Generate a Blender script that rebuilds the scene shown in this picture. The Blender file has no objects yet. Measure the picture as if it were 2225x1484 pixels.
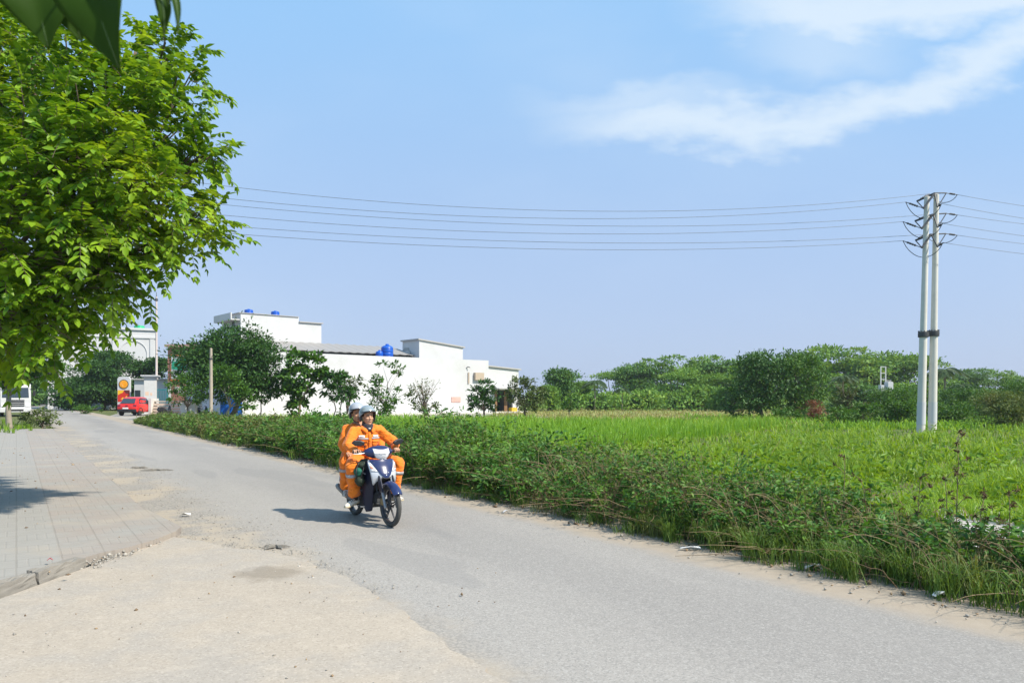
import bpy, bmesh, math, random
import numpy as np
from mathutils import Vector, Matrix, Euler
from mathutils.bvhtree import BVHTree
R = math.radians
S = bpy.context.scene
COL = S.collection

# ------------------------------------------------------------------ camera, sky, sun, exposure
F, HOR, CAMZ, CX = 1607.0, 862.0, 1.77, 1112.5
cam = bpy.data.cameras.new('camera')
camo = bpy.data.objects.new('camera', cam); COL.objects.link(camo)
camo.location = (0, 0, CAMZ); camo.rotation_euler = (R(90), 0, 0)
cam.sensor_width = 36; cam.lens = 36 * F / 2225; cam.shift_y = (HOR - 742) / 2225
cam.clip_start = 0.05; cam.clip_end = 6000
cam.dof.use_dof = True; cam.dof.focus_distance = 10.5; cam.dof.aperture_fstop = 6.5
S.camera = camo
S.view_settings.view_transform = 'Standard'; S.view_settings.look = 'None'
S.view_settings.gamma = 1.0; S.view_settings.exposure = 0.5

SUN_EL = 47.0
SUN_H = Vector((0.90, -0.44, 0)).normalized()
SUNV = Vector((SUN_H.x * math.cos(R(SUN_EL)), SUN_H.y * math.cos(R(SUN_EL)), math.sin(R(SUN_EL))))
sl = bpy.data.lights.new('sun', 'SUN'); sl.energy = 5.0; sl.angle = R(1.4); sl.color = (1.0, 0.92, 0.79)
so = bpy.data.objects.new('sun', sl); COL.objects.link(so)
so.rotation_euler = SUNV.to_track_quat('Z', 'Y').to_euler(); so.location = (30, -20, 60)

W = bpy.data.worlds.new('World'); S.world = W; W.use_nodes = True
wt = W.node_tree; wt.nodes.clear()

class NT:
    """tiny helper to write node trees"""
    def __init__(s, t): s.t = t
    def n(s, typ, **kw):
        nd = s.t.nodes.new(typ)
        ins = kw.pop('ins', {})
        for k, v in kw.items(): setattr(nd, k, v)
        for k, v in ins.items():
            if isinstance(v, bpy.types.NodeSocket): s.t.links.new(v, nd.inputs[k])
            else: nd.inputs[k].default_value = v
        return nd
    def m(s, op, a, b=0.0, c=None, clamp=False):
        nd = s.t.nodes.new('ShaderNodeMath'); nd.operation = op; nd.use_clamp = clamp
        for i, v in enumerate((a, b) if c is None else (a, b, c)):
            if isinstance(v, bpy.types.NodeSocket): s.t.links.new(v, nd.inputs[i])
            else: nd.inputs[i].default_value = v
        return nd.outputs[0]
    def mix(s, f, a, b, blend='MIX'):
        nd = s.t.nodes.new('ShaderNodeMix'); nd.data_type = 'RGBA'; nd.blend_type = blend
        for k, v in ((0, f), (6, a), (7, b)):
            if isinstance(v, bpy.types.NodeSocket): s.t.links.new(v, nd.inputs[k])
            elif k == 0: nd.inputs[k].default_value = v
            else: nd.inputs[k].default_value = (*v[:3], 1)
        return nd.outputs[2]
    def ss(s, x, lo, hi):
        nd = s.t.nodes.new('ShaderNodeMapRange'); nd.interpolation_type = 'SMOOTHSTEP'
        if isinstance(x, bpy.types.NodeSocket): s.t.links.new(x, nd.inputs[0])
        nd.inputs[1].default_value = lo; nd.inputs[2].default_value = hi
        return nd.outputs[0]
    def noise(s, vec, scale, detail=3, rough=.55, out='Fac'):
        nd = s.n('ShaderNodeTexNoise', ins={'Scale': scale, 'Detail': detail, 'Roughness': rough})
        if vec is not None: s.t.links.new(vec, nd.inputs['Vector'])
        return nd.outputs[out]

w = NT(wt)
sky = w.n('ShaderNodeTexSky', sky_type='NISHITA', sun_disc=False, sun_elevation=R(SUN_EL),
          sun_rotation=math.atan2(SUN_H.x, SUN_H.y), air_density=1.0, dust_density=1.6, ozone_density=1.6, altitude=0)
gen = w.n('ShaderNodeTexCoord').outputs['Generated']
sep = w.n('ShaderNodeSeparateXYZ', ins={0: gen})
yy = w.m('MAXIMUM', sep.outputs[1], 0.05)
az = w.m('DIVIDE', sep.outputs[0], yy)              # sideways slope of the view direction
el = w.m('DIVIDE', sep.outputs[2], yy)              # upward slope
comb = w.n('ShaderNodeCombineXYZ', ins={0: az, 1: w.m('MULTIPLY', el, 2.2), 2: 0.0}).outputs[0]
wn = w.m('SUBTRACT', w.noise(comb, 3.2, 5, .55), 0.5)
wn2 = w.m('SUBTRACT', w.noise(comb, 9.0, 5, .6), 0.5)
elw = w.m('ADD', el, w.m('ADD', w.m('MULTIPLY', wn, .17), w.m('MULTIPLY', wn2, .085)))
def band(c0, a0, k, up, dn, lo, hi, amp):
    # curved streak: centre el = c0 + k*(az-a0)^2, soft above (up) and below (dn), between lo..hi sideways
    da = w.m('SUBTRACT', az, a0)
    c = w.m('ADD', w.m('MULTIPLY', w.m('MULTIPLY', da, da), k), c0)
    d = w.m('SUBTRACT', elw, c)
    f = w.m('MULTIPLY', w.ss(d, up, 0.0), w.ss(d, -dn, 0.0))
    g = w.m('MULTIPLY', w.ss(az, lo, lo + .22), w.ss(az, hi, hi - .3))
    return w.m('MULTIPLY', w.m('MULTIPLY', f, g), amp)
b1 = band(.362, .20, .42, .060, .050, -.02, 1.6, .86)
b2 = band(.525, .42, -.04, .15, .055, .18, 1.3, .88)
b3 = band(.485, .335, .0, .10, .07, .25, .62, .7)
b4 = band(.398, .16, .0, .05, .05, -.05, .45, .55)
cl = w.m('MAXIMUM', w.m('MAXIMUM', b1, b2), w.m('MAXIMUM', b3, b4))
veil = w.m('MULTIPLY', w.ss(w.noise(comb, 1.5, 4, .5), .42, .8), .22)
cl = w.m('MAXIMUM', cl, veil, clamp=True)
low = w.ss(el, .62, .0)
grad = w.mix(low, (3.5, 6.5, 10.3), (4.75, 5.95, 8.5))
base = w.mix(0.75, sky.outputs[0], grad)
skyc = w.mix(cl, base, (6.7, 7.8, 8.9))
bg = w.n('ShaderNodeBackground', ins={'Color': skyc, 'Strength': 0.08})
wo = w.n('ShaderNodeOutputWorld'); wt.links.new(bg.outputs[0], wo.inputs[0])

# ------------------------------------------------------------------ helpers
def G(px, py, z=0.0):
    """ground point seen at photo pixel px,py"""
    y = F * (CAMZ - z) / (py - HOR)
    return Vector(((px - CX) / F * y, y, z))
def AT(px, py, y):
    return Vector(((px - CX) / F * y, y, CAMZ - (py - HOR) / F * y))
RD = Vector((-0.557, 0.831, 0)); RN = Vector((0.831, 0.557, 0))      # road direction / to its right
def UV(u, v, z=0.0): return RD * u + RN * v + Vector((0, 0, z))

class MB:
    def __init__(s): s.v = []; s.f = []; s.mi = []
    def add(s, vs, fs, m=0, M=None):
        o = len(s.v)
        s.v += [tuple((M @ Vector(p)) if M is not None else p) for p in vs]
        s.f += [tuple(i + o for i in f) for f in fs]; s.mi += [m] * len(fs); return s
    def box(s, c, d, m=0, M=None, rz=0):
        x, y, z = d[0] / 2, d[1] / 2, d[2] / 2
        vs = [(sx * x, sy * y, sz * z) for sz in (-1, 1) for sx, sy in ((-1, -1), (1, -1), (1, 1), (-1, 1))]
        T = Matrix.Translation(c) @ Matrix.Rotation(rz, 4, 'Z')
        if M is not None: T = M @ T
        return s.add(vs, [(3, 2, 1, 0), (4, 5, 6, 7), (0, 1, 5, 4), (1, 2, 6, 5), (2, 3, 7, 6), (3, 0, 4, 7)], m, T)
    def tube(s, pts, r, n=8, m=0, cap=True, M=None):
        pts = [Vector(p) for p in pts]; k = len(pts)
        rs = r if isinstance(r, (list, tuple)) else [r] * k
        vs = []; up = None
        for i, p in enumerate(pts):
            d = (pts[min(i + 1, k - 1)] - pts[max(i - 1, 0)]).normalized()
            if up is None:
                up = Vector((0, 0, 1)) if abs(d.z) < .9 else Vector((1, 0, 0))
            x = d.cross(up).normalized(); up = x.cross(d).normalized()
            for j in range(n):
                a = 2 * math.pi * j / n
                vs.append(tuple(p + (x * math.cos(a) + up * math.sin(a)) * rs[i]))
        fs = [(i * n + j, i * n + (j + 1) % n, (i + 1) * n + (j + 1) % n, (i + 1) * n + j) for i in range(k - 1) for j in range(n)]
        if cap: fs += [tuple(range(n - 1, -1, -1)), tuple((k - 1) * n + j for j in range(n))]
        return s.add(vs, fs, m, M)
    def lathe(s, prof, n=24, m=0, M=None, caps=True):
        vs = []; fs = []
        for r, z in prof:
            for j in range(n):
                a = 2 * math.pi * j / n; vs.append((r * math.cos(a), r * math.sin(a), z))
        k = len(prof)
        fs = [(i * n + j, i * n + (j + 1) % n, (i + 1) * n + (j + 1) % n, (i + 1) * n + j) for i in range(k - 1) for j in range(n)]
        if caps and prof[0][0] > 1e-4: fs.append(tuple(range(n - 1, -1, -1)))
        if caps and prof[-1][0] > 1e-4: fs.append(tuple((k - 1) * n + j for j in range(n)))
        return s.add(vs, fs, m, M)
    def ell(s, c, r, m=0, M=None, n=20, k=12, rot=None):
        vs = []; fs = []
        for i in range(k + 1):
            t = math.pi * i / k
            for j in range(n):
                a = 2 * math.pi * j / n
                vs.append((r[0] * math.sin(t) * math.cos(a), r[1] * math.sin(t) * math.sin(a), r[2] * math.cos(t)))
        fs = [(i * n + j, (i + 1) * n + j, (i + 1) * n + (j + 1) % n, i * n + (j + 1) % n) for i in range(k) for j in range(n)]
        T = Matrix.Translation(c)
        if rot is not None: T = T @ rot
        if M is not None: T = M @ T
        return s.add(vs, fs, m, T)
    def cap(s, a, b, ra, rb, n=14):
        """closed tapered capsule, for remeshed bodies"""
        a = Vector(a); b = Vector(b); d = (b - a).normalized()
        pts = []; rs = []
        for t in (-.98, -.8, -.45): pts.append(a + d * ra * t); rs.append(ra * math.sqrt(1 - t * t))
        pts += [a, b]; rs += [ra, rb]
        for t in (.45, .8, .98): pts.append(b + d * rb * t); rs.append(rb * math.sqrt(1 - t * t))
        return s.tube(pts, rs, n)
    def prism(s, poly, o, ux, uy, h, m=0, M=None):
        """2-D outline poly in the plane (o,ux,uy), thickened by the vector h"""
        o = Vector(o); ux = Vector(ux); uy = Vector(uy); h = Vector(h); n = len(poly)
        a = [tuple(o + ux * p[0] + uy * p[1]) for p in poly]
        b = [tuple(Vector(q) + h) for q in a]
        fs = [tuple(range(n - 1, -1, -1)), tuple(range(n, 2 * n))] + [(i, (i + 1) % n, n + (i + 1) % n, n + i) for i in range(n)]
        return s.add(a + b, fs, m, M)
    def grid(s, rows, m=0, M=None, closed=False):
        n = len(rows[0]); vs = [tuple(p) for r in rows for p in r]
        jn = n if closed else n - 1
        fs = [(i * n + j, i * n + (j + 1) % n, (i + 1) * n + (j + 1) % n, (i + 1) * n + j) for i in range(len(rows) - 1) for j in range(jn)]
        return s.add(vs, fs, m, M)
    def build(s, name, mats, parent=None, smooth=False, bevel=0, solid=0, sub=0, fix=True):
        me = bpy.data.meshes.new(name); me.from_pydata(s.v, [], s.f)
        if not isinstance(mats, (list, tuple)): mats = [mats]
        for mt in mats: me.materials.append(mt)
        me.polygons.foreach_set('material_index', s.mi)
        if fix:
            bm = bmesh.new(); bm.from_mesh(me); bmesh.ops.recalc_face_normals(bm, faces=bm.faces); bm.to_mesh(me); bm.free()
        if smooth is True: me.polygons.foreach_set('use_smooth', [True] * len(me.polygons))
        o = bpy.data.objects.new(name, me); COL.objects.link(o)
        if smooth == 'auto': me.polygons.foreach_set('use_smooth', [True] * len(me.polygons)); me.set_sharp_from_angle(angle=R(38))
        if parent is not None: o.parent = parent
        if sub: md = o.modifiers.new('sub', 'SUBSURF'); md.levels = sub; md.render_levels = sub
        if solid: md = o.modifiers.new('solid', 'SOLIDIFY'); md.thickness = solid; md.offset = 0
        if bevel: md = o.modifiers.new('bevel', 'BEVEL'); md.width = bevel; md.segments = 2; md.limit_method = 'ANGLE'; md.angle_limit = R(40)
        return o

def np_obj(name, V, faces, mats, parent=None, smooth=False, matidx=None, loc=None):
    """fast mesh from numpy: faces is a list of (n,k) index arrays"""
    me = bpy.data.meshes.new(name)
    V = np.asarray(V, np.float32); me.vertices.add(len(V)); me.vertices.foreach_set('co', V.ravel())
    idx = np.concatenate([f.ravel() for f in faces]).astype(np.int32)
    tot = np.concatenate([np.full(len(f), f.shape[1]) for f in faces]).astype(np.int32)
    me.loops.add(len(idx)); me.polygons.add(len(tot))
    me.polygons.foreach_set('loop_start', np.concatenate([[0], np.cumsum(tot)[:-1]]).astype(np.int32))
    me.polygons.foreach_set('loop_total', tot)
    me.loops.foreach_set('vertex_index', idx)
    if not isinstance(mats, (list, tuple)): mats = [mats]
    for mt in mats: me.materials.append(mt)
    if matidx is not None: me.polygons.foreach_set('material_index', np.asarray(matidx, np.int32))
    if smooth: me.polygons.foreach_set('use_smooth', np.ones(len(tot), bool))
    me.update(calc_edges=True); me.validate()
    o = bpy.data.objects.new(name, me); COL.objects.link(o)
    if parent is not None: o.parent = parent
    if loc is not None: o.location = loc
    return o

def tag(o, label=None, cat=None, group=None, kind=None):
    if label: o['label'] = label
    if cat: o['category'] = cat
    if group: o['group'] = group
    if kind: o['kind'] = kind
    return o
def thing(name, label, cat, loc=(0, 0, 0), rz=0, group=None):
    o = bpy.data.objects.new(name, None); COL.objects.link(o); o.location = loc; o.rotation_euler = (0, 0, rz)
    o.empty_display_size = .3
    return tag(o, label, cat, group)
def kids(o): return [c for c in bpy.data.objects if c.parent == o]
def dup(o, parent=None):
    c = o.copy(); COL.objects.link(c)
    if parent is not None: c.parent = parent
    for k in kids(o): dup(k, c)
    return c

# ------------------------------------------------------------------ materials
def new_mat(name):
    m = bpy.data.materials.new(name); m.use_nodes = True; m.node_tree.nodes.clear()
    t = NT(m.node_tree)
    out = t.n('ShaderNodeOutputMaterial')
    return m, t, out
def pm(name, col, rough=.6, var=.12, scale=6, bump=0, bscale=None, metal=0, coat=0, spec=.4, dirt=None, dscale=1.5, damt=.5, emit=0):
    m, t, out = new_mat(name)
    oc = t.n('ShaderNodeTexCoord').outputs['Object']
    nz = t.noise(oc, scale, 5)
    c = t.mix(nz, tuple(x * (1 - var) for x in col), tuple(min(1, x * (1 + var)) for x in col))
    if dirt:
        d = t.ss(t.noise(oc, dscale, 6, .65), .45, .75)
        c = t.mix(t.m('MULTIPLY', d, damt), c, dirt)
    b = t.n('ShaderNodeBsdfPrincipled', ins={'Base Color': c, 'Roughness': rough, 'Metallic': metal, 'Coat Weight': coat, 'Specular IOR Level': spec})
    if bump:
        bp = t.n('ShaderNodeBump', ins={'Strength': bump, 'Distance': .02, 'Height': t.noise(oc, bscale or scale * 4, 6, .6)})
        t.t.links.new(bp.outputs[0], b.inputs['Normal'])
    if emit:
        b.inputs['Emission Color'].default_value = (*col, 1); b.inputs['Emission Strength'].default_value = emit
    t.t.links.new(b.outputs[0], out.inputs[0])
    return m
def leaf_mat(name, c1, c2, c3=None, trans=.35, rough=.5, big=.25, tcol=None):
    """leaves: hue differs from leaf to leaf and from clump to clump"""
    m, t, out = new_mat(name)
    geo = t.n('ShaderNodeNewGeometry')
    oc = t.n('ShaderNodeTexCoord').outputs['Object']
    r = geo.outputs['Random Per Island']
    c = t.mix(r, c1, c2)
    if c3: c = t.mix(t.ss(t.noise(oc, big, 3), .5, .72), c, c3)
    b = t.n('ShaderNodeBsdfPrincipled', ins={'Base Color': c, 'Roughness': rough, 'Specular IOR Level': .3})
    tc = t.mix(1.0, c, tcol or (1.5, 1.25, .5), 'MULTIPLY')
    tr = t.n('ShaderNodeBsdfTranslucent', ins={'Color': tc})
    mx = t.n('ShaderNodeMixShader', ins={0: trans, 1: b.outputs[0], 2: tr.outputs[0]})
    t.t.links.new(mx.outputs[0], out.inputs[0])
    return m

M_white = pm('white_plaster', (.53, .535, .545), .8, .03, 3, .05, dirt=(.44, .44, .42), dscale=.35, damt=.55)
M_offwhite = pm('off_white_plaster', (.56, .56, .55), .8, .05, 3, .05, dirt=(.45, .44, .40), dscale=.8, damt=.5)
M_greymetal = pm('grey_roof_sheet', (.26, .25, .24), .6, .08, 2, 0, dirt=(.3, .27, .24), dscale=.6)
M_slab = pm('grey_slab', (.38, .37, .36), .8, .08, 4)
M_darkgap = pm('dark_window_and_shade', (.03, .035, .04), .3, .2, 3)  # windows and doors; also paints the shade under the roof and in the porch
M_blue = pm('blue_plastic', (.008, .085, .45), .35, .06, 2)
M_green = pm('green_plastic', (.02, .45, .2), .4, .06, 2)
M_concrete = pm('pole_concrete', (.60, .58, .53), .85, .08, 5, .08, dirt=(.42, .38, .32), dscale=.7, damt=.5)
M_steel = pm('dark_steel', (.045, .047, .05), .55, .2, 8)
M_wire = pm('aluminium_wire', (.16, .17, .19), .5, .1, 8, metal=.3)
M_bark = pm('bark', (.16, .12, .085), .9, .35, 6, .5, 14)
M_palebark = pm('pale_bark', (.28, .24, .19), .9, .25, 6, .4, 14)
M_black = pm('black_plastic', (.018, .018, .02), .45, .2, 8)
M_rubber = pm('rubber', (.03, .03, .03), .8, .25, 20, dirt=(.16, .14, .12), dscale=5, damt=.6)
M_tyre = pm('dusty_tyre', (.065, .064, .060), .9, .25, 20, dirt=(.17, .155, .135), dscale=6, damt=.6)
M_chrome = pm('chrome', (.75, .76, .78), .22, .05, 8, metal=.9)
M_alloy = pm('grey_alloy', (.30, .30, .31), .45, .1, 8, metal=.6)
M_navy = pm('navy_paint', (.011, .019, .085), .28, .06, 4, coat=.6, dirt=(.10, .10, .13), dscale=3, damt=.22)
M_darknavy = pm('dark_navy_plastic', (.006, .009, .028), .45, .1, 5, dirt=(.05, .047, .045), dscale=4, damt=.35)
M_silver = pm('silver_paint', (.55, .56, .58), .3, .05, 5, metal=.25, coat=.4)
M_lens = pm('clear_lens', (.82, .83, .85), .12, .04, 10, coat=.6)
M_amber = pm('amber_lens', (.75, .35, .25), .2, .1, 10)
M_red = pm('red_paint', (.62, .02, .015), .3, .06, 2, coat=.6, dirt=(.35, .05, .04), dscale=1.5, damt=.3)
M_glass = pm('tinted_glass', (.03, .04, .05), .08, .1, 3, spec=.7, coat=.5)
M_orangecloth = None
M_paper = pm('white_paper', (.78, .77, .75), .8, .06, 10)
# ------------------------------------------------------------------ setting: ground, road, pavement, driveway
def ground_mat(name, kind):
    m, t, out = new_mat(name)
    oc = t.n('ShaderNodeTexCoord').outputs['Object']
    sp = t.n('ShaderNodeSeparateXYZ', ins={0: oc})
    X, Y = sp.outputs[0], sp.outputs[1]
    u = t.m('ADD', t.m('MULTIPLY', X, RD.x), t.m('MULTIPLY', Y, RD.y))
    v = t.m('ADD', t.m('MULTIPLY', X, RN.x), t.m('MULTIPLY', Y, RN.y))
    uvv = t.n('ShaderNodeCombineXYZ', ins={0: t.m('MULTIPLY', u, .22), 1: v, 2: 0.0}).outputs[0]   # streaks along the road
    fine = t.noise(oc, 55, 4, .7); mid = t.noise(oc, 6, 5, .6); big = t.noise(oc, .8, 4, .6); streak = t.noise(uvv, 1.6, 4, .6)
    vor = t.n('ShaderNodeTexVoronoi', ins={'Vector': oc, 'Scale': 95.0}).outputs['Distance']
    rough = .9; bump_h = t.m('ADD', t.m('MULTIPLY', fine, .6), t.m('MULTIPLY', mid, .5)); bs = .35
    sandc = t.mix(mid, (.2894, .2398, .1860), (.3775, .3269, .2635))
    sandc = t.mix(t.m('MULTIPLY', t.ss(fine, .4, .8), .35), sandc, (.2265, .1931, .1550))
    if kind == 'road':
        asph0 = t.noise(oc, 24, 7, .8); big2 = t.noise(uvv, .5, 3, .5)
        asph = t.mix(streak, (.2150, .2005, .1848), (.3098, .2889, .2645))
        tr1 = t.m('MULTIPLY', t.ss(t.m('ABSOLUTE', t.m('SUBTRACT', t.m('ADD', v, t.m('MULTIPLY', big, .5)), 4.95)), .85, .25), .55)
        asph = t.mix(tr1, asph, (.1822, .1725, .1632))
        asph = t.mix(t.m('MULTIPLY', t.ss(vor, .15, .55), .42), asph, (.4009, .3731, .3353))            # pale stones in the wearing course
        asph = t.mix(t.m('MULTIPLY', t.ss(fine, .55, .8), .55), asph, (.1239, .1164, .1076))
        asph = t.mix(t.m('MULTIPLY', t.ss(asph0, .46, .66), .30), asph, (.235, .225, .21))
        asph = t.mix(t.m('MULTIPLY', t.ss(asph0, .50, .34), .28), asph, (.40, .378, .345))
        asph = t.mix(t.m('MULTIPLY', t.ss(big2, .45, .62), .38), asph, (.22, .21, .197))
        asph = t.mix(t.m('MULTIPLY', t.ss(t.m('ADD', v, t.m('MULTIPLY', big, .6)), 4.3, 3.5), .35), asph, (.36, .335, .30))
        gr1 = t.n('ShaderNodeTexVoronoi', ins={'Vector': oc, 'Scale': 85.0}).outputs['Color']; gsv = t.n('ShaderNodeSeparateXYZ', ins={0: gr1}).outputs[0]
        asph = t.mix(t.m('MULTIPLY', t.ss(gsv, .62, .95), .36), asph, (.15, .146, .14))
        asph = t.mix(t.m('MULTIPLY', t.ss(gsv, .30, .05), .28), asph, (.50, .48, .445))
        pq = t.ss(t.noise(uvv, .9, 2, .4), .60, .63)
        asph = t.mix(t.m('MULTIPLY', pq, .28), asph, (.20, .195, .19))
        asph = t.mix(.10, asph, (.12, .12, .12))
        # fine hairline cracks
        ck = t.n('ShaderNodeTexVoronoi', feature='DISTANCE_TO_EDGE', ins={'Vector': t.mix(.12, oc, t.noise(oc, 2.0, 4, out='Color')), 'Scale': .55}).outputs['Distance']
        ck = t.m('MULTIPLY', t.ss(ck, .007, .0), t.ss(big, .58, .7))
        asph = t.mix(t.m('MULTIPLY', ck, .3), asph, (.15, .145, .14))
        wob = t.m('ADD', t.m('MULTIPLY', t.m('SUBTRACT', t.noise(oc, .55, 4, .6), .5), 1.3), t.m('MULTIPLY', t.m('SUBTRACT', t.noise(oc, 5, 4, .65), .5), .55))
        right = t.ss(t.m('ADD', v, t.m('MULTIPLY', wob, .45)), 5.80, 6.2)                 # wind-blown sand on the verge side
        left = t.ss(t.m('ADD', v, t.m('MULTIPLY', wob, 1.0)), 2.95, 2.25)                 # broken gravelly edge by the pavement
        grav = t.mix(t.ss(t.n('ShaderNodeTexVoronoi', ins={'Vector': oc, 'Scale': 34.0}).outputs['Distance'], .2, .7), (.3570, .3230, .2778), (.2213, .2040, .1809))
        grav = t.mix(t.ss(big, .45, .6), grav, (.3713, .3128, .2390))
        c = t.mix(t.m('MULTIPLY', left, .8), asph, grav)
        c = t.mix(right, c, sandc)
    elif kind == 'drive':
        c = t.mix(streak, (0.3238, 0.2791, 0.2271), (0.4081, 0.3519, 0.2838))
        c = t.mix(t.m('MULTIPLY', t.ss(big, .42, .62), .75), c, (0.3238, 0.2943, 0.2581))
        st = t.noise(t.n('ShaderNodeMapping', ins={'Vector': oc, 'Scale': (1.3, 1.8, 1), 'Rotation': (0, 0, R(14))}).outputs[0], 2.6, 9, .74)
        c = t.mix(t.m('MULTIPLY', t.ss(st, .5, .7), .5), c, (0.4533, 0.3913, 0.3178))
        c = t.mix(t.m('MULTIPLY', t.ss(st, .42, .3), .5), c, (0.2721, 0.2427, 0.2100))
        c = t.mix(t.m('MULTIPLY', t.ss(fine, .62, .74), .5), c, (0.1943, 0.1638, 0.1305))
        sp2 = t.noise(oc, 26, 6, .75)
        c = t.mix(t.m('MULTIPLY', t.ss(sp2, .52, .7), .35), c, (0.2540, 0.2275, 0.1887))
        c = t.mix(t.m('MULTIPLY', t.ss(sp2, .46, .3), .35), c, (0.4648, 0.4171, 0.3396))
        gr1 = t.n('ShaderNodeTexVoronoi', ins={'Vector': oc, 'Scale': 75.0}).outputs['Color']; gsv = t.n('ShaderNodeSeparateXYZ', ins={0: gr1}).outputs[0]
        c = t.mix(t.m('MULTIPLY', t.ss(gsv, .8, .98), .35), c, (0.2039, 0.1773, 0.1444))
        c = t.mix(t.m('MULTIPLY', t.ss(gsv, .22, .02), .30), c, (0.5302, 0.4728, 0.3946))
        stain = t.n('ShaderNodeVectorMath', operation='DISTANCE', ins={0: oc, 1: tuple(G(585, 1250))}).outputs['Value']
        c = t.mix(t.m('MULTIPLY', t.ss(t.m('ADD', stain, t.m('MULTIPLY', t.m('SUBTRACT', mid, .5), .45)), .42, .16), .5), c, (0.1620, 0.1335, 0.0965))
        bs = .2
    elif kind == 'pave':
        # cast concrete tiles, rows along the road, a pink strip and a grey strip
        vv = v
        seam = t.m('ABSOLUTE', t.m('SUBTRACT', t.m('FRACT', t.m('MULTIPLY', vv, 1 / .4)), .5))
        su = t.m('ABSOLUTE', t.m('SUBTRACT', t.m('FRACT', t.m('MULTIPLY', u, 1 / .4)), .5))
        groove = t.m('ABSOLUTE', t.m('SUBTRACT', t.m('FRACT', t.m('MULTIPLY', vv, 1 / .1)), .5))
        gu = t.m('ABSOLUTE', t.m('SUBTRACT', t.m('FRACT', t.m('MULTIPLY', u, 1 / .1)), .5))
        chk = t.m('GREATER_THAN', t.m('MULTIPLY', t.m('SUBTRACT', t.m('FRACT', t.m('MULTIPLY', vv, 1 / .8)), .5), t.m('SUBTRACT', t.m('FRACT', t.m('MULTIPLY', u, 1 / .8)), .5)), 0)
        gsel = t.m('ADD', t.m('MULTIPLY', groove, chk), t.m('MULTIPLY', gu, t.m('SUBTRACT', 1, chk)))
        pinkf = t.m('MULTIPLY', t.ss(t.m('ADD', vv, t.m('MULTIPLY', big, .12)), .42, .47), t.ss(t.noise(oc, 1.1, 5, .65), .68, .38))
        pink = t.mix(mid, (.272, .238, .206), (.318, .280, .245)); grey = t.mix(mid, (.262, .25, .225), (.318, .302, .275))
        c = t.mix(pinkf, grey, pink)
        c = t.mix(t.m('MULTIPLY', t.ss(gsel, .38, .47), .10), c, (.1536, .1379, .1154))
        c = t.mix(t.m('MULTIPLY', t.m('MAXIMUM', t.ss(seam, .46, .49), t.ss(su, .46, .49)), .22), c, (.1280, .1129, .0911))
        c = t.mix(t.m('MULTIPLY', t.ss(big, .5, .72), .6), c, (.3585, .3135, .2550))
        c = t.mix(t.m('MULTIPLY', t.ss(fine, .62, .75), .4), c, (.1793, .1568, .1275))
        bump_h = t.m('SUBTRACT', t.m('MULTIPLY', fine, .3), t.m('MULTIPLY', t.ss(gsel, .36, .47), .6)); bs = .3
    elif kind == 'kerb':
        c = t.mix(mid, (.1674, .1550, .1364), (.2728, .2542, .2232)); c = t.mix(t.ss(big, .5, .7), c, (.1240, .1178, .0930)); bs = .6
    elif kind == 'lot':
        c = t.mix(mid, (.3100, .2852, .2480), (.3720, .3441, .2976)); c = t.mix(t.m('MULTIPLY', t.ss(big, .45, .65), .6), c, (.2480, .2387, .2232))
    elif kind == 'soil':
        c = t.mix(mid, (.07, .09, .025), (.13, .15, .05)); c = t.mix(t.ss(big, .5, .7), c, (.17, .15, .07))
    elif kind == 'rubble':
        c = t.mix(mid, (.3844, .3596, .3286), (.4712, .4464, .4154)); c = t.mix(t.ss(big, .5, .7), c, (.3100, .2666, .2294)); bs = .6
    elif kind == 'dryfield':
        c = t.mix(streak, (.33, .31, .12), (.25, .28, .08)); c = t.mix(t.ss(big, .4, .62), c, (.14, .24, .05))
    b = t.n('ShaderNodeBsdfPrincipled', ins={'Base Color': c, 'Roughness': rough, 'Specular IOR Level': .15})
    bp = t.n('ShaderNodeBump', ins={'Strength': bs, 'Distance': .012, 'Height': bump_h})
    t.t.links.new(bp.outputs[0], b.inputs['Normal'])
    t.t.links.new(b.outputs[0], out.inputs[0])
    return m
GM = {k: ground_mat(k + '_surface', k) for k in ('road', 'drive', 'pave', 'kerb', 'lot', 'soil', 'rubble', 'dryfield')}

def sheet(name, pts, z, mat, thick=0):
    b = MB(); n = len(pts)
    b.add([(p[0], p[1], z) for p in pts], [tuple(range(n))])
    if thick:
        b.add([(p[0], p[1], z) for p in pts] + [(p[0], p[1], z - thick) for p in pts], [(i, (i + 1) % n, n + (i + 1) % n, n + i) for i in range(n)])
    o = b.build(name, mat, fix=False)
    if o.data.polygons[0].normal.z < 0: o.data.flip_normals()
    return tag(o, kind='structure')

_r = random.Random(3)
g = MB(); g.grid([[(x, y, -.05) for x in np.linspace(-900, 900, 25)] for y in np.linspace(-200, 1600, 25)])
tag(g.build('ground', GM['soil']), kind='structure')

# road: straight strip with a light camber, wobbling edges
us = [-30] + list(np.arange(-12, 60, 1.0)) + list(np.arange(60, 340, 12))
rows = []
for u in us:
    e1 = 1.25 + .08 * math.sin(u * .9); e2 = 7.15 + .12 * math.sin(u * .7 + 1) + .08 * math.sin(u * 1.9)
    rows.append([UV(u, e1 + (e2 - e1) * k / 10, .0 + .03 * (1 - abs(k - 5) / 5.0) * .6) for k in range(11)])
b = MB(); b.grid(rows); tag(b.build('road', GM['road'], smooth=True), kind='structure')

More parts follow.
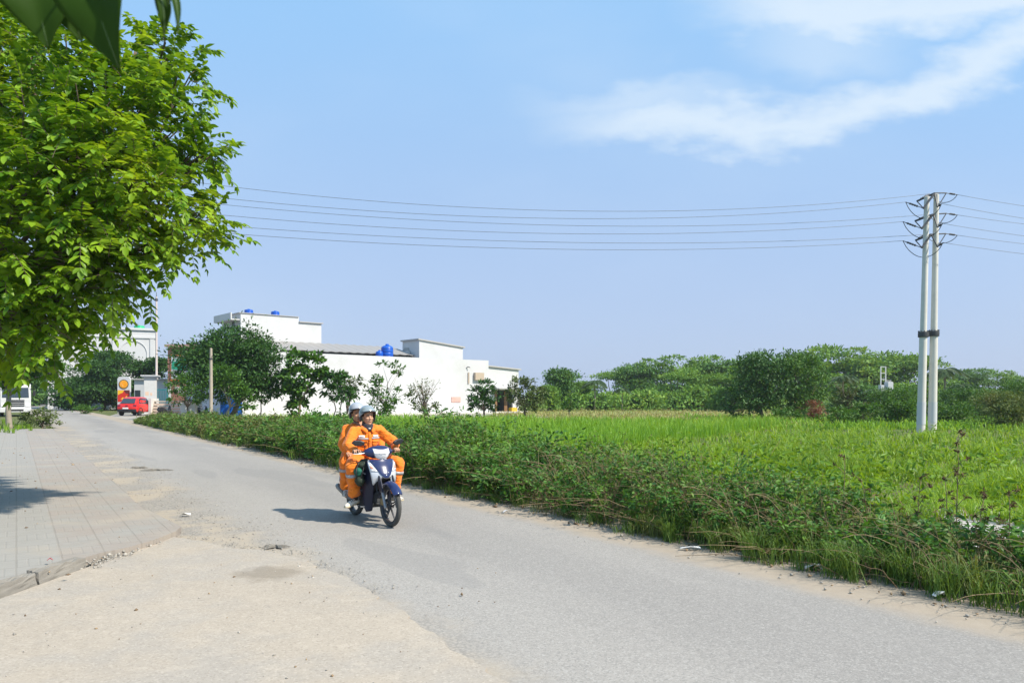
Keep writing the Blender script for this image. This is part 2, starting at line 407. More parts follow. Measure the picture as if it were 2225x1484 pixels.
# driveway apron of worn concrete in the foreground
edge = [G(1080, 1484), G(1000, 1425), G(930, 1372), G(860, 1325), G(800, 1288), G(740, 1255), G(690, 1235), G(640, 1213), G(570, 1200), G(500, 1193), G(430, 1178), G(372, 1170)]
dense = []
for a, c in zip(edge[:-1], edge[1:]):
    for k in range(7):
        p = a.lerp(c, k / 7); p += Vector((_r.gauss(0, .022), _r.gauss(0, .022), 0)); dense.append(p)
dense.append(edge[-1])
poly = [Vector((3.2, 1.0, 0)), Vector((1.0, 3.4, 0))] + dense + [Vector((-4.3, 8.4, 0)), Vector((-4.45, 6, 0)), Vector((-5.2, 3.6, 0)), Vector((-12, 1.2, 0)), Vector((-14, -6, 0)), Vector((6, -6, 0))]
sheet('driveway', poly, .026, GM['drive'], .05)

# raised tiled pavement with its worn corner
corner = [Vector((-4.30, 9.62, 0)), Vector((-4.22, 9.30, 0)), Vector((-4.22, 8.75, 0)), Vector((-4.30, 8.3, 0)), Vector((-4.45, 8.0, 0)), Vector((-4.52, 7.5, 0)), Vector((-4.60, 6.9, 0)), Vector((-4.66, 6.3, 0)), Vector((-5.1, 5.3, 0)), Vector((-6.5, 4.1, 0)), Vector((-10, 3.2, 0)), Vector((-30, 3.0, 0))]
far = [UV(46.5, v) for v in (-26, -8, 0.6)]
edge_r = [UV(u, 1.62 + _r.uniform(-.04, .04)) for u in np.arange(46, 10.8, -1.1)]
pts = far + edge_r + corner
sheet('pavement', pts, .085, GM['pave'], .2)
# kerb stones along the intact part of the corner
kb = MB()
kp = [Vector((-4.42, 7.62, 0)), Vector((-4.50, 6.95, 0)), Vector((-4.56, 6.3, 0)), Vector((-5.02, 5.22, 0)), Vector((-6.45, 4.0, 0)), Vector((-10, 3.08, 0))]
for i, (a, c) in enumerate(zip(kp[:-1], kp[1:])):
    L = (c - a).length; nst = max(1, round(L / .62))
    for k in range(nst):
        p0 = a.lerp(c, k / nst); p1 = a.lerp(c, (k + .95) / nst); d = (p1 - p0).normalized(); nrm = Vector((-d.y, d.x, 0))
        if nrm.x < 0: nrm = -nrm
        h0 = .118 + _r.uniform(-.02, .012); h1 = .118 + _r.uniform(-.02, .012)
        q = [p0 - nrm * .09, p1 - nrm * .09, p1 + nrm * .05, p0 + nrm * .05]
        q2 = [p0 - nrm * .09, p1 - nrm * .09, p1 + nrm * .02, p0 + nrm * .02]
        kb.add([(p.x, p.y, -.04) for p in q] + [(p.x, p.y, h) for p, h in zip(q2, (h0, h1, h1, h0))],
               [(3, 2, 1, 0), (4, 5, 6, 7), (0, 1, 5, 4), (1, 2, 6, 5), (2, 3, 7, 6), (3, 0, 4, 7)])
ko = kb.build('kerb', GM['kerb']); bmk = bmesh.new(); bmk.from_mesh(ko.data); bmesh.ops.subdivide_edges(bmk, edges=bmk.edges, cuts=6, use_grid_fill=True)
for v_ in bmk.verts:
    q_ = v_.co * 9; j_ = math.sin(q_.x * 3 + 2 * math.sin(q_.y * 2)) * math.sin(q_.y * 2.3 + q_.z * 4); v_.co += Vector((.005 * j_ + _r.gauss(0, .002), .004 * j_ + _r.gauss(0, .002), (-.018 * max(0, j_) + _r.gauss(0, .004)) if v_.co.z > .05 else 0))
bmk.to_mesh(ko.data); bmk.free(); tag(ko, kind='structure')

# forecourt by the gate, the strip across the field, slab behind the verge
sheet('forecourt', [UV(50.5, 6.6), UV(49, 10), UV(45, 15), UV(41, 21), UV(52, 40), UV(100, 46), UV(96, 22), UV(86, 8.5), UV(74, 6.6), UV(60, 6.3)], -.012, GM['lot'])
sheet('dry_field', [(-2, 62, 0), (4, 60, 0), (14, 52, 0), (26, 60, 0), (44, 140, 0), (2, 135, 0), (2, 90, 0)], -.035, GM['dryfield'])
sp_ = [G(2010, 1082), G(2110, 1096), G(2225, 1120), G(2420, 1150), G(2420, 1235), G(2225, 1190), G(2110, 1150), G(2020, 1110)]
sheet('concrete_path', sp_, .0, GM['rubble'], .06)

# ragged broken asphalt edges (thin crusts lying on the gravel)
M_crust = pm('broken_asphalt', (.20, .185, .16), .95, .4, 12, .8, 40)
def crust(name, px, py, w, h, seed):
    r = random.Random(seed); c = G(px, py); n = 26; pts = []
    for k in range(n):
        a = 2 * math.pi * k / n; q = .62 + r.uniform(-.4, .4)
        pts.append(Vector((c.x + w * q * math.cos(a), c.y + h * q * math.sin(a), 0)))
    b = MB(); vs = [(p.x, p.y, .022) for p in pts] + [(c.x + (p.x - c.x) * .7, c.y + (p.y - c.y) * .7, .034 + r.uniform(0, .022)) for p in pts] + [(c.x, c.y, .03)]
    b.add(vs, [(i, (i + 1) % n, n + (i + 1) % n, n + i) for i in range(n)] + [(n + i, n + (i + 1) % n, 2 * n) for i in range(n)])
    return tag(b.build(name, M_crust, fix=True), kind='structure')
crust('asphalt_crust', 600, 1192, .20, .10, 1); crust('asphalt_crust', 340, 1023, .42, .18, 2); crust('asphalt_crust', 300, 1018, .30, .12, 5)

# loose gravel and rubble: broken edge, kerb corner, scattered stones (nobody could count them)
def stones(name, pts, sizes, mat, seed):
    r = np.random.default_rng(seed); n = len(pts)
    base = np.array([(1, 0, 0), (.1, 1, 0), (-1, .1, 0), (0, -1, 0), (.1, .1, .75), (0, 0, -.5)], float)
    V = base[None] * (1 + r.uniform(-.35, .35, (n, 6, 3))) * np.asarray(sizes)[:, None, None] * r.uniform(.6, 1.3, (n, 1, 3))
    a = r.uniform(0, 6.28, n); ca, sa = np.cos(a)[:, None], np.sin(a)[:, None]
    X = V[..., 0] * ca - V[..., 1] * sa; Y = V[..., 0] * sa + V[..., 1] * ca
    V = np.stack([X, Y, V[..., 2]], -1) + np.asarray(pts)[:, None, :]
    f = np.array([(0, 1, 4), (1, 2, 4), (2, 3, 4), (3, 0, 4), (1, 0, 5), (2, 1, 5), (3, 2, 5), (0, 3, 5)])
    Fc = (f[None] + 6 * np.arange(n)[:, None, None]).reshape(-1, 3)
    return tag(np_obj(name, V.reshape(-1, 3), [Fc], mat), kind='stuff')
def stone_mat(name, a, b_):
    m, t, out = new_mat(name); c = t.mix(t.n('ShaderNodeNewGeometry').outputs['Random Per Island'], a, b_)
    b = t.n('ShaderNodeBsdfPrincipled', ins={'Base Color': c, 'Roughness': .9}); t.t.links.new(b.outputs[0], out.inputs[0]); return m
M_stone = stone_mat('gravel_stones', (.22, .205, .18), (.42, .39, .34))
M_bits = stone_mat('dry_bits', (.10, .06, .03), (.36, .25, .14))
rg = np.random.default_rng(11)
P = []; Sz = []
for k in range(3800):
    u = rg.uniform(8, 34); v = rg.normal(2.35, .42)
    if v < 1.6: v = 1.6 + abs(v - 1.6) * .3
    p = UV(u, v, .012); P.append(p); Sz.append(abs(rg.normal(.004, .004)) + .002)
for k in range(900):                       # along the driveway edge
    p = edge[rg.integers(4, len(edge))] + Vector((rg.normal(0, .16), rg.normal(.05, .14), .024)); P.append(p); Sz.append(abs(rg.normal(.003, .004)) + .002)
for k in range(420):                       # crumbled kerb corner
    p = Vector((-4.37 + rg.normal(0, .09), rg.uniform(7.5, 9.2), .04 + rg.uniform(-.03, .02))); P.append(p); Sz.append(abs(rg.normal(.007, .010)) + .004)
for k in range(260):                       # verge side
    p = UV(rg.uniform(1, 20), rg.normal(6.35, .28), .016); P.append(p); Sz.append(abs(rg.normal(.005, .006)) + .003)
for k in range(160):
    p = Vector((rg.uniform(-4.2, 0), rg.uniform(2.6, 8), .03)); P.append(p); Sz.append(abs(rg.normal(.004, .004)) + .002)
stones('gravel', P, Sz, M_stone, 5)
P = []; Sz = []
for k in range(420):
    p = UV(rg.uniform(0, 34), 6.55 + abs(rg.normal(0, .14)) * rg.choice((-1, 1)), .02); P.append(p); Sz.append(abs(rg.normal(.010, .012)) + .004)
for k in range(110):
    p = UV(rg.uniform(8, 30), rg.uniform(-1.5, 1.6), .09); P.append(p); Sz.append(abs(rg.normal(.010, .008)) + .005)
for k in range(60):
    p = Vector((rg.uniform(-4.2, 0), rg.uniform(3, 8), .03)); P.append(p); Sz.append(abs(rg.normal(.006, .006)) + .003)
stones('dry_leaf_litter', P, Sz, M_bits, 6)
# ------------------------------------------------------------------ vegetation tools
def unit(a): return a / np.maximum(np.linalg.norm(a, axis=-1, keepdims=True), 1e-9)
def leaf_geo(P, D, N, L, Wd, fold=.18, droop=.12):
    """n leaves as 6-point folded blades: base P, direction D, face normal N"""
    P = np.asarray(P, float); D = unit(np.asarray(D, float)); N = np.asarray(N, float)
    Sd = unit(np.cross(D, N)); N = np.cross(Sd, D)
    n = len(P); L = np.broadcast_to(L, (n,))[:, None]; Wd = np.broadcast_to(Wd, (n,))[:, None] / 2
    b = P; t = P + D * L - N * L * droop
    def s(u, k, sg): return P + D * L * u + Sd * Wd * k * sg + N * (Wd * fold * 2 * k) - N * L * droop * u * u
    V = np.stack([b, s(.32, .85, 1), s(.68, .8, 1), t, s(.68, .8, -1), s(.32, .85, -1)], 1)
    o = 6 * np.arange(n)[:, None]
    return V.reshape(-1, 3), np.concatenate([o + np.array([0, 1, 2, 3]), o + np.array([0, 3, 4, 5])])
def blade_geo(P, H, Wd, lean, r):
    """grass blades bending over"""
    n = len(P); P = np.asarray(P, float); a = r.uniform(0, 2 * np.pi, n)
    d = np.stack([np.cos(a), np.sin(a), np.zeros(n)], -1); a2 = a + np.pi / 2 + r.normal(0, .5, n)
    s = np.stack([np.cos(a2), np.sin(a2), np.zeros(n)], -1) * (np.broadcast_to(Wd, (n,)) / 2)[:, None]
    H = np.broadcast_to(H, (n,))[:, None]; ln = (np.broadcast_to(lean, (n,)) * r.uniform(.3, 1.4, n))[:, None]
    z = np.array([0, 0, 1.])
    m1 = P + z * H * .5 + d * H * ln * .22; m2 = P + z * H * (.92 - .18 * ln) + d * H * ln * .62; t = P + z * H * (1 - .35 * ln) + d * H * ln
    V = np.stack([P - s, P + s, m1 - s * .85, m1 + s * .85, m2 - s * .5, m2 + s * .5, t], 1)
    o = 7 * np.arange(n)[:, None]
    q = np.concatenate([o + np.array([0, 1, 3, 2]), o + np.array([2, 3, 5, 4])]); tr = o + np.array([4, 5, 6])
    return V.reshape(-1, 3), [q, tr]
def twig_geo(paths, rad, n=4):
    """thin tapered stems; paths (k,m,3)"""
    paths = np.asarray(paths, float); k, m, _ = paths.shape
    d = unit(np.gradient(paths, axis=1)); ref = np.where(np.abs(d[..., 2:3]) > .9, np.array([1., 0, 0]), np.array([0, 0, 1.]))
    x = unit(np.cross(d, ref)); y = np.cross(d, x); rad = np.broadcast_to(rad, (k,))[:, None] * np.linspace(1, .35, m)[None]
    an = 2 * np.pi * np.arange(n) / n
    V = paths[:, :, None] + rad[:, :, None, None] * (x[:, :, None] * np.cos(an)[None, None, :, None] + y[:, :, None] * np.sin(an)[None, None, :, None])
    i = np.arange(k)[:, None, None] * m * n; j = np.arange(m - 1)[None, :, None] * n; q = np.arange(n)[None, None]
    q2 = (np.arange(n) + 1) % n; q2 = q2[None, None]
    Fq = np.stack([i + j + q, i + j + q2, i + j + n + q2, i + j + n + q], -1).reshape(-1, 4)
    return V.reshape(-1, 3), Fq
def cat_geo(parts):
    Vs = []; fs = []; mi = []; o = 0
    for V, F_, m in parts:
        F_ = F_ if isinstance(F_, list) else [F_]
        Vs.append(V)
        for f in F_: fs.append(f + o); mi.append(np.full(len(f), m))
        o += len(V)
    return np.concatenate(Vs), fs, np.concatenate(mi)

def crown(blobs, dens, L, r, aspect=.45, up=.7, shell=.55, sub=9, fluff=.33, droop=.12, zdown=.0):
    """blobs: (x,y,z,rx,ry,rz). Leaf tufts gathered into sub-clumps on the shell of each blob."""
    Ps = []; Ds = []; Ns = []
    for bl in blobs:
        c = np.array(bl[:3]); rr = np.array(bl[3:6])
        n = max(12, int(2.3 * dens * (rr[0] * rr[1] * rr[2]) ** (2 / 3)))
        ks = max(3, int(sub * (rr[0] * rr[1] * rr[2]) ** .33))
        d = unit(r.normal(size=(ks, 3)) + np.array([0, 0, .25])); rad = shell + (1 - shell) * r.random((ks, 1)) ** .6
        cc = d * rad
        w = r.integers(0, ks, n)
        off = r.normal(size=(n, 3)) * fluff * (.55 + .8 * r.random((ks,)))[w][:, None]
        off[:, 2] *= .7
        q = cc[w] + off
        Ps.append(c + q * rr)
        out = unit(q + .3 * d[w])
        Ds.append(unit(out * .8 + r.normal(size=(n, 3)) * .6 + np.array([0, 0, -zdown])))
        Ns.append(unit(out * (1 - up) + np.array([0, 0, up]) + r.normal(size=(n, 3)) * .45))
    P = np.concatenate(Ps); D = np.concatenate(Ds); N = np.concatenate(Ns); n = len(P)
    Ls = L * r.uniform(.65, 1.35, n)
    return leaf_geo(P, D, N, Ls, Ls * aspect * r.uniform(.8, 1.2, n), droop=droop)
def trunk_mb(base, targets, r0, rnd_, fork=.45, wig=.06, sides=8):
    b = MB(); base = Vector(base)
    if not targets: return b
    cen = sum((Vector(t) for t in targets), Vector()) / len(targets)
    fk = Vector((base.x + (cen.x - base.x) * .35, base.y + (cen.y - base.y) * .35, base.z + (cen.z - base.z) * fork))
    w = lambda s: Vector((rnd_.gauss(0, s), rnd_.gauss(0, s), 0))
    H = (fk - base).length
    b.tube([base - Vector((0, 0, .1)), base + Vector((0, 0, .06 * H)), base.lerp(fk, .5) + w(wig * H), fk], [r0 * 1.35, r0 * 1.05, r0 * .9, r0 * .75], sides)
    for t in targets:
        t = Vector(t); mid = fk.lerp(t, .5) + w(wig * (t - fk).length) + Vector((0, 0, .08 * (t - fk).length))
        b.tube([fk, mid, t], [r0 * .55, r0 * .36, r0 * .1], max(5, sides - 2))
    return b
def make_tree(name, label, cat, loc, blobs, r0, mats, dens, L, seed, group=None, trunks=None, maxb=7, fork=.45, **kw):
    """tree > trunk, crown ; blobs relative to loc"""
    r = np.random.default_rng(seed); rr = random.Random(seed)
    t = thing(name, label, cat, loc, 0, group)
    bs = [b if len(b) == 6 else (b[0], b[1], b[2], b[3], b[3], b[3] * .8) for b in blobs]
    tg = [(b[0], b[1], b[2]) for b in bs]
    if len(tg) > maxb: tg = rr.sample(tg, maxb)
    tm = MB()
    for base in (trunks or [(0, 0, 0)]):
        o = trunk_mb(base, tg if len(trunks or [1]) == 1 else [q for q in tg if min(trunks, key=lambda z: (z[0] - q[0]) ** 2 + (z[1] - q[1]) ** 2) == base], r0, rr, fork)
        tm.add(o.v, o.f)
    tm.build('trunk', mats[1], t, smooth=True)
    V, Fq = crown(bs, dens, L, r, **kw)
    np_obj('crown', V, [Fq], mats[0], t)
    return t

L_main = leaf_mat('broad_leaf_fresh', (.060, .165, .010), (.235, .40, .022), (.30, .45, .03), .40, .42, .8)
L_dark = leaf_mat('leaf_dark', (.0209, .0677, .0131), (.0587, .1496, .0234), (.0456, .1106, .0156), .22, .5, .4)
L_mid = leaf_mat('leaf_mid', (.0336, .0986, .0134), (.0896, .2016, .0224), (.0672, .1680, .0224), .3, .5, .5)
L_olive = leaf_mat('leaf_olive', (.0504, .0840, .0202), (.1120, .1568, .0392), (.0840, .1008, .0336), .25, .55, .5)
L_far = leaf_mat('leaf_far', (.0491, .1285, .0340), (.1229, .2552, .0529), (.1701, .2835, .0662), .25, .6, .12)
L_farb = leaf_mat('leaf_far_yellowish', (.0851, .1890, .0340), (.1890, .3402, .0567), (.2457, .3591, .0662), .28, .6, .15)
L_brown = leaf_mat('leaf_dead', (.14, .055, .03), (.24, .10, .05), None, .2, .7)
L_palm = leaf_mat('palm_leaf', (.04, .085, .03), (.10, .16, .06), (.14, .16, .08), .2, .5, .3)
L_weed = leaf_mat('weed_leaf', (.0333, .1032, .0200), (.0998, .2413, .0366), (.1414, .2746, .0366), .3, .5, .7)
L_weedy = leaf_mat('weed_leaf_olive', (.0650, .1105, .0260), (.1560, .2145, .0520), (.1690, .1560, .0650), .28, .55, .8)
L_brownweed = leaf_mat('weed_leaf_brown', (.09, .06, .022), (.17, .13, .05), (.08, .10, .03), .2, .6, .9)
L_weedb = leaf_mat('weed_leaf_bright', (.07, .17, .02), (.15, .28, .035), None, .35, .5)
L_twig = leaf_mat('dry_twig', (.11, .075, .04), (.30, .23, .13), None, .05, .8)
L_seed = leaf_mat('dry_seed_head', (.06, .035, .018), (.15, .10, .05), None, .1, .8)
L_grass = leaf_mat('grass_blade_tall', (.1098, .2619, .0183), (.2196, .4136, .0366), (.2928, .4549, .0610), .42, .5, .35)
L_meadow = leaf_mat('grass_blade_meadow', (.1133, .2371, .0126), (.2518, .4031, .0315), (.1290, .2107, .0387), .42, .5, .3)
L_verge = leaf_mat('grass_blade_verge', (.0610, .1342, .0220), (.1464, .2440, .0427), (.2440, .2440, .0976), .3, .55, 1.2)
L_dry = leaf_mat('grass_blade_dry', (.24, .22, .09), (.36, .32, .15), (.20, .26, .07), .3, .6, .3)

# ------------------------------------------------------------------ big roadside tree on the left
def main_tree():
    r = np.random.default_rng(21); rr = random.Random(21)
    base = Vector((-9.3, 11.6, .08))
    t = thing('roadside_tree', 'big bright green leafy tree filling the upper left over the tiled pavement', 'tree', base)
    B = [(60, 85, 11, .62), (150, 150, 10.5, .7), (15, 180, 11.5, .9), (235, 165, 11, .62), (335, 112, 11.4, .42), (395, 118, 11.2, .42), (425, 190, 11, .45), (320, 215, 10.6, .66),
         (60, 300, 10.2, .9), (180, 300, 10, .9), (300, 320, 10.5, .8), (392, 295, 11, .5), (462, 340, 11, .26), (495, 333, 11, .17), (60, 420, 9.8, .9), (200, 430, 9.8, .9), (330, 430, 10.2, .75), (415, 425, 10.8, .5),
         (472, 480, 11, .34), (430, 520, 11, .42), (60, 560, 9.8, .9), (200, 560, 10, .9), (308, 535, 10.5, .55), (375, 562, 10.8, .24), (60, 690, 10, .8), (150, 640, 10.3, .66), (222, 603, 10.6, .36),
         (95, 722, 10.4, .4), (10, 718, 10, .5), (112, 708, 10.6, .3), (-60, 750, 10.2, .5),
         (-120, 200, 11, 1.1), (-120, 450, 11, 1.2), (-130, 650, 11.5, 1.0), (-60, 50, 11.5, .8), (-300, 350, 11.5, 1.3), (-300, 600, 11.8, 1.1), (-260, 120, 11.8, 1.1), (100, 260, 12.8, .9), (250, 400, 12.6, .8), (80, 520, 13, 1.0), (-100, 350, 13.4, 1.3), (150, 620, 12.6, .7)]
    blobs = [(AT(px - (28 if px > 250 else 0), py, y) - base, q * (.93 if px > 250 else 1)) for px, py, y, q in B]
    tb = MB(); fork = Vector((.35, -.1, 1.75))
    tb.tube([(0, 0, -.15), (0, 0, .3), (.15, -.06, 1.0), fork], [.22, .17, .15, .14], 12)
    limbs = [Vector(q) for q in ((1.5, -.9, 3.0), (.4, -.2, 3.6), (-.8, .3, 3.4), (1.7, .5, 3.4), (1.2, -.9, 1.95))]
    for l in limbs:
        tb.tube([fork, fork.lerp(l, .5) + Vector((rr.gauss(0, .1), rr.gauss(0, .1), .12)), l], [.11, .085, .06], 9)
    for c, q in blobs:
        l = min(limbs, key=lambda z: (z - c).length)
        m1 = l.lerp(c, .5) + Vector((rr.gauss(0, .12), rr.gauss(0, .12), rr.gauss(.05, .08)))
        tb.tube([l, m1, c], [.05, .034, .012], 6)
        for k in range(int(5 * q) + 2):
            d = Vector((rr.gauss(0, 1), rr.gauss(0, 1), rr.gauss(.2, .8))).normalized() * q * .85
            tb.tube([c.lerp(m1, .3), c + d * .5 + Vector((0, 0, .05)), c + d], [.016, .010, .004], 5)
    tb.build('trunk', M_bark, t, smooth=True)
    # compound sprays: leaflets in two ranks along a drooping stalk
    Ps = []; Ds = []; Ns = []; Ls = []; paths = []
    for c, q in blobs:
        ns = int(140 * q * q) + 9
        for k in range(ns):
            d = r.normal(size=3); d[2] = d[2] * .8 + .15; d /= np.linalg.norm(d)
            s = np.array(c) + d * q * (.35 + .65 * r.random() ** .6)
            sd = d * .7 + r.normal(size=3) * .45 + np.array([.1, -.1, .12]); sd /= np.linalg.norm(sd)
            ln = r.uniform(.26, .48); m = int(r.integers(5, 8))
            side = np.cross(sd, [0, 0, 1]); side /= max(1e-6, np.linalg.norm(side)); upv = np.cross(side, sd)
            pts = []
            for j in range(5):
                u = j / 4; pts.append(s + sd * ln * u - np.array([0, 0, 1]) * ln * .28 * u * u)
            paths.append(pts)
            for j in range(m):
                u = (j + .8) / m; p = s + sd * ln * u - np.array([0, 0, 1]) * ln * .28 * u * u
                dn = sd - np.array([0, 0, .56]) * u
                for sg in (-1, 1):
                    Ps.append(p); Ds.append(side * sg * .85 + dn * .5 + r.normal(size=3) * .14 - np.array([0, 0, .18])); Ns.append(upv + r.normal(size=3) * .28 + np.array([0, 0, .3])); Ls.append(r.uniform(.075, .16) * (.8 + .35 * math.sin(3.1 * u)))
            Ps.append(p); Ds.append(dn + r.normal(size=3) * .1); Ns.append(upv + r.normal(size=3) * .2); Ls.append(r.uniform(.12, .18))
    Ls = np.array(Ls)
    V, Fq = leaf_geo(Ps, Ds, Ns, Ls, Ls * .52, fold=.14, droop=.16)
    Vt, Ft = twig_geo(paths, .0045, 3)
    Vv, ff, mi = cat_geo([(V, Fq, 0), (Vt, Ft, 1)])
    np_obj('crown', Vv, ff, [L_main, M_bark], t, matidx=mi)
main_tree()

# the tree just outside the frame that throws shade over the pavement, and the slim one beyond the kerb
b0 = UV(17.5, -2.6, .08)
make_tree('roadside_tree', 'leafy street tree farther along the tiled pavement behind the biggest tree', 'tree', b0,
          [(0, 0, 3.2, 1.2), (.9, .3, 3.6, 1.0), (-.8, -.4, 3.8, 1.1), (.2, .8, 4.3, 1.0), (.6, -.9, 3.0, .9), (-.3, .2, 4.9, .9)], .11, (L_main, M_bark), 420, .2, 31)
b0 = G(20, 930)
make_tree('young_tree', 'slim pale trunk of a young tree in the grass beyond the pavement at far left', 'tree', b0,
          [(-.6, 0, 2.9, .7), (.3, .2, 3.1, .7), (-1.2, -.2, 3.4, .8), (.0, 0, 3.9, 1.0), (-.3, .1, 2.4, .4), (1.0, 0, 3.5, .8), (1.9, .2, 3.9, .9), (2.4, .4, 3.2, .6), (1.3, .5, 4.8, 1.1), (-.4, .3, 5.0, 1.1), (1.7, .5, 2.8, .4), (-1.6, .3, 4.6, 1.0), (.5, .6, 5.8, 1.0)], .16, (L_mid, M_palebark), 330, .24, 32, fork=.55)

# ------------------------------------------------------------------ leafy twig hanging into the top left corner, close to the lens
def overhang():
    base = AT(150, -420, 1.05)
    t = thing('overhanging_branch', 'dark out-of-focus big leaves on a twig hanging in at the top left corner', 'branch', base)
    tw = MB()
    def loc(px, py, y): return AT(px, py, y) - base
    stem = [loc(150, -420, 1.05), loc(170, -260, 1.06), loc(240, -160, 1.05), loc(330, -120, 1.02), loc(420, -60, 1.0)]
    tw.tube(stem, [.006, .005, .004, .003, .0015], 7)
    m, tt, out = new_mat('near_leaf')
    oc = tt.n('ShaderNodeTexCoord').outputs['Object']
    c = tt.mix(tt.noise(oc, 30, 4), (.020, .055, .004), (.034, .080, .006))
    bs = tt.n('ShaderNodeBsdfPrincipled', ins={'Base Color': c, 'Roughness': .6, 'Specular IOR Level': .15})
    tr = tt.n('ShaderNodeBsdfTranslucent', ins={'Color': (.10, .22, .01, 1)})
    mx = tt.n('ShaderNodeMixShader', ins={0: .28, 1: bs.outputs[0], 2: tr.outputs[0]}); tt.t.links.new(mx.outputs[0], out.inputs[0])
    vein = pm('leaf_midrib', (.10, .17, .06), .5, .1, 30)
    # (base px,py) -> (tip px,py), width px, distance
    for k, (bx, by, tx, ty, wd, y, tilt) in enumerate([(52, -150, 107, 112, 175, 1.06, .3), (172, -170, 264, 160, 165, .98, -.25), (105, -130, 180, 96, 140, 1.10, .1),
                                                       (215, -130, 168, 92, 120, 1.14, -.4), (338, -40, 356, 84, 34, 1.02, .9), (360, -50, 386, 80, 20, 1.0, 1.1), (372, -70, 368, 14, 46, .96, .2)]):
        a = Vector(loc(bx, by, y)); e = Vector(loc(tx, ty, y + .01)); d = (e - a); L = d.length; d.normalize()
        nrm = Vector((tilt, -1, .25)).normalized(); s = d.cross(nrm).normalized(); nrm = s.cross(d)
        wm = wd / F * y / 2
        prof = [0, .42, .78, .97, 1.0, .93, .76, .5, .2, 0]
        rows = []
        for i, q in enumerate(prof):
            u = i / 9; cpt = a + d * L * u + nrm * (.012 * math.sin(u * 3.1))
            wv = .06 * math.sin(u * 9 + k)
            rows.append([cpt + s * wm * q * x + nrm * (wm * (.28 * abs(x) + .12 * math.sin(u * 11 + x * 2 + k) * abs(x)) * max(q, .02)) for x in (-1, -.66, -.33, 0, .33, .66, 1)])
        lb = MB(); lb.grid(rows); lf = lb.build('leaf', m, t, smooth=True, sub=1, solid=.0006, fix=False)
        vb = MB(); vb.tube([a + d * L * u + nrm * (.012 * math.sin(u * 3.1) + .0008) for u in np.linspace(0, .97, 8)], [.0016 - .0011 * u for u in np.linspace(0, 1, 8)], 6)
        vb.build('midrib', vein, lf, smooth=True)
        near = min(stem, key=lambda z: (Vector(z) - a).length)
        tw.tube([near, Vector(near).lerp(a, .5) + Vector((0, 0, .006)), a], [.002, .0016, .0014], 6)
    tw.build('twig', M_bark, t, smooth=True)
overhang()

# ------------------------------------------------------------------ roadside weeds between road and field
r = np.random.default_rng(5)
def hedge_h(u):           # height of the growth along the road
    return np.interp(u, [-2, 3.0, 5.2, 7.5, 10, 14, 20, 30, 42, 50, 56], [.6, .62, .74, .90, 1.02, 1.20, 1.2, 1.02, .9, .75, .4])
def hedge_w(u): return np.interp(u, [-2, 4, 7, 12, 30, 56], [.8, 1.1, 1.7, 2.1, 2.0, 1.2])
def npuv(u, v, z): return np.stack([RD.x * u + RN.x * v, RD.y * u + RN.y * v, z], -1)
def weeds(name, n, u0, u1, leafL, matl, seed, hs=1.0, per=26, front=6.66, stems=True, power=1.0, asp=.5):
    r = np.random.default_rng(seed)
    u = u0 + (u1 - u0) * r.random(n) ** power; q = r.random(n) ** 1.15
    v = front + .05 + q * hedge_w(u) + r.normal(0, .05, n)
    v = v + np.interp(u, [4, 7], [.38, 0.0])
    clump = .5 + .5 * np.sin(u * 2.3 + 1.3 * np.sin(u * .9)) * np.sin(v * 3.1 + u)
    H = hedge_h(u) * (.52 + .48 * np.sin(np.clip(q * 1.7 + .25, 0, 1.5))) * (.50 + .42 * clump + .30 * r.random(n) ** 2 + .12 * np.sin(u * .83 + 2)) * hs
    a = r.uniform(0, 2 * np.pi, n); lean = r.uniform(.05, .55, n)
    dx = np.stack([np.cos(a), np.sin(a), np.zeros(n)], -1); dx += -np.array([RN.x, RN.y, 0]) * (.5 * (1 - q))[:, None]
    P0 = npuv(u, v, np.zeros(n)); z = np.array([0, 0, 1.])
    ss_ = np.linspace(0, 1, 6)
    path = P0[:, None] + ss_[None, :, None] * H[:, None, None] * z + (ss_[None, :, None] ** 1.8) * (lean * H)[:, None, None] * dx[:, None]
    m = per; t = r.random((n, m)) ** .75 * .92 + .10
    i = np.clip((t * 5).astype(int), 0, 4); f = t * 5 - i
    rows_ = np.arange(n)[:, None]
    P = path[rows_, i] * (1 - f[..., None]) + path[rows_, i + 1] * f[..., None]
    P = P.reshape(-1, 3); k = len(P)
    D = r.normal(size=(k, 3)); D[:, 2] = D[:, 2] * .5 + .15; D = unit(D)
    P = P + D * r.uniform(0, .10, (k, 1)) * (leafL / .06) * .6
    N = unit(r.normal(size=(k, 3)) * .55 + np.array([-.12, -.1, .8]))
    Ls = leafL * r.uniform(.6, 1.5, k)
    V, Fq = leaf_geo(P, D, N, Ls, Ls * asp, fold=.12, droop=.2)
    parts = [(V, Fq, 0)]
    if stems: Vt, Ft = twig_geo(path, .0035 + leafL * .015, 3); parts.append((Vt, Ft, 1))
    V, ff, mi = cat_geo(parts)
    return tag(np_obj(name, V, ff, [matl, L_twig], matidx=mi), kind='stuff')
weeds('roadside_weeds', 950, 1.0, 15.5, .064, L_weed, 1, per=38)
weeds('roadside_weeds', 420, 1.0, 14.5, .045, L_weedy, 2, hs=1.05, per=20)
weeds('roadside_weeds', 950, 10, 26, .085, L_weed, 3, per=34, hs=1.06)
weeds('roadside_weeds', 1150, 24, 56, .13, L_weedy, 4, per=24, power=1.1, asp=.35)
weeds('roadside_weeds', 500, 18, 50, .14, L_weed, 44, hs=.95, per=22, asp=.45)

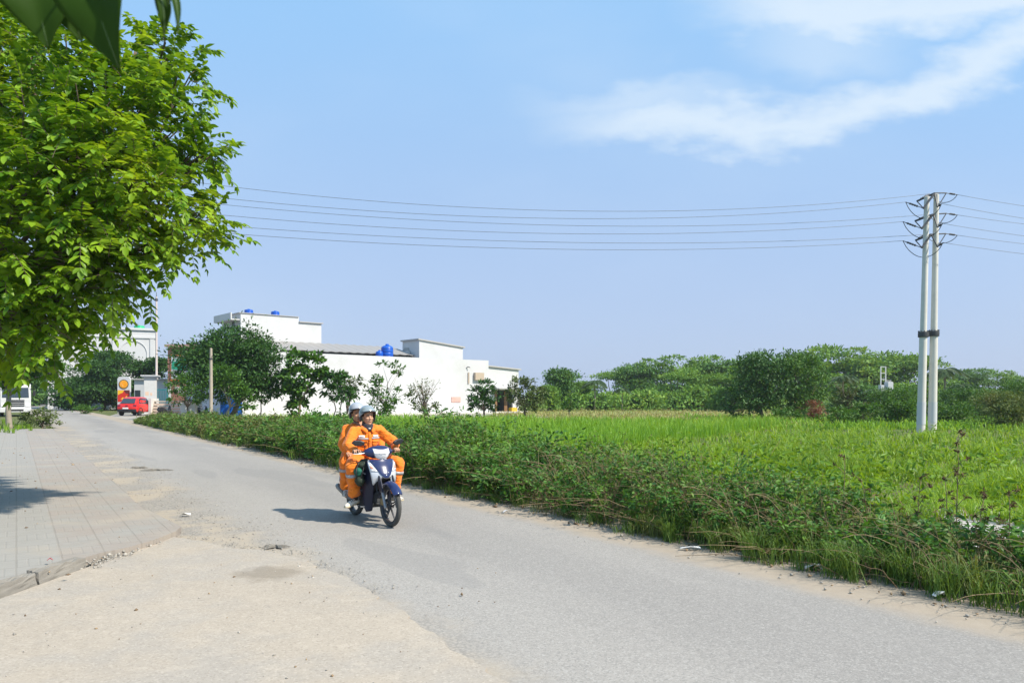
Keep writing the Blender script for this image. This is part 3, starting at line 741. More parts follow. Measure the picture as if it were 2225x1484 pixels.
# dry brown stems arching out of the growth
def twigs(name, n, u0, u1, seed, hmax=1.0, rad=.004, front=6.6):
    r = np.random.default_rng(seed); u = r.uniform(u0, u1, n); v = front + .1 + r.random(n) ** 1.3 * 1.1
    a = r.uniform(0, 2 * np.pi, n); H = hedge_h(u) * r.uniform(.25, 1.15, n) * hmax; ln = r.uniform(.2, 1.1, n) * hedge_h(u)
    d = np.stack([np.cos(a), np.sin(a), np.zeros(n)], -1) - np.array([RN.x, RN.y, 0]) * .45
    s = np.linspace(0, 1, 9)[None, :, None]; z = np.array([0, 0, 1.])
    path = npuv(u, v, np.zeros(n))[:, None] + z * (H[:, None, None] * (1.75 * s - .95 * s * s)) + d[:, None] * (ln[:, None, None] * s ** 1.4)
    path += np.cumsum(r.normal(0, .012, path.shape), 1); path[..., 2] = np.maximum(path[..., 2], .015)
    V, Fq = twig_geo(path, rad * r.uniform(.6, 1.5, n), 4)
    return tag(np_obj(name, V, [Fq], L_twig), kind='stuff')
twigs('dry_twigs', 460, .8, 10.5, 8, 1.1, .0042, 6.75); twigs('dry_twigs', 160, 11, 24, 9, .9, .006)
twigs('dry_twigs', 90, 1.0, 10.5, 10, .45, .0055, 6.55)
weeds('roadside_weeds', 190, 1.0, 10.5, .04, L_brownweed, 71, hs=1.2, per=15, asp=.4)
weeds('roadside_weeds', 300, 5.0, 26, .06, L_weedb, 72, hs=1.22, per=16)

# rough grass along the foot of the weeds and the low end on the right
def grass(name, P, H, Wd, lean, matl, seed, sharp=None):
    r = np.random.default_rng(seed); V, ff = blade_geo(P, H, Wd, lean, r)
    return tag(np_obj(name, V, ff, matl), kind='stuff')
def tufted(n, u0, u1, v0, v1, seed, nt):
    r = np.random.default_rng(seed); tu = r.uniform(u0, u1, nt); tv = r.uniform(v0, v1, nt); w_ = r.integers(0, nt, n)
    return tu[w_] + r.normal(0, .06, n), tv[w_] + r.normal(0, .05, n), (.6 + .6 * r.random(nt))[w_]
u, v, k = tufted(8200, .2, 7.4, 6.60, 7.5, 12, 210); grass('verge_grass', npuv(u, v, np.zeros(len(u))), .40 * k, .0075, .85, L_verge, 13)
u, v, k = tufted(2600, 6.5, 16, 6.5, 6.95, 14, 110); grass('verge_grass', npuv(u, v, np.zeros(len(u))), .20 * k, .006, .9, L_verge, 15)
u, v, k = tufted(2200, 15, 55, 6.45, 7.1, 16, 160); grass('verge_grass', npuv(u, v, np.zeros(len(u))), .35 * k, .016, .8, L_verge, 17)

# the field: tall fine grass to the left, shorter sunlit meadow to the right
def field(n, y0, y1, cond, seed, power=1.0):
    r = np.random.default_rng(seed); iy = r.uniform(1 / y1, 1 / y0, n * 3); Y = 1 / iy
    X = (r.uniform(-.42, .82, n * 3)) * Y
    v = X * RN.x + Y * RN.y; ok = (v > 8.2) & cond(X, Y, v); X, Y = X[ok][:n], Y[ok][:n]
    return np.stack([X, Y, np.full(len(X), -.04)], -1)
tall = lambda X, Y, v: ((X - 2.2) * 16 - (Y - 23) * 11.0 < 0) & (X < 16)
clump = lambda P, s: .5 + .5 * np.sin(P[:, 0] * s + 1.7 * np.sin(P[:, 1] * s * .6)) * np.sin(P[:, 1] * s * .8 + 2 * np.sin(P[:, 0] * s * .5))
P = field(60000, 12, 46, lambda X, Y, v: tall(X, Y, v) & (X > -15), 41)
sc_ = np.clip(P[:, 1] / 22, .7, 2.0)
grass('tall_grass', P, (.56 + .22 * clump(P, .9)) * np.random.default_rng(1).uniform(.75, 1.2, len(P)), .016 * sc_, .38, L_grass, 42)
P = field(52000, 8.5, 44, lambda X, Y, v: ~tall(X, Y, v), 43)
c1 = clump(P, 1.15); keep = np.random.default_rng(2).random(len(P)) < .22 + .85 * c1; P = P[keep]; c1 = c1[keep]
# thin out where the bare concrete path lies
vv = P[:, 0] * RN.x + P[:, 1] * RN.y; uu = P[:, 0] * RD.x + P[:, 1] * RD.y
keep = ~((vv > 8.6) & (vv < 11.4) & (uu < 5.4)); P = P[keep]; c1 = c1[keep]
sc_ = np.clip(P[:, 1] / 16, .8, 2.4)
grass('meadow_grass', P, (.13 + .46 * c1 ** 1.8) * np.random.default_rng(3).uniform(.7, 1.25, len(P)), .02 * sc_, .95, L_meadow, 44)
P = field(15000, 8.5, 40, lambda X, Y, v: ~tall(X, Y, v), 45)
P = P[clump(P, 1.6) > .62]
vv = P[:, 0] * RN.x + P[:, 1] * RN.y; uu = P[:, 0] * RD.x + P[:, 1] * RD.y; P = P[~((vv > 8.6) & (vv < 11.4) & (uu < 5.4))]
rr_ = np.random.default_rng(6); k = len(P); P[:, 2] = rr_.uniform(.05, .42, k)
V, Fq = leaf_geo(P, unit(rr_.normal(size=(k, 3)) * np.array([1, 1, .5])), rr_.normal(size=(k, 3)) * .4 + np.array([0, 0, 1.]), rr_.uniform(.10, .2, k) * np.clip(P[:, 1] / 15, .5, 1.2), rr_.uniform(.05, .1, k) * np.clip(P[:, 1] / 15, .5, 1.2), droop=.25)
tag(np_obj('broadleaf_ground_cover', V, [Fq], leaf_mat('ground_cover_leaf', (.09, .19, .012), (.19, .34, .025), (.06, .15, .015), .4, .5, .5)), kind='stuff')
P = field(16000, 42, 120, lambda X, Y, v: (X > -2) & (X < Y * .42), 47)
grass('dry_field_grass', P, .28 * np.random.default_rng(4).uniform(.5, 1.3, len(P)), .07, .7, L_dry, 48)
P = field(14000, 40, 66, lambda X, Y, v: (X < 2) | (X > 14), 49)
grass('meadow_grass', P, .42 * np.random.default_rng(7).uniform(.5, 1.3, len(P)), .06, .6, L_grass, 50)

# tall single weed stalks with dry heads that stand clear of the growth
def stalk(px, py_top, y, label, h=None, lean=0, seed=0, side=5):
    r_ = random.Random(seed); top = AT(px, py_top, y); base = Vector((top.x - lean, top.y, 0))
    t = thing('weed_stalk', label, 'weed', base, 0, 'dry stalks standing out of the roadside weeds')
    H = top.z; b = MB(); pts = [Vector((lean * s ** 1.5 + r_.gauss(0, .012), r_.gauss(0, .01), H * s)) for s in np.linspace(0, 1, 7)]
    b.tube(pts, [.008 - .005 * s for s in np.linspace(0, 1, 7)], 5)
    tips = [pts[-1]]
    for k in range(side):
        p = pts[3 + k % 4]; d = Vector((r_.gauss(0, 1), r_.gauss(0, 1), r_.uniform(.5, 1.4))).normalized() * r_.uniform(.06, .16)
        b.tube([p, p + d * .5 + Vector((0, 0, .01)), p + d], [.0035, .003, .002], 4); tips.append(p + d)
    b.build('stem', L_twig, t, smooth=True)
    g = np.random.default_rng(seed); Q = []; 
    for q in tips:
        Q = np.array([np.array(q) + g.normal(0, .007, 3) for _ in range(14)]); k = 14
        V, Fq = leaf_geo(Q, g.normal(size=(k, 3)), g.normal(size=(k, 3)), g.uniform(.02, .045, k), g.uniform(.01, .02, k)); np_obj('seed_head', V, [Fq], L_seed, t)
    Lp = []; 
    for s in range(2, 7):
        Lp += [np.array(pts[s])] * 3
    Lp = np.array(Lp); k2 = len(Lp); V2, F2 = leaf_geo(Lp, g.normal(size=(k2, 3)) * np.array([1, 1, .4]), g.normal(size=(k2, 3)) * .3 + np.array([0, 0, 1]), g.uniform(.05, .11, k2), .022)
    np_obj('leaves', V2, [F2], L_weedy, t)
stalk(2080, 962, 7.6, 'tallest dry brown weed stalk on the right, standing high over the weeds', seed=1, side=9)
stalk(1838, 995, 8.4, 'thin upright brown stalk left of the tallest dry weed stalk', seed=2, lean=.03)
stalk(2050, 1040, 7.4, 'short stalk with drooping dry head just left of the tallest weed stalk', seed=3, lean=-.08)
stalk(2140, 1078, 7.0, 'dark forked weed stalk in front of the pale concrete path, second from the right', seed=4, lean=.12, side=7)
stalk(2195, 1072, 6.8, 'dry weed stalk with a curled brown head at the right edge of the photo', seed=5, lean=.05, side=7)
stalk(2000, 1038, 7.8, 'brown stalk in the cluster just right of the middle of the right hand weeds', seed=6, side=7)
stalk(1875, 1042, 8.2, 'stubby dry stalk low among the weeds below the thin upright brown stalk', seed=7, lean=-.05)
# ------------------------------------------------------------------ utility poles and wires
def pole(base, H, r0, r1, label, lean_=0.0, patch=None):
    t = thing('utility_pole', label, 'utility pole', base, 0, 'concrete utility poles')
    j = H * .415; rj = r0 + (r1 - r0) * .415
    b = MB(); b.lathe([(r0, -.4), (r0, 0), (rj + .012, j)], 20); b.build('lower_shaft', M_concrete, t, smooth='auto')
    b = MB(); b.lathe([(rj - .012, j), (r1, H), (r1 * .6, H + .03), (0, H + .04)], 20); b.build('upper_shaft', M_concrete, t, smooth='auto')
    b = MB(); b.lathe([(rj + .015, j - .17), (rj + .075, j - .15), (rj + .085, j - .02), (rj + .075, j + .09), (rj + .01, j + .12)], 20)
    for k in range(10):
        a = k * math.pi / 5; b.box((math.cos(a) * (rj + .06), math.sin(a) * (rj + .06), j), (.03, .03, .34), rz=a)
    b.build('joint_flange', M_steel, t, smooth='auto')
    lean = lean_
    if patch:
        for (za, zb) in patch:
            b = MB(); b.lathe([(r0 + .008 + (rj + .012 - r0) * z_ / j, z_) for z_ in np.linspace(za, zb, 4)], 40, 0, None, False); b.build('painted_band', M_white, t, smooth=True)
    for k in kids(t):
        for v_ in k.data.vertices: v_.co.x += lean * v_.co.z
    return t
PL = Vector((20.95, 37.9, 0)); PR = Vector((21.62, 38.05, 0))
pole(PL, 12.0, .205, .125, 'left one of the two white concrete poles standing close together in the field', .026, patch=[(.35, 1.5)])
pr = pole(PR, 12.15, .205, .125, 'right one of the two white concrete poles standing close together, carrying the crossarms', .0175, patch=[(.45, 1.5)])
PW = Vector((-22.6, 31.6, 0))
pole(PW, 12.1, .2, .13, 'concrete pole hidden at far left behind the big tree, holding the wires')
ya = 37.95
def W2(px, py, dy=0): return AT(px, py, ya + dy)
levels = [dict(L=[(1992, 437.5, .6), (2006.5, 453, -.5)], R=[(2056, 420, .5), (2037, 450.5, -.5)], c=(2031, 420), oL=[(2020, 421.5, 1.0), (1968, 439.5, .6)], oR=[(2080, 423.5, .5), (2046, 443, -.6)]),
          dict(L=[(1988, 480.5, .6), (2003, 497, -.5)], R=[(2056, 464, .5), (2037, 494.5, -.5)], c=(2028, 466), oL=[(2018, 466.5, 1.0), (1962, 482, .6)], oR=[(2080, 467.5, .5), (2048, 486, -.6)]),
          dict(L=[(1989, 522.5, .6), (2003, 538.5, -.5)], R=[(2055, 508, .5), (2037, 537, -.5)], c=(2023, 509.5), oL=[(2010, 510, 1.0), (1962, 523.5, .6)], oR=[(2080, 511.5, .5), (2049, 527.5, -.6)])]
lw = []; rw = []
for lv in levels:
    arm = MB(); c = W2(*lv['c']); rel = lambda p: Vector(p) - PR
    for side in ('L', 'R'):
        for q in lv[side]:
            e = W2(q[0], q[1], q[2])
            arm.tube([rel(c), rel(e)], .055 if side == 'L' else .035, 5)
        e1, e2 = [W2(q[0], q[1], q[2]) for q in lv[side]]
        arm.tube([rel(e1), rel(e2)], .028, 5)
    o = arm.build('crossarm', M_steel, pr)
    for side in ('oL', 'oR'):
        for k, q in enumerate(lv[side]):
            e = W2(q[0], q[1], q[2]); a = W2(*lv[side[1]][k][:2], lv[side[1]][k][2])
            ib = MB(); d = (e - a); n = 6
            pts = [rel(a + d * (i / 24)) for i in range(25)]; rs = [.018] + [(.052 if i % 3 else .03) if 6 < i < 19 else .02 for i in range(24)]
            ib.tube(pts, rs, 7); ib.build('insulator', M_steel, o)
            (lw if side == 'oL' else rw).append(e)
    # drooping jumper from the left wires to the right ones
    for k in range(2):
        a = W2(*lv['oL'][k][:2], lv['oL'][k][2]); e = W2(*lv['oR'][k][:2], lv['oR'][k][2])
        jb = MB(); pts = []
        for i in range(15):
            s = i / 14; p = a.lerp(e, s); p.z -= .8 * (4 * s * (1 - s)) ** .8 * (1 if k else .55); pts.append(rel(p))
        jb.tube(pts, .018, 5); jb.build('jumper', M_steel, o)
def wire(a, e, sag, label):
    pts = []
    for i in range(41):
        s = i / 40; p = a.lerp(e, s); p.z -= sag * 4 * s * (1 - s); pts.append(p)
    b = MB(); b.tube(pts, .011, 5)
    tag(b.build('power_line', M_wire, smooth=True), label, 'power line', 'wires strung between the poles')
names = ['topmost', 'second', 'third', 'fourth', 'fifth', 'lowest']
pys = [(402, 457), (429, 474), (443, 489), (466, 507), (489, 526), (505, 541)]
for i, (e, (y1, y2)) in enumerate(zip(lw, pys)):
    # quadratic through the three sightings in elevation gives the far end height at the left pole
    ft = lambda px: (px - 440) / 1560.0
    bb = (y2 - y1 - ft(1200) * ((F * (CAMZ - e.z) / e.y + HOR) - y1)) / (ft(1200) ** 2 - ft(1200)); aa = ((F * (CAMZ - e.z) / e.y + HOR) - y1) - bb
    off = Vector((-.9 if i % 2 else .5, -.7 if i % 2 else .6, 0)); A = PW + off
    pxl = CX + F * A.x / A.y; t_ = ft(pxl); pyl = y1 + aa * t_ + bb * t_ * t_
    A.z = CAMZ - (pyl - HOR) / F * A.y; A.z = max(min(A.z, 12.4), 8.6)
    mid = A.lerp(e, .5); pm_ = CX + F * mid.x / mid.y; t_ = ft(pm_); pym = y1 + aa * t_ + bb * t_ * t_
    sag = mid.z - (CAMZ - (pym - HOR) / F * mid.y)
    wire(A, e, max(.3, min(sag, 3)), names[i] + ' of the six thin wires crossing the sky left of the twin poles')
ry = [448, 475, 487, 513, 530, 552]
for i, e in enumerate(rw):
    X2, Y2 = 62.0, 46.0
    sag = 1.5; zt = None
    # end height so that the wire passes the sighting at the right photo edge
    px_t = 2225.0; k = (px_t - CX) / F; D = Vector((X2 - e.x, Y2 - e.y)); s = (k * e.y - e.x) / (D.x - k * D.y)
    yv = e.y + s * D.y; zs = CAMZ - (ry[i] - HOR) / F * yv; zt = (zs + sag * 4 * s * (1 - s) - e.z * (1 - s)) / s
    zt = max(5, min(14, zt))
    wire(Vector(e), Vector((X2, Y2, zt)), sag, names[i] + ' of the six thin wires leaving the twin poles to the right edge')
pole(Vector((62, 46, 0)), 12.2, .2, .13, 'next concrete pole of the line far outside the right edge')

# ------------------------------------------------------------------ long white factory building
ang = math.atan2(.654, .756)
fb = thing('factory_building', 'long low white building with grey roof and a taller white block at its left end', 'building', (-23.4, 64, 0), ang)
def wallbox(b, x0, x1, y0, y1, z0, z1, m=0): b.box(((x0 + x1) / 2, (y0 + y1) / 2, (z0 + z1) / 2), (x1 - x0, y1 - y0, z1 - z0), m)
b = MB(); wallbox(b, 0, 27.5, 0, .25, -.1, 5.78); wallbox(b, 0, .25, .25, 15, -.1, 5.78); wallbox(b, 27.25, 27.5, .25, 15, -.1, 5.78); wallbox(b, .25, 27.25, 14.75, 15, -.1, 5.78)
wallbox(b, 2.2, 3.4, -.06, .30, 5.79, 6.15); b.build('wall', M_white, fb)
b = MB(); wallbox(b, .26, 27.24, .26, 14.74, 5.0, 5.15); b.build('roof_deck', M_slab, fb)
b = MB(); wallbox(b, .3, 18.9, 2.3, 2.5, 5.16, 6.1, 0); b.build('shaded_gap_wall', M_darkgap, fb)  # wall below the roof, coloured dark to paint the shaded gap there
b = MB()
n = 90
b.grid([[(-.6 + 19.5 * i / n, y, z + .03 * math.sin(i * 1.4)) for i in range(n + 1)] for y, z in ((1.7, 6.12), (6.2, 7.2), (10.8, 6.12))]); b.build('roof', M_greymetal, fb, solid=.06, fix=False)
b = MB(); wallbox(b, 18.6, 18.9, 2.6, 10, 5.16, 6.6); b.build('gable_wall', M_offwhite, fb)
# taller block at the left end
tw_ = MB(); wallbox(tw_, 2.3, 8.15, 6.3, 11, 5.16, 9.72); wallbox(tw_, 8.15, 10.6, 6.31, 11, 5.16, 9.22); tb_ = tw_.build('stair_block', M_white, fb)
b = MB(); wallbox(b, 8.16, 10.75, 6.15, 11.1, 9.221, 9.32); wallbox(b, 2.12, 8.1, 6.2, 11.12, 9.721, 9.78); b.build('roof_slab', M_slab, tb_)
b = MB(); wallbox(b, 2.24, 2.31, 7.4, 8.3, 6.6, 9.0); b.build('window', M_darkgap, tb_)
b = MB(); wallbox(b, 1.4, 2.29, 6.4, 11, 9.05, 9.15); wallbox(b, 1.4, 1.5, 6.4, 11, 9.16, 9.72); wallbox(b, 2.15, 2.29, 7.2, 7.38, 6.5, 9.04); wallbox(b, 2.15, 2.29, 8.32, 8.5, 6.5, 9.04); b.build('canopy', M_offwhite, tb_)
# roof house on the right
b = MB(); b.prism([(19.0, 5.16), (24.7, 5.16), (24.7, 7.12), (19.0, 7.68)], (0, 1.0, 0), (1, 0, 0), (0, 0, 1), (0, 3.2, 0)); rh = b.build('roof_house', M_white, fb)
b = MB(); b.prism([(18.82, 7.70), (24.9, 7.10), (24.9, 7.24), (18.82, 7.84)], (0, .85, 0), (1, 0, 0), (0, 0, 1), (0, 3.5, 0)); b.build('roof_slab', M_slab, rh)
b = MB(); wallbox(b, 18.94, 19.01, 2.9, 3.9, 5.3, 7.0); b.build('door', M_slab, rh)
# lower extension with a doorway at the right end
b = MB(); b.prism([(27.51, -.1), (28.6, -.1), (28.6, 2.5), (31.3, 2.5), (31.3, -.1), (32.2, -.1), (32.2, 4.82), (27.51, 5.1)], (0, .3, 0), (1, 0, 0), (0, 0, 1), (0, .25, 0)); wallbox(b, 31.95, 32.2, .56, 8, -.1, 4.8); wallbox(b, 27.51, 31.94, 7.75, 8, -.1, 4.8)
ex = b.build('extension', M_white, fb)
b = MB(); b.prism([(27.51, 5.12), (32.45, 4.83), (32.45, 4.98), (27.51, 5.27)], (0, .1, 0), (1, 0, 0), (0, 0, 1), (0, 8, 0)); b.build('roof_slab', M_slab, ex)
b = MB(); wallbox(b, 28.7, 31.2, 2.6, 2.7, 0, 2.5); wallbox(b, 28.62, 31.28, .56, 2.6, 2.42, 2.5); b.build('doorway', M_darkgap, ex)  # dark back and ceiling panels paint the shade inside the porch
b = MB(); wallbox(b, 28.2, 31.8, -1.0, .28, 2.62, 2.74); b.build('awning', M_slab, ex)
M_wood = pm('brown_wood', (.22, .12, .055), .6, .2, 6)
b = MB(); wallbox(b, 28.62, 28.9, .2, .5, 0, 2.5); wallbox(b, 30.3, 30.75, .6, .7, 0, 2.4); b.build('door_frame', M_wood, ex)
b = MB(); wallbox(b, 30.4, 31.2, -.6, -.05, 0, .55); b.build('yellow_crate', pm('yellow_paint', (.6, .38, .03), .5), ex)
b = MB(); wallbox(b, 25.4, 26.6, -.35, -.01, 3.6, 4.4); wallbox(b, 24.6, 24.75, -.12, -.01, 3.2, 4.4); b.build('air_conditioner', pm('beige_metal', (.42, .34, .26), .6), fb)
b = MB(); wallbox(b, 22.4, 23.6, -.06, -.008, 1.2, 1.75); b.build('faded_notice', pm('faded_red', (.6, .35, .30), .8, .3, 2), fb)
b = MB(); wallbox(b, -.2, 32.4, -1.2, -.02, -.1, .12); b.build('plinth', M_concrete, fb)
b = MB(); b.tube([(24.4, -.03, 4.9), (24.55, -.18, 5.0), (24.7, -.3, 4.92)], .05, 6); b.build('lamp', M_steel, fb)

def FB(x, y, z):
    c, s = math.cos(ang), math.sin(ang); return Vector((-23.4 + x * c - y * s, 64 + x * s + y * c, z))
def tank(p, r_, h, label, mat, parts=True, squat=1.0):
    t = thing('water_tank', label, 'water tank', p, 0, 'plastic roof water tanks')
    b = MB(); prof = [(r_ * .96, 0), (r_, .03)]
    for k in range(1, 5): prof += [(r_, h * k / 5 - .04), (r_ * .965, h * k / 5), (r_, h * k / 5 + .04)]
    prof += [(r_, h * .86), (r_ * .9, h * .95), (r_ * .6, h * 1.02), (r_ * .3, h * 1.05)]
    b.lathe(prof, 24); b.build('body', mat, t, smooth='auto')
    b = MB(); b.lathe([(r_ * .3, h * 1.04), (r_ * .3, h * 1.1), (r_ * .2, h * 1.13), (0, h * 1.13)], 16); b.build('lid', mat, t, smooth='auto')
    return t
tank(FB(15.2, 1.1, 5.16), .62, 1.72, 'big blue water tank standing on the long low roof behind the wall', M_blue)
tank(FB(14.3, 1.1, 5.16), .38, 1.15, 'small blue water tank close beside the big one on the low roof', M_blue)
tank(FB(3.9, 8.4, 9.79), .42, .55, 'left blue tank peeking over the top of the tall white block', M_blue)
tank(FB(6.6, 8.4, 9.79), .42, .58, 'right blue tank peeking over the top of the tall white block', M_blue)

# ------------------------------------------------------------------ far white hall at the left with arch panels
hp = G(340, 887); hY = 112.0
hall = thing('white_hall', 'tall white building at left with cornice and arch mouldings above dark trees', 'building', ((340 - CX) / F * hY, hY, 0), R(28))
b = MB(); wallbox(b, -14, 0, 0, 16, -.1, 11.7); b.build('wall', M_white, hall)
b = MB(); wallbox(b, -14.2, .2, -.22, 16.2, 11.702, 12.05); wallbox(b, -14.1, .12, -.14, -.003, 10.5, 10.85); wallbox(b, -14.05, .06, -.09, -.003, 5.9, 6.15); b.build('cornice', M_white, hall, bevel=.04)
for x in (-.6, -5.6, -13.3):
    b = MB(); wallbox(b, x - .28, x + .28, -.12, -.004, 6.2, 10.45); b.build('pilaster', M_white, hall)
def arch(xc, w_, z0, z1):
    b = MB(); r_ = w_ / 2; pts = [(xc - r_, -.05, z0), (xc - r_, -.05, z1 - r_)] + [(xc - r_ * math.cos(a), -.05, z1 - r_ + r_ * math.sin(a)) for a in np.linspace(.1, math.pi - .1, 14)] + [(xc + r_, -.05, z1 - r_), (xc + r_, -.05, z0)]
    b.tube(pts, .06, 5); b.build('arch_moulding', M_white, hall)
for x in (-3.1, -9.4): arch(x, 3.6, 6.3, 10.1)
for x, z in ((-8.2, 9.3), (-7.3, 9.3), (-10.6, 9.5), (-6.2, 7.7)):
    b = MB(); wallbox(b, x - .3, x + .3, -.06, -.004, z - .2, z + .2); b.build('vent_window', M_darkgap, hall)
b = MB(); b.prism([(-13, 12.06), (-7, 12.06), (-9.2, 13.1), (-11.8, 13.1)], (0, 3, 0), (1, 0, 0), (0, 0, 1), (0, 6, 0)); b.build('roof', pm('red_roof_tile', (.35, .09, .08), .7, .2, 3), hall)
tank(Vector((hall.location.x - 2.9, hY + .6, 12.06)), .75, .5, 'green tank on the roof of the tall white building at left', M_green)

# gate, pillar and signs at the forecourt
def GP(px, py): return G(px, py)
p = GP(327, 898)
gp = thing('gate_pillar', 'white square gate pillar with a flat cap beside the red car', 'pillar', p, R(18))
b = MB(); b.box((0, 0, 1.85), (1.12, 1.12, 3.9)); b.build('shaft', M_offwhite, gp, bevel=.03)
b = MB(); b.box((0, 0, 3.88), (1.5, 1.5, .16)); b.box((0, 0, 4.0), (1.72, 1.72, .12)); b.build('cap', M_white, gp, bevel=.02)
b = MB(); b.box((-.25, -.565, 2.1), (.34, .01, .4)); b.box((.15, -.565, 2.05), (.2, .01, .3)); b.build('faded_stencil', pm('faded_orange', (.66, .48, .36), .8, .1, 6), gp)
M_teal = pm('teal_metal', (.02, .22, .25), .5, .1, 4)
gt = thing('metal_gate', 'teal barred metal gate right of the white gate pillar', 'gate', GP(352, 897), R(10))
b = MB()
for z in (.25, 2.55): b.box((0, 0, z), (1.15, .06, .1))
b.box((-.6, 0, 1.35), (.08, .08, 2.7)); b.box((.6, 0, 1.35), (.08, .08, 2.7)); b.build('gate_frame', M_teal, gt)
b = MB()
for i in range(6): b.box((-.45 + .18 * i, 0, 1.4), (.04, .04, 2.2))
b.build('bars', M_teal, gt)
b = MB(); b.box((.78, .1, 1.7), (.22, .22, 3.4)); b.build('white_post', M_white, gt)
gw = thing('guard_house', 'small white house with a dark window partly hidden behind the gate pillar', 'house', GP(345, 893.5), R(8))
b = MB(); b.box((0, 0, 1.9), (4.6, 3, 3.8)); b.build('wall', M_white, gw)
b = MB(); b.box((0, 0, 3.87), (5.2, 3.6, .14)); b.build('roof', M_slab, gw)
b = MB(); b.box((-1.9, -1.52, 1.9), (.6, .05, 1.3)); b.build('window', M_darkgap, gw)

# fuel sign: white panel, orange disc, red and yellow flame below
p = GP(270, 898); sg = thing('fuel_sign', 'white upright sign with an orange disc above red and yellow, behind the red car', 'sign', p, R(6))
b = MB(); b.box((0, 0, 1.85), (1.3, .28, 3.7)); b.prism([(-.65 + .0, 3.701), (.65, 3.701), (.5, 3.9), (-.5, 3.9)], (0, -.14, 0), (1, 0, 0), (0, 0, 1), (0, .28, 0)); b.build('panel', M_white, sg, bevel=.02)
M_or = pm('sign_orange', (.78, .32, .01), .4, .06, 4)
Mx = Matrix.Translation((0, -.142, 3.1)) @ Matrix.Rotation(R(90), 4, 'X')
b = MB(); b.lathe([(.50, 0), (.50, .03)], 32, 0, Mx); b.build('disc_rim', pm('sign_dark_green', (.05, .06, .04), .5), sg)
b = MB(); b.lathe([(.42, .031), (.42, .05), (.38, .06)], 32, 0, Mx)
for k in range(7):
    a = R(90 + (k - 3) * 26); b.tube([Mx @ Vector((.02, -.30, .063)), Mx @ Vector((.34 * math.cos(a), .34 * math.sin(a), .063))], .014, 4, 0)
b.build('disc', M_or, sg)
b = MB(); b.box((0, -.146, 1.85), (1.22, .01, 1.25)); lp = b.build('lower_panel', pm('sign_red', (.55, .03, .015), .45, .15, 2), sg)
b = MB(); b.prism([(-.6, 2.46), (.05, 2.46), (-.1, 2.2), (-.35, 2.1), (-.6, 1.95)], (0, -.158, 0), (1, 0, 0), (0, 0, 1), (0, .005, 0)); b.prism([(-.3, 1.5), (-.1, 1.72), (.1, 1.6), (.3, 1.9), (.45, 1.7), (.3, 1.45), (0, 1.4)], (0, -.158, 0), (1, 0, 0), (0, 0, 1), (0, .005, 0)); b.build('flame_graphic', pm('sign_yellow', (.8, .45, .02), .45), lp)
b = MB(); b.prism([(.0, 2.46), (.6, 2.46), (.6, 2.05), (.2, 2.15)], (0, -.158, 0), (1, 0, 0), (0, 0, 1), (0, .005, 0)); b.build('dark_graphic', pm('sign_maroon', (.12, .02, .02), .5), lp)

# shop hoarding behind the trees
p = AT(381, 862, 84); p.z = 0
hb = thing('shop_hoarding', 'brick-red shop front with orange framed sign board, left of the big round tree', 'shop', p, R(-4))
M_brick = pm('brick_red', (.34, .16, .11), .85, .15, 5)
b = MB(); b.box((2.2, 2, 3.7), (6.2, 4, 7.4)); b.build('wall', M_brick, hb)
b = MB(); b.box((2.2, 1.9, 7.55), (6.6, 4.5, .28)); b.build('roof', pm('pink_roof', (.45, .27, .22), .8), hb)
b = MB(); b.box((.55, -.04, 5.05), (2.2, .06, 3.0)); b.build('sign_frame', pm('orange_frame', (.62, .2, .05), .5), hb)
b = MB(); b.box((.55, -.09, 5.1), (1.95, .03, 2.6)); bd = b.build('sign_board', M_white, hb)
b = MB(); b.prism([(-.4, 4.9), (1.5, 4.7), (1.5, 6.1), (-.3, 6.0)], (0, -.115, 0), (1, 0, 0), (0, 0, 1), (0, .008, 0)); b.build('green_panel', pm('sign_green', (.03, .33, .19), .5, .2, 1), bd)
for k in range(4):
    b = MB(); b.box((.0 + .34 * k, -.12, 5.85), (.22, .008, .16)); b.build('pale_letter', M_white, bd)
b = MB()
for k, (x, z) in enumerate(((.2, 3.6), (.75, 3.65), (.9, 3.5))): b.box((x, -.05, z - 1.05), (.42, .04, .7))
b.build('posters', M_offwhite, hb)
b = MB()
for k in range(5): b.box((0, 0, .12 + .3 * k), (5, 1.6 - .3 * k, .24 if k < 4 else .1))
st = thing('entrance_steps', 'beige steps to the shop front left of the white stone block', 'steps', AT(392, 903, 72) * 1, R(0))
st.location.z = 0
b.build('treads', pm('beige_stone', (.55, .46, .37), .8, .08, 3), st)
b = MB(); b.box((-2.6, 0, .8), (.25, 1.6, 1.6)); b.build('side_wall', M_offwhite, st)

def slimpole(px, pyb, pyt, Y, r_, name, label, cat, mat, tip=None):
    base = AT(px, HOR, Y); base.z = 0; H = CAMZ - (pyt - HOR) / F * Y
    t = thing(name, label, cat, base)
    b = MB(); b.lathe([(r_, -.2), (r_ * .95, H * .5), (r_ * .7, H), (0, H + .03)], 12); b.build('shaft', mat, t, smooth='auto')
    b = MB()
    if tip == 'mast':
        b.lathe([(r_ * 1.3, H - .5), (r_ * 1.3, H - .3), (r_ * .4, H - .1), (.02, H + .6)], 10); b.build('finial', M_steel, t, smooth='auto')
    else:
        b.lathe([(r_ * .95, H - .75), (r_ * .95, H - .65)], 10); b.tube([(0, 0, H - .5), (r_ * 1.5, -r_, H - .55)], .02, 5); b.build('bracket', M_steel, t)
    return t
slimpole(340, 0, 645, 92, .14, 'radio_mast', 'thin tall pale mast rising right of the tall white building', 'mast', pm('pinkish_concrete', (.55, .47, .44), .8), 'mast')
slimpole(458.5, 0, 757, 49, .118, 'concrete_post', 'bare weathered grey post standing in front of the big round tree', 'post', pm('weathered_post', (.36, .31, .25), .9, .2, 4, .2), None)
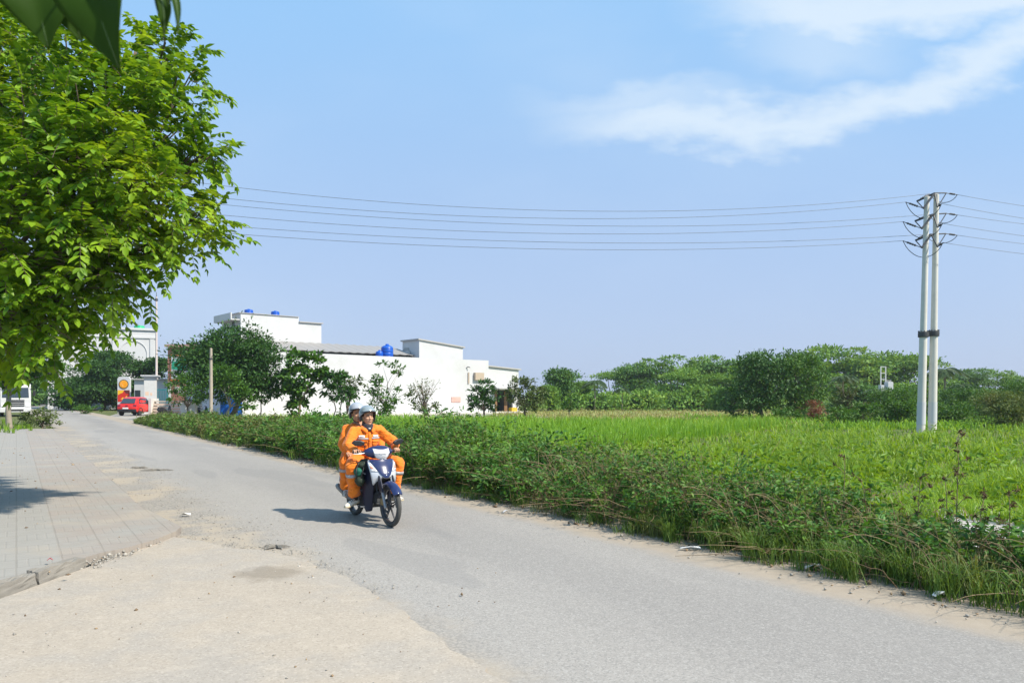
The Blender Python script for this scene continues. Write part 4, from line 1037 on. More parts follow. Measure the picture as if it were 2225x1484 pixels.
# white stone block with a bushy plant behind
p = GP(411, 914); wb = thing('stone_block', 'white tapering stone block half hidden by the hedge, under a leafy bush', 'block', (p.x, p.y, 0), R(12))
b = MB(); b.add([(-.42, -.42, -.1), (.42, -.42, -.1), (.42, .42, -.1), (-.42, .42, -.1), (-.56, -.5, 1.35), (.52, -.5, 1.4), (.52, .5, 1.4), (-.56, .5, 1.35)], [(3, 2, 1, 0), (4, 5, 6, 7), (0, 1, 5, 4), (1, 2, 6, 5), (2, 3, 7, 6), (3, 0, 4, 7)]); b.build('shaft', M_offwhite, wb, bevel=.06)
b = MB(); b.box((0, 0, 1.42), (.7, .7, .12)); b.build('cap', M_offwhite, wb, bevel=.03)
# blue sheet shelter under the round tree
p = AT(503, 862, 62); sh = thing('blue_shelter', 'bright blue sheet metal shelter in the shade under the big round tree', 'shelter', (p.x, p.y, 0), R(20))
b = MB(); b.box((0, 0, .95), (1.7, .06, 1.9)); b.box((-.85, .9, 1.2), (.06, 1.8, 2.4)); b.build('panel', pm('blue_sheet', (.015, .14, .55), .5, .1, 3), sh)
b = MB(); b.box((-.55, -.05, 1.75), (.45, .04, .7)); b.build('window', pm('pale_blue_glass', (.3, .5, .62), .2), sh)
b = MB(); b.box((0, .9, 2.45), (2.0, 2.2, .06)); b.build('roof', M_greymetal, sh)
# low boundary board and hut far down the road
p = G(119, 884); bd2 = thing('white_board', 'small blank white board by the bend far down the road', 'board', (p.x, p.y, 0), R(10))
b = MB(); b.box((0, 0, 1.05), (2.0, .1, 1.6)); b.build('panel', M_white, bd2, bevel=.03)
b = MB(); b.box((-.7, .08, .3), (.1, .08, .8)); b.box((.7, .08, .3), (.1, .08, .8)); b.build('legs', M_steel, bd2)
p = G(185, 886); kk = thing('brick_kiosk', 'low brown brick hut shaded by the dark trees left of the red car', 'hut', (p.x, p.y, 0), R(15))
b = MB(); b.box((0, 0, 1.0), (4.2, 2.4, 2.0)); b.build('wall', pm('brown_brick', (.26, .15, .08), .9, .3, 2), kk)
b = MB(); b.box((0, 0, 2.08), (4.8, 3.0, .14)); b.build('roof', M_wood, kk)
b = MB(); b.box((-.9, -1.22, .9), (.9, .05, 1.5)); b.build('door', M_darkgap, kk)
b = MB(); b.box((-2.25, -1.1, 1.1), (.16, .16, 2.2)); b.build('yellow_post', pm('ochre_paint', (.55, .33, .03), .6), kk)

# far field side: small hut, low wall, transformer
p = G(1562, 882); ht = thing('field_hut', 'tiny grey and orange hut among the trees behind the dry field', 'hut', (p.x, p.y, 0), R(-8))
b = MB(); b.box((0, 0, 1.15), (2.2, 2, 2.3)); b.build('wall', pm('pale_blue_wall', (.45, .5, .55), .8), ht)
b = MB(); b.box((1.35, -.6, 1.3), (.5, .9, 2.6)); b.build('brick_end', pm('orange_brick', (.5, .22, .13), .85), ht)
b = MB(); b.box((-.1, 0, 2.38), (2.6, 2.4, .14)); b.build('roof', pm('rusty_sheet', (.36, .2, .14), .8), ht)
p = G(1440, 884); lw_ = thing('low_wall', 'low weathered wall across the far edge of the dry field', 'wall', (p.x, p.y, 0), 0)
b = MB(); b.box((0, 0, .55), (7.5, .3, 1.1)); b.build('wall', pm('weathered_wall', (.36, .31, .25), .9, .3, 1), lw_)
b = MB(); b.box((0, 0, 1.15), (7.7, .42, .12)); b.build('coping', pm('pink_coping', (.5, .36, .3), .85), lw_)
p = AT(1919, 862, 78); tr_ = thing('transformer_pole', 'slim white ladder frame with pale transformer box left of the twin poles', 'transformer', (p.x, p.y, 0), R(5))
b = MB()
zt = CAMZ + (862 - 796) / F * 78; zb = CAMZ + (862 - 838) / F * 78
b.box((-.27, 0, zt / 2), (.09, .09, zt)); b.box((.27, 0, zt / 2), (.09, .09, zt))
for z in np.linspace(zb, zt - .05, 4): b.box((0, 0, z), (.44, .06, .07))
b.build('ladder_frame', M_offwhite, tr_)
b = MB(); b.box((.3, -.5, zb - .1), (.6, .7, .95)); b.box((-.45, -.4, zb - .25), (.4, .5, .6)); b.build('transformer_box', M_white, tr_, bevel=.04)
b = MB()
for k in range(3): b.lathe([(.05, 0), (.08, .05), (.05, .1), (.08, .15), (.03, .2)], 8, 0, Matrix.Translation((.1 + .2 * k, -.5, zb + .38)))
b.build('bushing', M_slab, tr_)
p = AT(2175, 862, 95); fh = thing('far_shed', 'tiny pale shed roof showing between the far trees at right', 'shed', (p.x, p.y, 0), 0)
b = MB(); b.box((0, 0, 1.2), (3.4, 3, 2.4)); b.build('wall', M_offwhite, fh)
b = MB(); b.box((0, 0, 2.5), (4, 3.6, .16)); b.build('roof', M_greymetal, fh)
# ------------------------------------------------------------------ trees and bushes of the middle distance
def rnd_blobs(seed, w_, z0, z1, n, r_, d=None, flat=.8, dome=True):
    rr = random.Random(seed); out = []
    for k in range(n):
        f = (k + .5) / n; z = z0 + (z1 - z0) * f
        half = w_ / 2 * (math.sqrt(max(0.02, 1 - (max(0, (f - .45)) / .6) ** 2)) if dome else 1)
        x = rr.uniform(-1, 1) * max(0, half - r_ * .7); y = rr.uniform(-1, 1) * max(0, (d or w_) / 2 - r_ * .7) * .8
        q = r_ * rr.uniform(.75, 1.2); out.append((x, y, min(z, z1 - q * flat), q, q, q * flat))
    return out
def TP(px, Y):
    p = AT(px, HOR, Y); p.z = 0; return p
def zat(py, Y): return CAMZ - (py - HOR) / F * Y
# the big round tree before the left end of the long building
Y = 57; s = Y / F
B = [((px - 500) * s, dy, zat(py, Y), q) for px, py, q, dy in
     [(430, 775, 1.5, 0), (470, 752, 1.5, .3), (520, 745, 1.6, 0), (560, 768, 1.4, -.2), (420, 815, 1.2, -.3), (470, 800, 1.7, -1), (530, 790, 1.8, -1), (575, 805, 1.4, -.4), (600, 830, 1.2, 0), (500, 830, 1.5, -1), (560, 840, 1.2, -.8), (590, 850, .8, -.6), (450, 780, 1.6, 2), (530, 780, 1.8, 2), (490, 800, 2.0, 1), (520, 855, 1.0, -1.2)]]
make_tree('round_tree', "biggest tree of the row, dark round crown before the white building's left end", 'tree', TP(500, Y), B, .22, (L_dark, M_bark), 300, .26, 51, 'trees before the white building', fork=.3, sub=14)
Y = 54; s = Y / F
make_tree('leafy_bush', 'bright leafy bush standing over the white stone block', 'bush', TP(408, Y), [((px - 408) * s, 0, zat(py, Y), q) for px, py, q in [(392, 838, .8), (420, 832, .85), (405, 856, .9), (385, 862, .55), (428, 858, .7)]], .08, (L_mid, M_bark), 330, .2, 52)
make_tree('drooping_tree', 'small light green tree with a thin trunk in front of the big round tree', 'tree', TP(495, Y - 1), [((px - 495) * s, -.3, zat(py, Y), q) for px, py, q in [(490, 815, .8), (480, 840, .6), (515, 845, .7), (535, 862, .7), (545, 878, .45), (500, 830, .7)]], .08, (L_mid, M_palebark), 330, .24, 53, 'trees before the white building')
Y = 56; s = Y / F
make_tree('broadleaf_tree', 'broad-leaved dark green tree second from the left before the long white wall', 'tree', TP(648, Y), [((px - 648) * s, 0, zat(py, Y), q) for px, py, q in [(650, 785, .7), (675, 790, .75), (640, 815, .8), (680, 820, .75), (630, 845, .6), (660, 850, .8), (650, 872, .6), (640, 888, .45), (690, 805, .5)]], .12, (L_mid, M_bark), 270, .34, 54, 'trees before the white building', aspect=.6)
make_tree('slender_tree', 'slim tree with twin leaning stems right of the broad-leaved tree', 'tree', TP(732, Y), [((px - 732) * s, 0, zat(py, Y), q) for px, py, q in [(725, 830, .7), (745, 828, .55), (710, 848, .55), (735, 855, .75), (755, 850, .6), (728, 815, .45)]], .05, (L_dark, M_palebark), 250, .32, 55, 'trees before the white building', trunks=[(-.3, 0, 0), (.3, 0, 0)], fork=.6)
make_tree('sparse_tree', 'thin sparse tree with a dark straight stem just left of the riders', 'tree', TP(755, Y + 1), [((px - 755) * s, 0, zat(py, Y), q) for px, py, q in [(752, 822, .4), (775, 825, .4), (785, 845, .42), (765, 838, .4), (785, 830, .25), (755, 850, .4)]], .05, (L_olive, M_bark), 130, .24, 56, 'trees before the white building', sub=12, fork=.5)
make_tree('poplar_tree', 'tall narrow sapling with two thin tops behind the riders heads', 'tree', TP(832, Y), [((px - 832) * s, 0, zat(py, Y), q) for px, py, q in [(832, 795, .34), (862, 795, .3), (864, 815, .36), (830, 820, .42), (820, 845, .6), (838, 862, .75), (822, 885, .6), (845, 892, .6), (862, 838, .28), (868, 805, .3), (815, 830, .3)]], .06, (L_mid, M_palebark), 230, .26, 57, 'trees before the white building', fork=.35, maxb=9)
make_tree('bare_shrub', 'half bare shrub with thin brown twigs before the white wall, right of the riders', 'shrub', TP(922, Y), [((px - 922) * s, 0, zat(py, Y), q) for px, py, q in [(905, 860, .6), (915, 882, .6), (900, 845, .35), (935, 890, .5), (950, 880, .4), (960, 895, .3)]], .06, (L_olive, M_bark), 150, .24, 58, 'trees before the white building', sub=10)
# its bare twigs reach higher than its leaves
def bare_twigs(parent, w_, H, n, seed):
    r = np.random.default_rng(seed); a = r.uniform(0, 6.28, n); sp = r.uniform(.2, 1, n) * w_
    sgl = np.linspace(0, 1, 7)[None, :, None]
    path = np.stack([np.cos(a) * sp, np.sin(a) * sp, H * r.uniform(.7, 1.1, n)], -1)[:, None] * sgl ** np.array([1.3, 1.3, .8])
    path[..., 2] += .5; path += np.cumsum(r.normal(0, .04, path.shape), 1)
    V, Fq = twig_geo(path, .028, 4); k = 220; ii = r.integers(0, n, k); jj = r.integers(3, 7, k)
    q = path[ii, jj] + r.normal(0, .1, (k, 3)); V2, F2 = leaf_geo(q, r.normal(size=(k, 3)), r.normal(size=(k, 3)), .16, .08)
    Vv, ff, mi = cat_geo([(V, Fq, 0), (V2, F2, 1)]); np_obj('twigs', Vv, ff, [M_bark, L_olive], parent, matidx=mi)
bare_twigs(bpy.data.objects['bare_shrub'], 1.1, 2.4, 26, 3)
bare_twigs(bpy.data.objects['sparse_tree'], .7, 2.4, 10, 4)
Y = 62; s = Y / F
make_tree('rounded_shrub', 'dense green shrub before the right part of the white wall, left of the doorway', 'shrub', TP(1052, Y), [((px - 1052) * s, 0, zat(py, Y), q) for px, py, q in [(1055, 838, .6), (1040, 855, .65), (1065, 860, .7), (1050, 875, .8), (1025, 868, .4), (1070, 882, .6), (1035, 888, .5)]], .09, (L_dark, M_bark), 260, .28, 59, 'trees before the white building')
make_tree('olive_tree', 'dark olive tree with a crooked trunk at the right corner of the white building', 'tree', TP(1140, Y), [((px - 1140) * s, 0, zat(py, Y), q) for px, py, q in [(1130, 835, .7), (1155, 832, .6), (1110, 850, .6), (1140, 855, .9), (1165, 858, .7), (1120, 872, .55), (1150, 878, .7), (1175, 875, .5)]], .11, (L_olive, M_bark), 240, .26, 60, 'trees before the white building', sub=14)
make_tree('young_tree', 'small bright green sapling alone at the left end of the dry field', 'tree', TP(1237, 66), [(0, 0, 1.1, .5), (.25, 0, 1.55, .4), (-.3, 0, .75, .45), (.4, 0, .7, .4), (0, 0, 1.9, .22)], .05, (L_mid, M_bark), 300, .22, 61)
st_ = TP(566, 58); make_tree('young_tree', 'thin sapling with a bare stem before the white wall, left of the broad-leaved tree', 'tree', st_, [(0, 0, 2.4, .5), (.4, 0, 2.1, .45), (-.4, 0, 2.0, .4), (.3, 0, 1.5, .3)], .05, (L_mid, M_bark), 220, .3, 62, fork=.7)

# dark trees between the tall white hall and the road
def layered(w_, H, n, seed, z0=.45, q=1.0):
    rr = random.Random(seed); out = []
    for k in range(n):
        f = rr.random(); z = H * (z0 + (1 - z0) * f); half = w_ / 2 * math.sqrt(max(.08, 1 - f * f * .85))
        x = rr.uniform(-1, 1) * half; y = rr.uniform(-1, 1) * half * .7; r_ = q * rr.uniform(.8, 1.25)
        out.append((x, y, z - r_ * .3, r_ * 1.35, r_ * 1.35, r_ * .55))
    return out
for px, Y, w_, H, n, seed, lab in [(190, 96, 5.5, 6.4, 16, 71, 'dark spreading tree over the brick hut, left of the fuel sign'), (255, 104, 9, 7.8, 18, 72, 'dark layered tree right behind the fuel sign'),
                                   (325, 104, 7, 7.4, 16, 73, 'dark layered tree rising behind the white gate pillar'), (222, 98, 6.5, 5.8, 14, 74, 'low dark tree between the brick hut and the fuel sign')]:
    make_tree('spreading_tree', lab, 'tree', TP(px, Y), layered(w_, H, n, seed, .2, 1.25), .22, (L_dark, M_bark), 260, .34, seed, 'dark trees by the forecourt', fork=.25)
for px, Y, w_, H, n, seed, lab in [(92, 170, 14, 8, 14, 75, 'hazy tree at the far end of the road, right of the white truck'), (140, 150, 13, 8, 14, 76, 'hazy tree behind the small blank white board'), (40, 140, 12, 8.5, 14, 77, 'hazy tree behind the white truck'), (60, 260, 26, 11, 18, 78, 'farthest hazy tree where the road vanishes')]:
    make_tree('distant_tree', lab, 'tree', TP(px, Y), rnd_blobs(seed, w_, 1.0, H, n, 2.2), .3, (L_far, M_bark), 120, .6, seed, 'far trees down the road')
# mound of low growth by the forecourt, bush and grass beyond the pavement
def bush(name, label, px, Y, w_, H, n, seed, mat, L=.2, dens=300, group=None, d=None, **kw):
    return make_tree(name, label, 'bush', TP(px, Y), rnd_blobs(seed, w_, .1, H, n, H * .38, d, .75), .05, (mat, M_bark), dens, L, seed, group, fork=.2, **kw)
bush('low_bush', 'low green mound of growth at the road edge left of the red car', 180, 76, 3.0, 1.0, 12, 81, L_mid, .18)
bush('low_bush', 'olive bush spilling over the end of the tiled pavement', 92, 41, 1.7, 1.05, 12, 82, L_weedy, .12, 420)
bush('low_bush', 'brownish thin bush beside the slim pale trunk at far left', 66, 43, 1.0, .8, 7, 83, L_olive, .13, 260)
u, v, k = tufted(2600, 41, 62, -8, .6, 18, 200); grass('verge_grass', npuv(u, v, np.full(len(u), .0)), .34 * k, .03, .6, L_meadow, 19)

# dense shrubby trees of the field's right side
Y = 57; s = Y / F
B1 = [((px - 1660) * s, dy, zat(py, Y), q) for px, py, q, dy in [(1625, 805, 1.0, 0), (1650, 795, 1.1, 0), (1680, 800, 1.1, -.3), (1610, 840, 1.0, 0), (1650, 835, 1.4, -.5), (1690, 840, 1.3, -.5), (1605, 875, .9, 0), (1640, 875, 1.3, -.6), (1690, 880, 1.2, -.6), (1660, 815, 1.3, 1.5), (1595, 895, .6, 0), (1620, 790, .6, 0)]]
make_tree('bushy_tree', 'dark bushy tree at the left end of the thicket behind the tall grass', 'tree', TP(1660, Y), B1, .16, (L_dark, M_bark), 280, .22, 91, 'bushy trees behind the field', fork=.3, sub=14)
B2 = [((px - 1745) * s, dy, zat(py, Y), q) for px, py, q, dy in [(1720, 785, .9, 0), (1745, 795, 1.1, 0), (1770, 810, 1.0, 0), (1730, 825, 1.3, -.4), (1768, 840, 1.0, -.3), (1740, 860, 1.2, -.5), (1720, 885, 1.0, -.6), (1770, 870, .7, .5), (1765, 785, .4, 0)]]
make_tree('bushy_tree', 'bushy tree with a yellowish top right of the dark one, above the reddish dead bush', 'tree', TP(1745, Y), B2, .16, (L_mid, M_bark), 270, .22, 92, 'bushy trees behind the field', fork=.3, sub=14)
bush('dead_bush', 'reddish brown dead bush at the foot of the thicket', 1768, 53, 1.4, 1.4, 8, 93, L_brown, .14, 330)
tgb = bush('dry_shrub', 'greyish dry shrub with bare leaning stems right of the reddish dead bush', 1840, 55, 3.0, 2.1, 9, 94, L_olive, .2, 160); bare_twigs(tgb, 1.1, 2.2, 22, 9)
for i, (px, Y, w_, H, n, seed, mt, lab) in enumerate([(1815, 46, 3.2, 1.05, 12, 95, L_mid, 'low vine-covered bush between the dead bush and the twin poles, leftmost'), (1885, 47, 3.4, 1.35, 12, 96, L_mid, 'low vine-covered bush in the middle left of the twin poles'), (1955, 46, 2.6, 1.6, 11, 97, L_mid, 'vine-covered bush just left of the foot of the twin poles'),
                                                      (1930, 58, 4.0, 2.3, 12, 98, L_mid, 'rounded green bush below the pale transformer box'), (2075, 47, 3.2, 1.4, 12, 99, L_mid, 'low leafy bush just right of the foot of the twin poles'), (2185, 42, 2.9, 2.0, 16, 100, L_weedy, 'large soft round bush at the right edge of the photo'), (2120, 60, 5, 2.3, 13, 101, L_mid, 'wide green bush behind the large soft round one'), (2090, 66, 5, 2.6, 13, 103, L_dark, 'dark bush far right behind the twin poles'), (2225, 60, 5, 2.9, 13, 104, L_mid, 'green bush cut by the right edge behind the round one'), (1700, 52, 3.4, .95, 10, 105, L_mid, 'low green growth at the foot of the dark bushy tree'), (1985, 62, 5.0, 2.6, 12, 106, L_mid, 'tall bush directly behind the twin poles')]):
    bush('field_bush', lab, px, Y, w_, H, n, seed, mt, .17 if px != 2185 else .11, 330 if px != 2185 else 620, 'bushes round the twin poles')

# ------------------------------------------------------------------ far tree line: rain trees, round trees, palms
protos = {}
def proto_tree(kind, seed):
    rr = random.Random(seed)
    if kind == 'rain': bl = [(x, y, z, a * 1.05, b_ * 1.05, c_ * .8) for x, y, z, a, b_, c_ in layered(13, 9, 17, seed, .30, 1.45)]
    elif kind == 'round': bl = rnd_blobs(seed, 7.5, 1.6, 8.4, 16, 1.7)
    elif kind == 'bushy': bl = rnd_blobs(seed, 7, .6, 4.6, 14, 1.35)
    t = make_tree({'rain': 'rain_tree', 'round': 'leafy_tree', 'bushy': 'thicket_bush'}[kind], 'x', 'tree', (0, 0, 0), bl, .26, (L_far if seed % 2 else L_farb, M_bark), 75 if kind == 'rain' else 95, .5, seed, fork=.35 if kind == 'rain' else .25, maxb=10, up=.75, sub=10)
    return t
def far_tree(kind, px, pyt, Y, label, seed, wscale=1.0, rz=0.0):
    key = (kind, seed % 4); H0 = {'rain': 9.0, 'round': 8.4, 'bushy': 4.6}[kind]
    if key not in protos: protos[key] = o = proto_tree(kind, 200 + seed % 4); 
    else: o = dup(protos[key])
    sc = zat(pyt, Y) / H0
    o.location = TP(px, Y); o.scale = (sc * wscale, sc * wscale, sc); o.rotation_euler = (0, 0, rz)
    tag(o, label, 'bush' if kind == 'bushy' else 'tree', 'far tree line behind the field'); return o
rt = [('rain', 1335, 806, 128, 'low left end of the flat-topped far trees, over the left of the dry field'), ('rain', 1390, 790, 126, 'second flat-topped far tree from the left end of the crest'), ('rain', 1450, 776, 125, 'layered far tree whose flat top starts the high crest above the low wall'),
      ('rain', 1525, 775, 127, 'layered far tree in the middle of the left crest'), ('rain', 1582, 770, 122, 'highest flat-topped tree of the left crest, over the field hut'), ('rain', 1480, 806, 105, 'lower layered tree in front of the left crest'), ('rain', 1565, 812, 104, 'lower layered tree in front of the field hut side'),
      ('rain', 1700, 766, 118, 'far tree rising just behind the dark bushy tree'), ('rain', 1765, 757, 118, 'far tree behind the yellowish bushy tree, start of the right crest'), ('rain', 1810, 752, 120, 'highest flat-topped tree of the right crest'), ('rain', 1880, 763, 120, 'flat-topped far tree above the transformer frame'),
      ('rain', 1945, 767, 122, 'flat-topped far tree just left of the twin poles'), ('rain', 1990, 777, 118, 'far tree right behind the twin poles'), ('rain', 2095, 803, 135, 'far flat-topped tree right of the twin poles'), ('rain', 2155, 803, 138, 'far flat-topped tree second from the right edge'), ('rain', 2205, 815, 140, 'far flat-topped tree nearest the right edge'),
      ('round', 1222, 806, 98, 'dense dark round tree right of the white building'), ('round', 1190, 838, 92, 'small dark tree against the right end of the white building'), ('round', 1262, 830, 104, 'hazy round tree left of the first palm'), ('bushy', 1300, 862, 98, 'low thicket under the first palm'),
      ('bushy', 1350, 865, 100, 'low thicket at the left end of the low wall'), ('bushy', 1400, 850, 100, 'bright thicket behind the low wall'), ('bushy', 1480, 850, 102, 'thicket right of the low wall'), ('bushy', 1525, 842, 98, 'light green thicket left of the field hut'), ('bushy', 1595, 845, 92, 'thicket right of the field hut'),
      ('bushy', 1850, 835, 90, 'thicket left of the transformer box'), ('bushy', 1955, 838, 88, 'thicket right of the transformer box'), ('bushy', 2060, 845, 90, 'thicket right of the twin poles under the palm'), ('bushy', 2130, 848, 92, 'thicket under the far right trees'), ('bushy', 2200, 850, 92, 'thicket at the far right edge'), ('round', 1640, 790, 90, 'yellowish tree between the two crests'),
      ('rain', 2245, 822, 128, 'far tree cut by the right edge'), ('bushy', 1440, 862, 112, 'thicket right behind the low wall')]
for i, (k, px, pyt, Y, lab) in enumerate(rt):
    far_tree(k, px, pyt, Y, lab, i * 7 + (i // 3), {'rain': 1.05, 'round': 1.0, 'bushy': 1.3}[k], i * 1.3)

palm_p = None
def palm(px, pyt, Y, label):
    global palm_p
    H0 = 6.0
    if palm_p is None:
        t = thing('coconut_palm', label, 'palm', (0, 0, 0)); b = MB()
        b.tube([(0, 0, -.1), (.1, 0, 2), (.05, .05, 4), (.12, 0, 5.2)], [.2, .15, .13, .12], 9); b.build('trunk', M_palebark, t, smooth=True)
        g = np.random.default_rng(77)
        for k in range(20):
            a = k * 2.4 + g.uniform(-.3, .3); rise = g.uniform(-.1, 1.1); ln = g.uniform(2.2, 3.0)
            d = np.array([math.cos(a), math.sin(a), 0]); P = []; D = []; N = []; L = []
            spine = [np.array([.12, 0, 5.2]) + d * ln * s * (1 - .12 * s * rise) + np.array([0, 0, 1]) * (rise * 1.35 * s - (1.2 + .6 * rise) * s * s) for s in np.linspace(0, 1, 26)]
            sd = np.array([-d[1], d[0], 0])
            for j in range(2, 26):
                for sg in (-1, 1):
                    P.append(spine[j]); D.append(sd * sg * .9 + d * .5 + np.array([0, 0, -.45])); N.append(np.array([0, 0, 1.])); L.append(.75 * math.sin(math.pi * (.12 + .8 * j / 26)) + .1)
            L = np.array(L); V, Fq = leaf_geo(P, D, N, L, .11, droop=.2); Vt, Ft = twig_geo([spine[::3]], .03, 4)
            Vv, ff, mi = cat_geo([(V, Fq, 0), (Vt, Ft, 0)]); np_obj('frond', Vv, ff, [L_palm], t)
        palm_p = o = t
    else: o = dup(palm_p)
    sc = zat(pyt, Y) / H0; o.location = TP(px, Y); o.scale = (sc * .95, sc * .95, sc); o.rotation_euler = (0, 0, px * .37)
    tag(o, label, 'palm', 'coconut palms in the far tree line')
for px, pyt, Y, lab in [(1292, 818, 96, 'coconut palm left of the flat-topped trees, over the dry field'), (1352, 838, 94, 'shorter coconut palm second from the left'), (1830, 806, 84, 'coconut palm behind the greyish dry shrub'), (1900, 838, 80, 'small coconut palm just left of the transformer frame'), (1960, 836, 82, 'coconut palm between transformer frame and twin poles'), (2052, 788, 84, 'tall coconut palm rising right of the twin poles'), (2085, 826, 86, 'coconut palm with hanging fronds at right of the tall one'), (2222, 815, 80, 'coconut palm half cut by the right edge')]:
    palm(px, pyt, Y, lab)
# unbroken undergrowth at the foot of the far trees
g = np.random.default_rng(88); n = 16000; Y = g.uniform(90, 126, n); X = g.uniform(.02, .76, n) * Y
P = np.stack([X, Y, g.uniform(0, 2.6, n) ** .9], -1)
V, Fq = leaf_geo(P, g.normal(size=(n, 3)), g.normal(size=(n, 3)) * .6 + np.array([0, 0, .7]), g.uniform(.3, .6, n), g.uniform(.15, .3, n))
tag(np_obj('distant_undergrowth', V, [Fq], L_farb), kind='stuff')
# ------------------------------------------------------------------ vehicles in the distance
def wheel(parent, x, y, r_, wd, name='wheel', rimmat=None):
    Mx = Matrix.Translation((x, y, r_)) @ Matrix.Rotation(R(90), 4, 'X')
    b = MB(); b.lathe([(r_ * .62, -wd / 2), (r_ * .93, -wd / 2), (r_, -wd * .32), (r_, wd * .32), (r_ * .93, wd / 2), (r_ * .62, wd / 2)], 28, 0, Mx); w_ = b.build(name, M_rubber, parent, smooth='auto')
    b = MB(); b.lathe([(0, -wd * .3), (r_ * .2, -wd * .46), (r_ * .6, -wd * .36), (r_ * .63, -wd * .5), (r_ * .63, wd * .5), (r_ * .6, wd * .36), (r_ * .2, wd * .46), (0, wd * .3)], 20, 0, Mx); b.build('rim', rimmat or M_alloy, w_, smooth='auto')
    return w_
def car():
    p = G(272, 903); t = thing('parked_car', 'red hatchback seen from behind, parked on the forecourt by the gate pillar', 'car', (p.x + .3, p.y + 1.6, 0), R(92))
    # lower body: cross sections along x (rear -2.05 .. front 2.05)
    def sec(x, w_, zb, zs, zt, tuck=.9):
        return [(x, -w_ * .90, zb), (x, -w_ * .99, zb + .14), (x, -w_, (zb + zs) / 2), (x, -w_ * .985, zs), (x, -w_ * tuck, zt), (x, -w_ * .45, zt + .025), (x, 0, zt + .035),
                (x, w_ * .45, zt + .025), (x, w_ * tuck, zt), (x, w_ * .985, zs), (x, w_, (zb + zs) / 2), (x, w_ * .99, zb + .14), (x, w_ * .90, zb)]
    rows = [sec(-2.06, .80, .52, .80, .92, .86), sec(-2.0, .90, .40, .88, 1.05, .88), (sec(-1.8, .94, .34, .95, 1.10)), sec(-1.2, .96, .32, .96, 1.10), sec(0, .96, .32, .95, 1.06), sec(.9, .95, .32, .92, 1.02), sec(1.5, .93, .34, .84, .95), sec(1.95, .86, .38, .72, .80, .84), sec(2.1, .72, .45, .62, .68, .84)]
    b = MB(); b.grid(rows); n = 13; b.f.append(tuple(range(n))); b.mi.append(0); b.f.append(tuple(range(8 * n + n - 1, 8 * n - 1, -1))); b.mi.append(0)
    b.build('body', M_red, t, smooth='auto')
    def cs(x, wb, zb, wt, zt): return [(x, -wb, zb), (x, -(wb + wt) / 2 - .02, (zb + zt) / 2), (x, -wt, zt - .05), (x, -wt * .8, zt), (x, 0, zt + .02), (x, wt * .8, zt), (x, wt, zt - .05), (x, (wb + wt) / 2 + .02, (zb + zt) / 2), (x, wb, zb)]
    rows = [cs(-1.86, .80, 1.05, .72, 1.12), cs(-1.35, .86, 1.05, .68, 1.66), cs(-.9, .87, 1.05, .70, 1.74), cs(0, .88, 1.03, .71, 1.75), cs(.45, .87, 1.0, .69, 1.68), cs(1.15, .84, .98, .74, 1.06)]
    b = MB(); b.grid(rows); b.f.append(tuple(range(9))); b.mi.append(0); cb = b.build('cabin', M_red, t, smooth='auto')
    b = MB(); b.add([(-1.86 - .01, -.66, 1.15), (-1.87, .66, 1.15), (-1.45, .57, 1.60), (-1.45, -.57, 1.60)], [(0, 1, 2, 3)]); b.build('rear_window', M_glass, cb, solid=.02, fix=False)
    b = MB(); b.add([(.56, -.60, 1.62), (.56, .60, 1.62), (1.12, .72, 1.08), (1.12, -.72, 1.08)], [(0, 1, 2, 3)]); b.build('windscreen', M_glass, cb, solid=.02, fix=False)
    for s in (-1, 1):
        b = MB(); b.add([(-1.4, s * .845, 1.12), (.85, s * .885, 1.08), (.4, s * .735, 1.58), (-.9, s * .74, 1.63), (-1.25, s * .745, 1.52)], [(0, 1, 2, 3, 4)]); b.build('side_window', M_glass, cb, solid=.02, fix=False)
        b = MB(); b.box((-2.0, s * .72, .94), (.14, .30, .17)); b.build('tail_light', pm('tail_lens', (.18, .02, .05), .25, .3, 8), t, bevel=.03)
        b = MB(); b.box((1.98, s * .66, .70), (.2, .3, .14)); b.build('headlight', M_lens, t, bevel=.03)
        b = MB(); b.ell((.75, s * 1.03, 1.12), (.08, .12, .08)); b.build('wing_mirror', M_red, t, smooth=True)
        for x in (-1.32, 1.28):
            wheel(t, x, s * .82, .34, .23)
            Mx = Matrix.Translation((x, s * .962, .34)) @ Matrix.Rotation(R(90), 4, 'X')
            b = MB(); b.tube([Mx @ Vector((.39 * math.cos(a), .39 * math.sin(a), 0)) for a in np.linspace(-.15, math.pi + .15, 14)], .035, 6); b.build('wheel_arch', M_black, t, smooth=True)
    b = MB(); b.box((-2.0, 0, .50), (.22, 1.72, .24)); b.build('rear_bumper', M_black, t, bevel=.05)
    b = MB(); b.box((2.02, 0, .46), (.2, 1.55, .2)); b.build('front_bumper', M_black, t, bevel=.05)
    b = MB(); b.box((-2.085, .1, .70), (.02, .52, .13)); b.build('number_plate', M_paper, t)
    b = MB(); b.box((-2.075, .0, .93), (.03, .22, .07)); b.build('badge', M_black, t)
    b = MB(); b.box((0, 0, .36), (3.4, 1.5, .14)); b.build('underbody', M_black, t)
car()
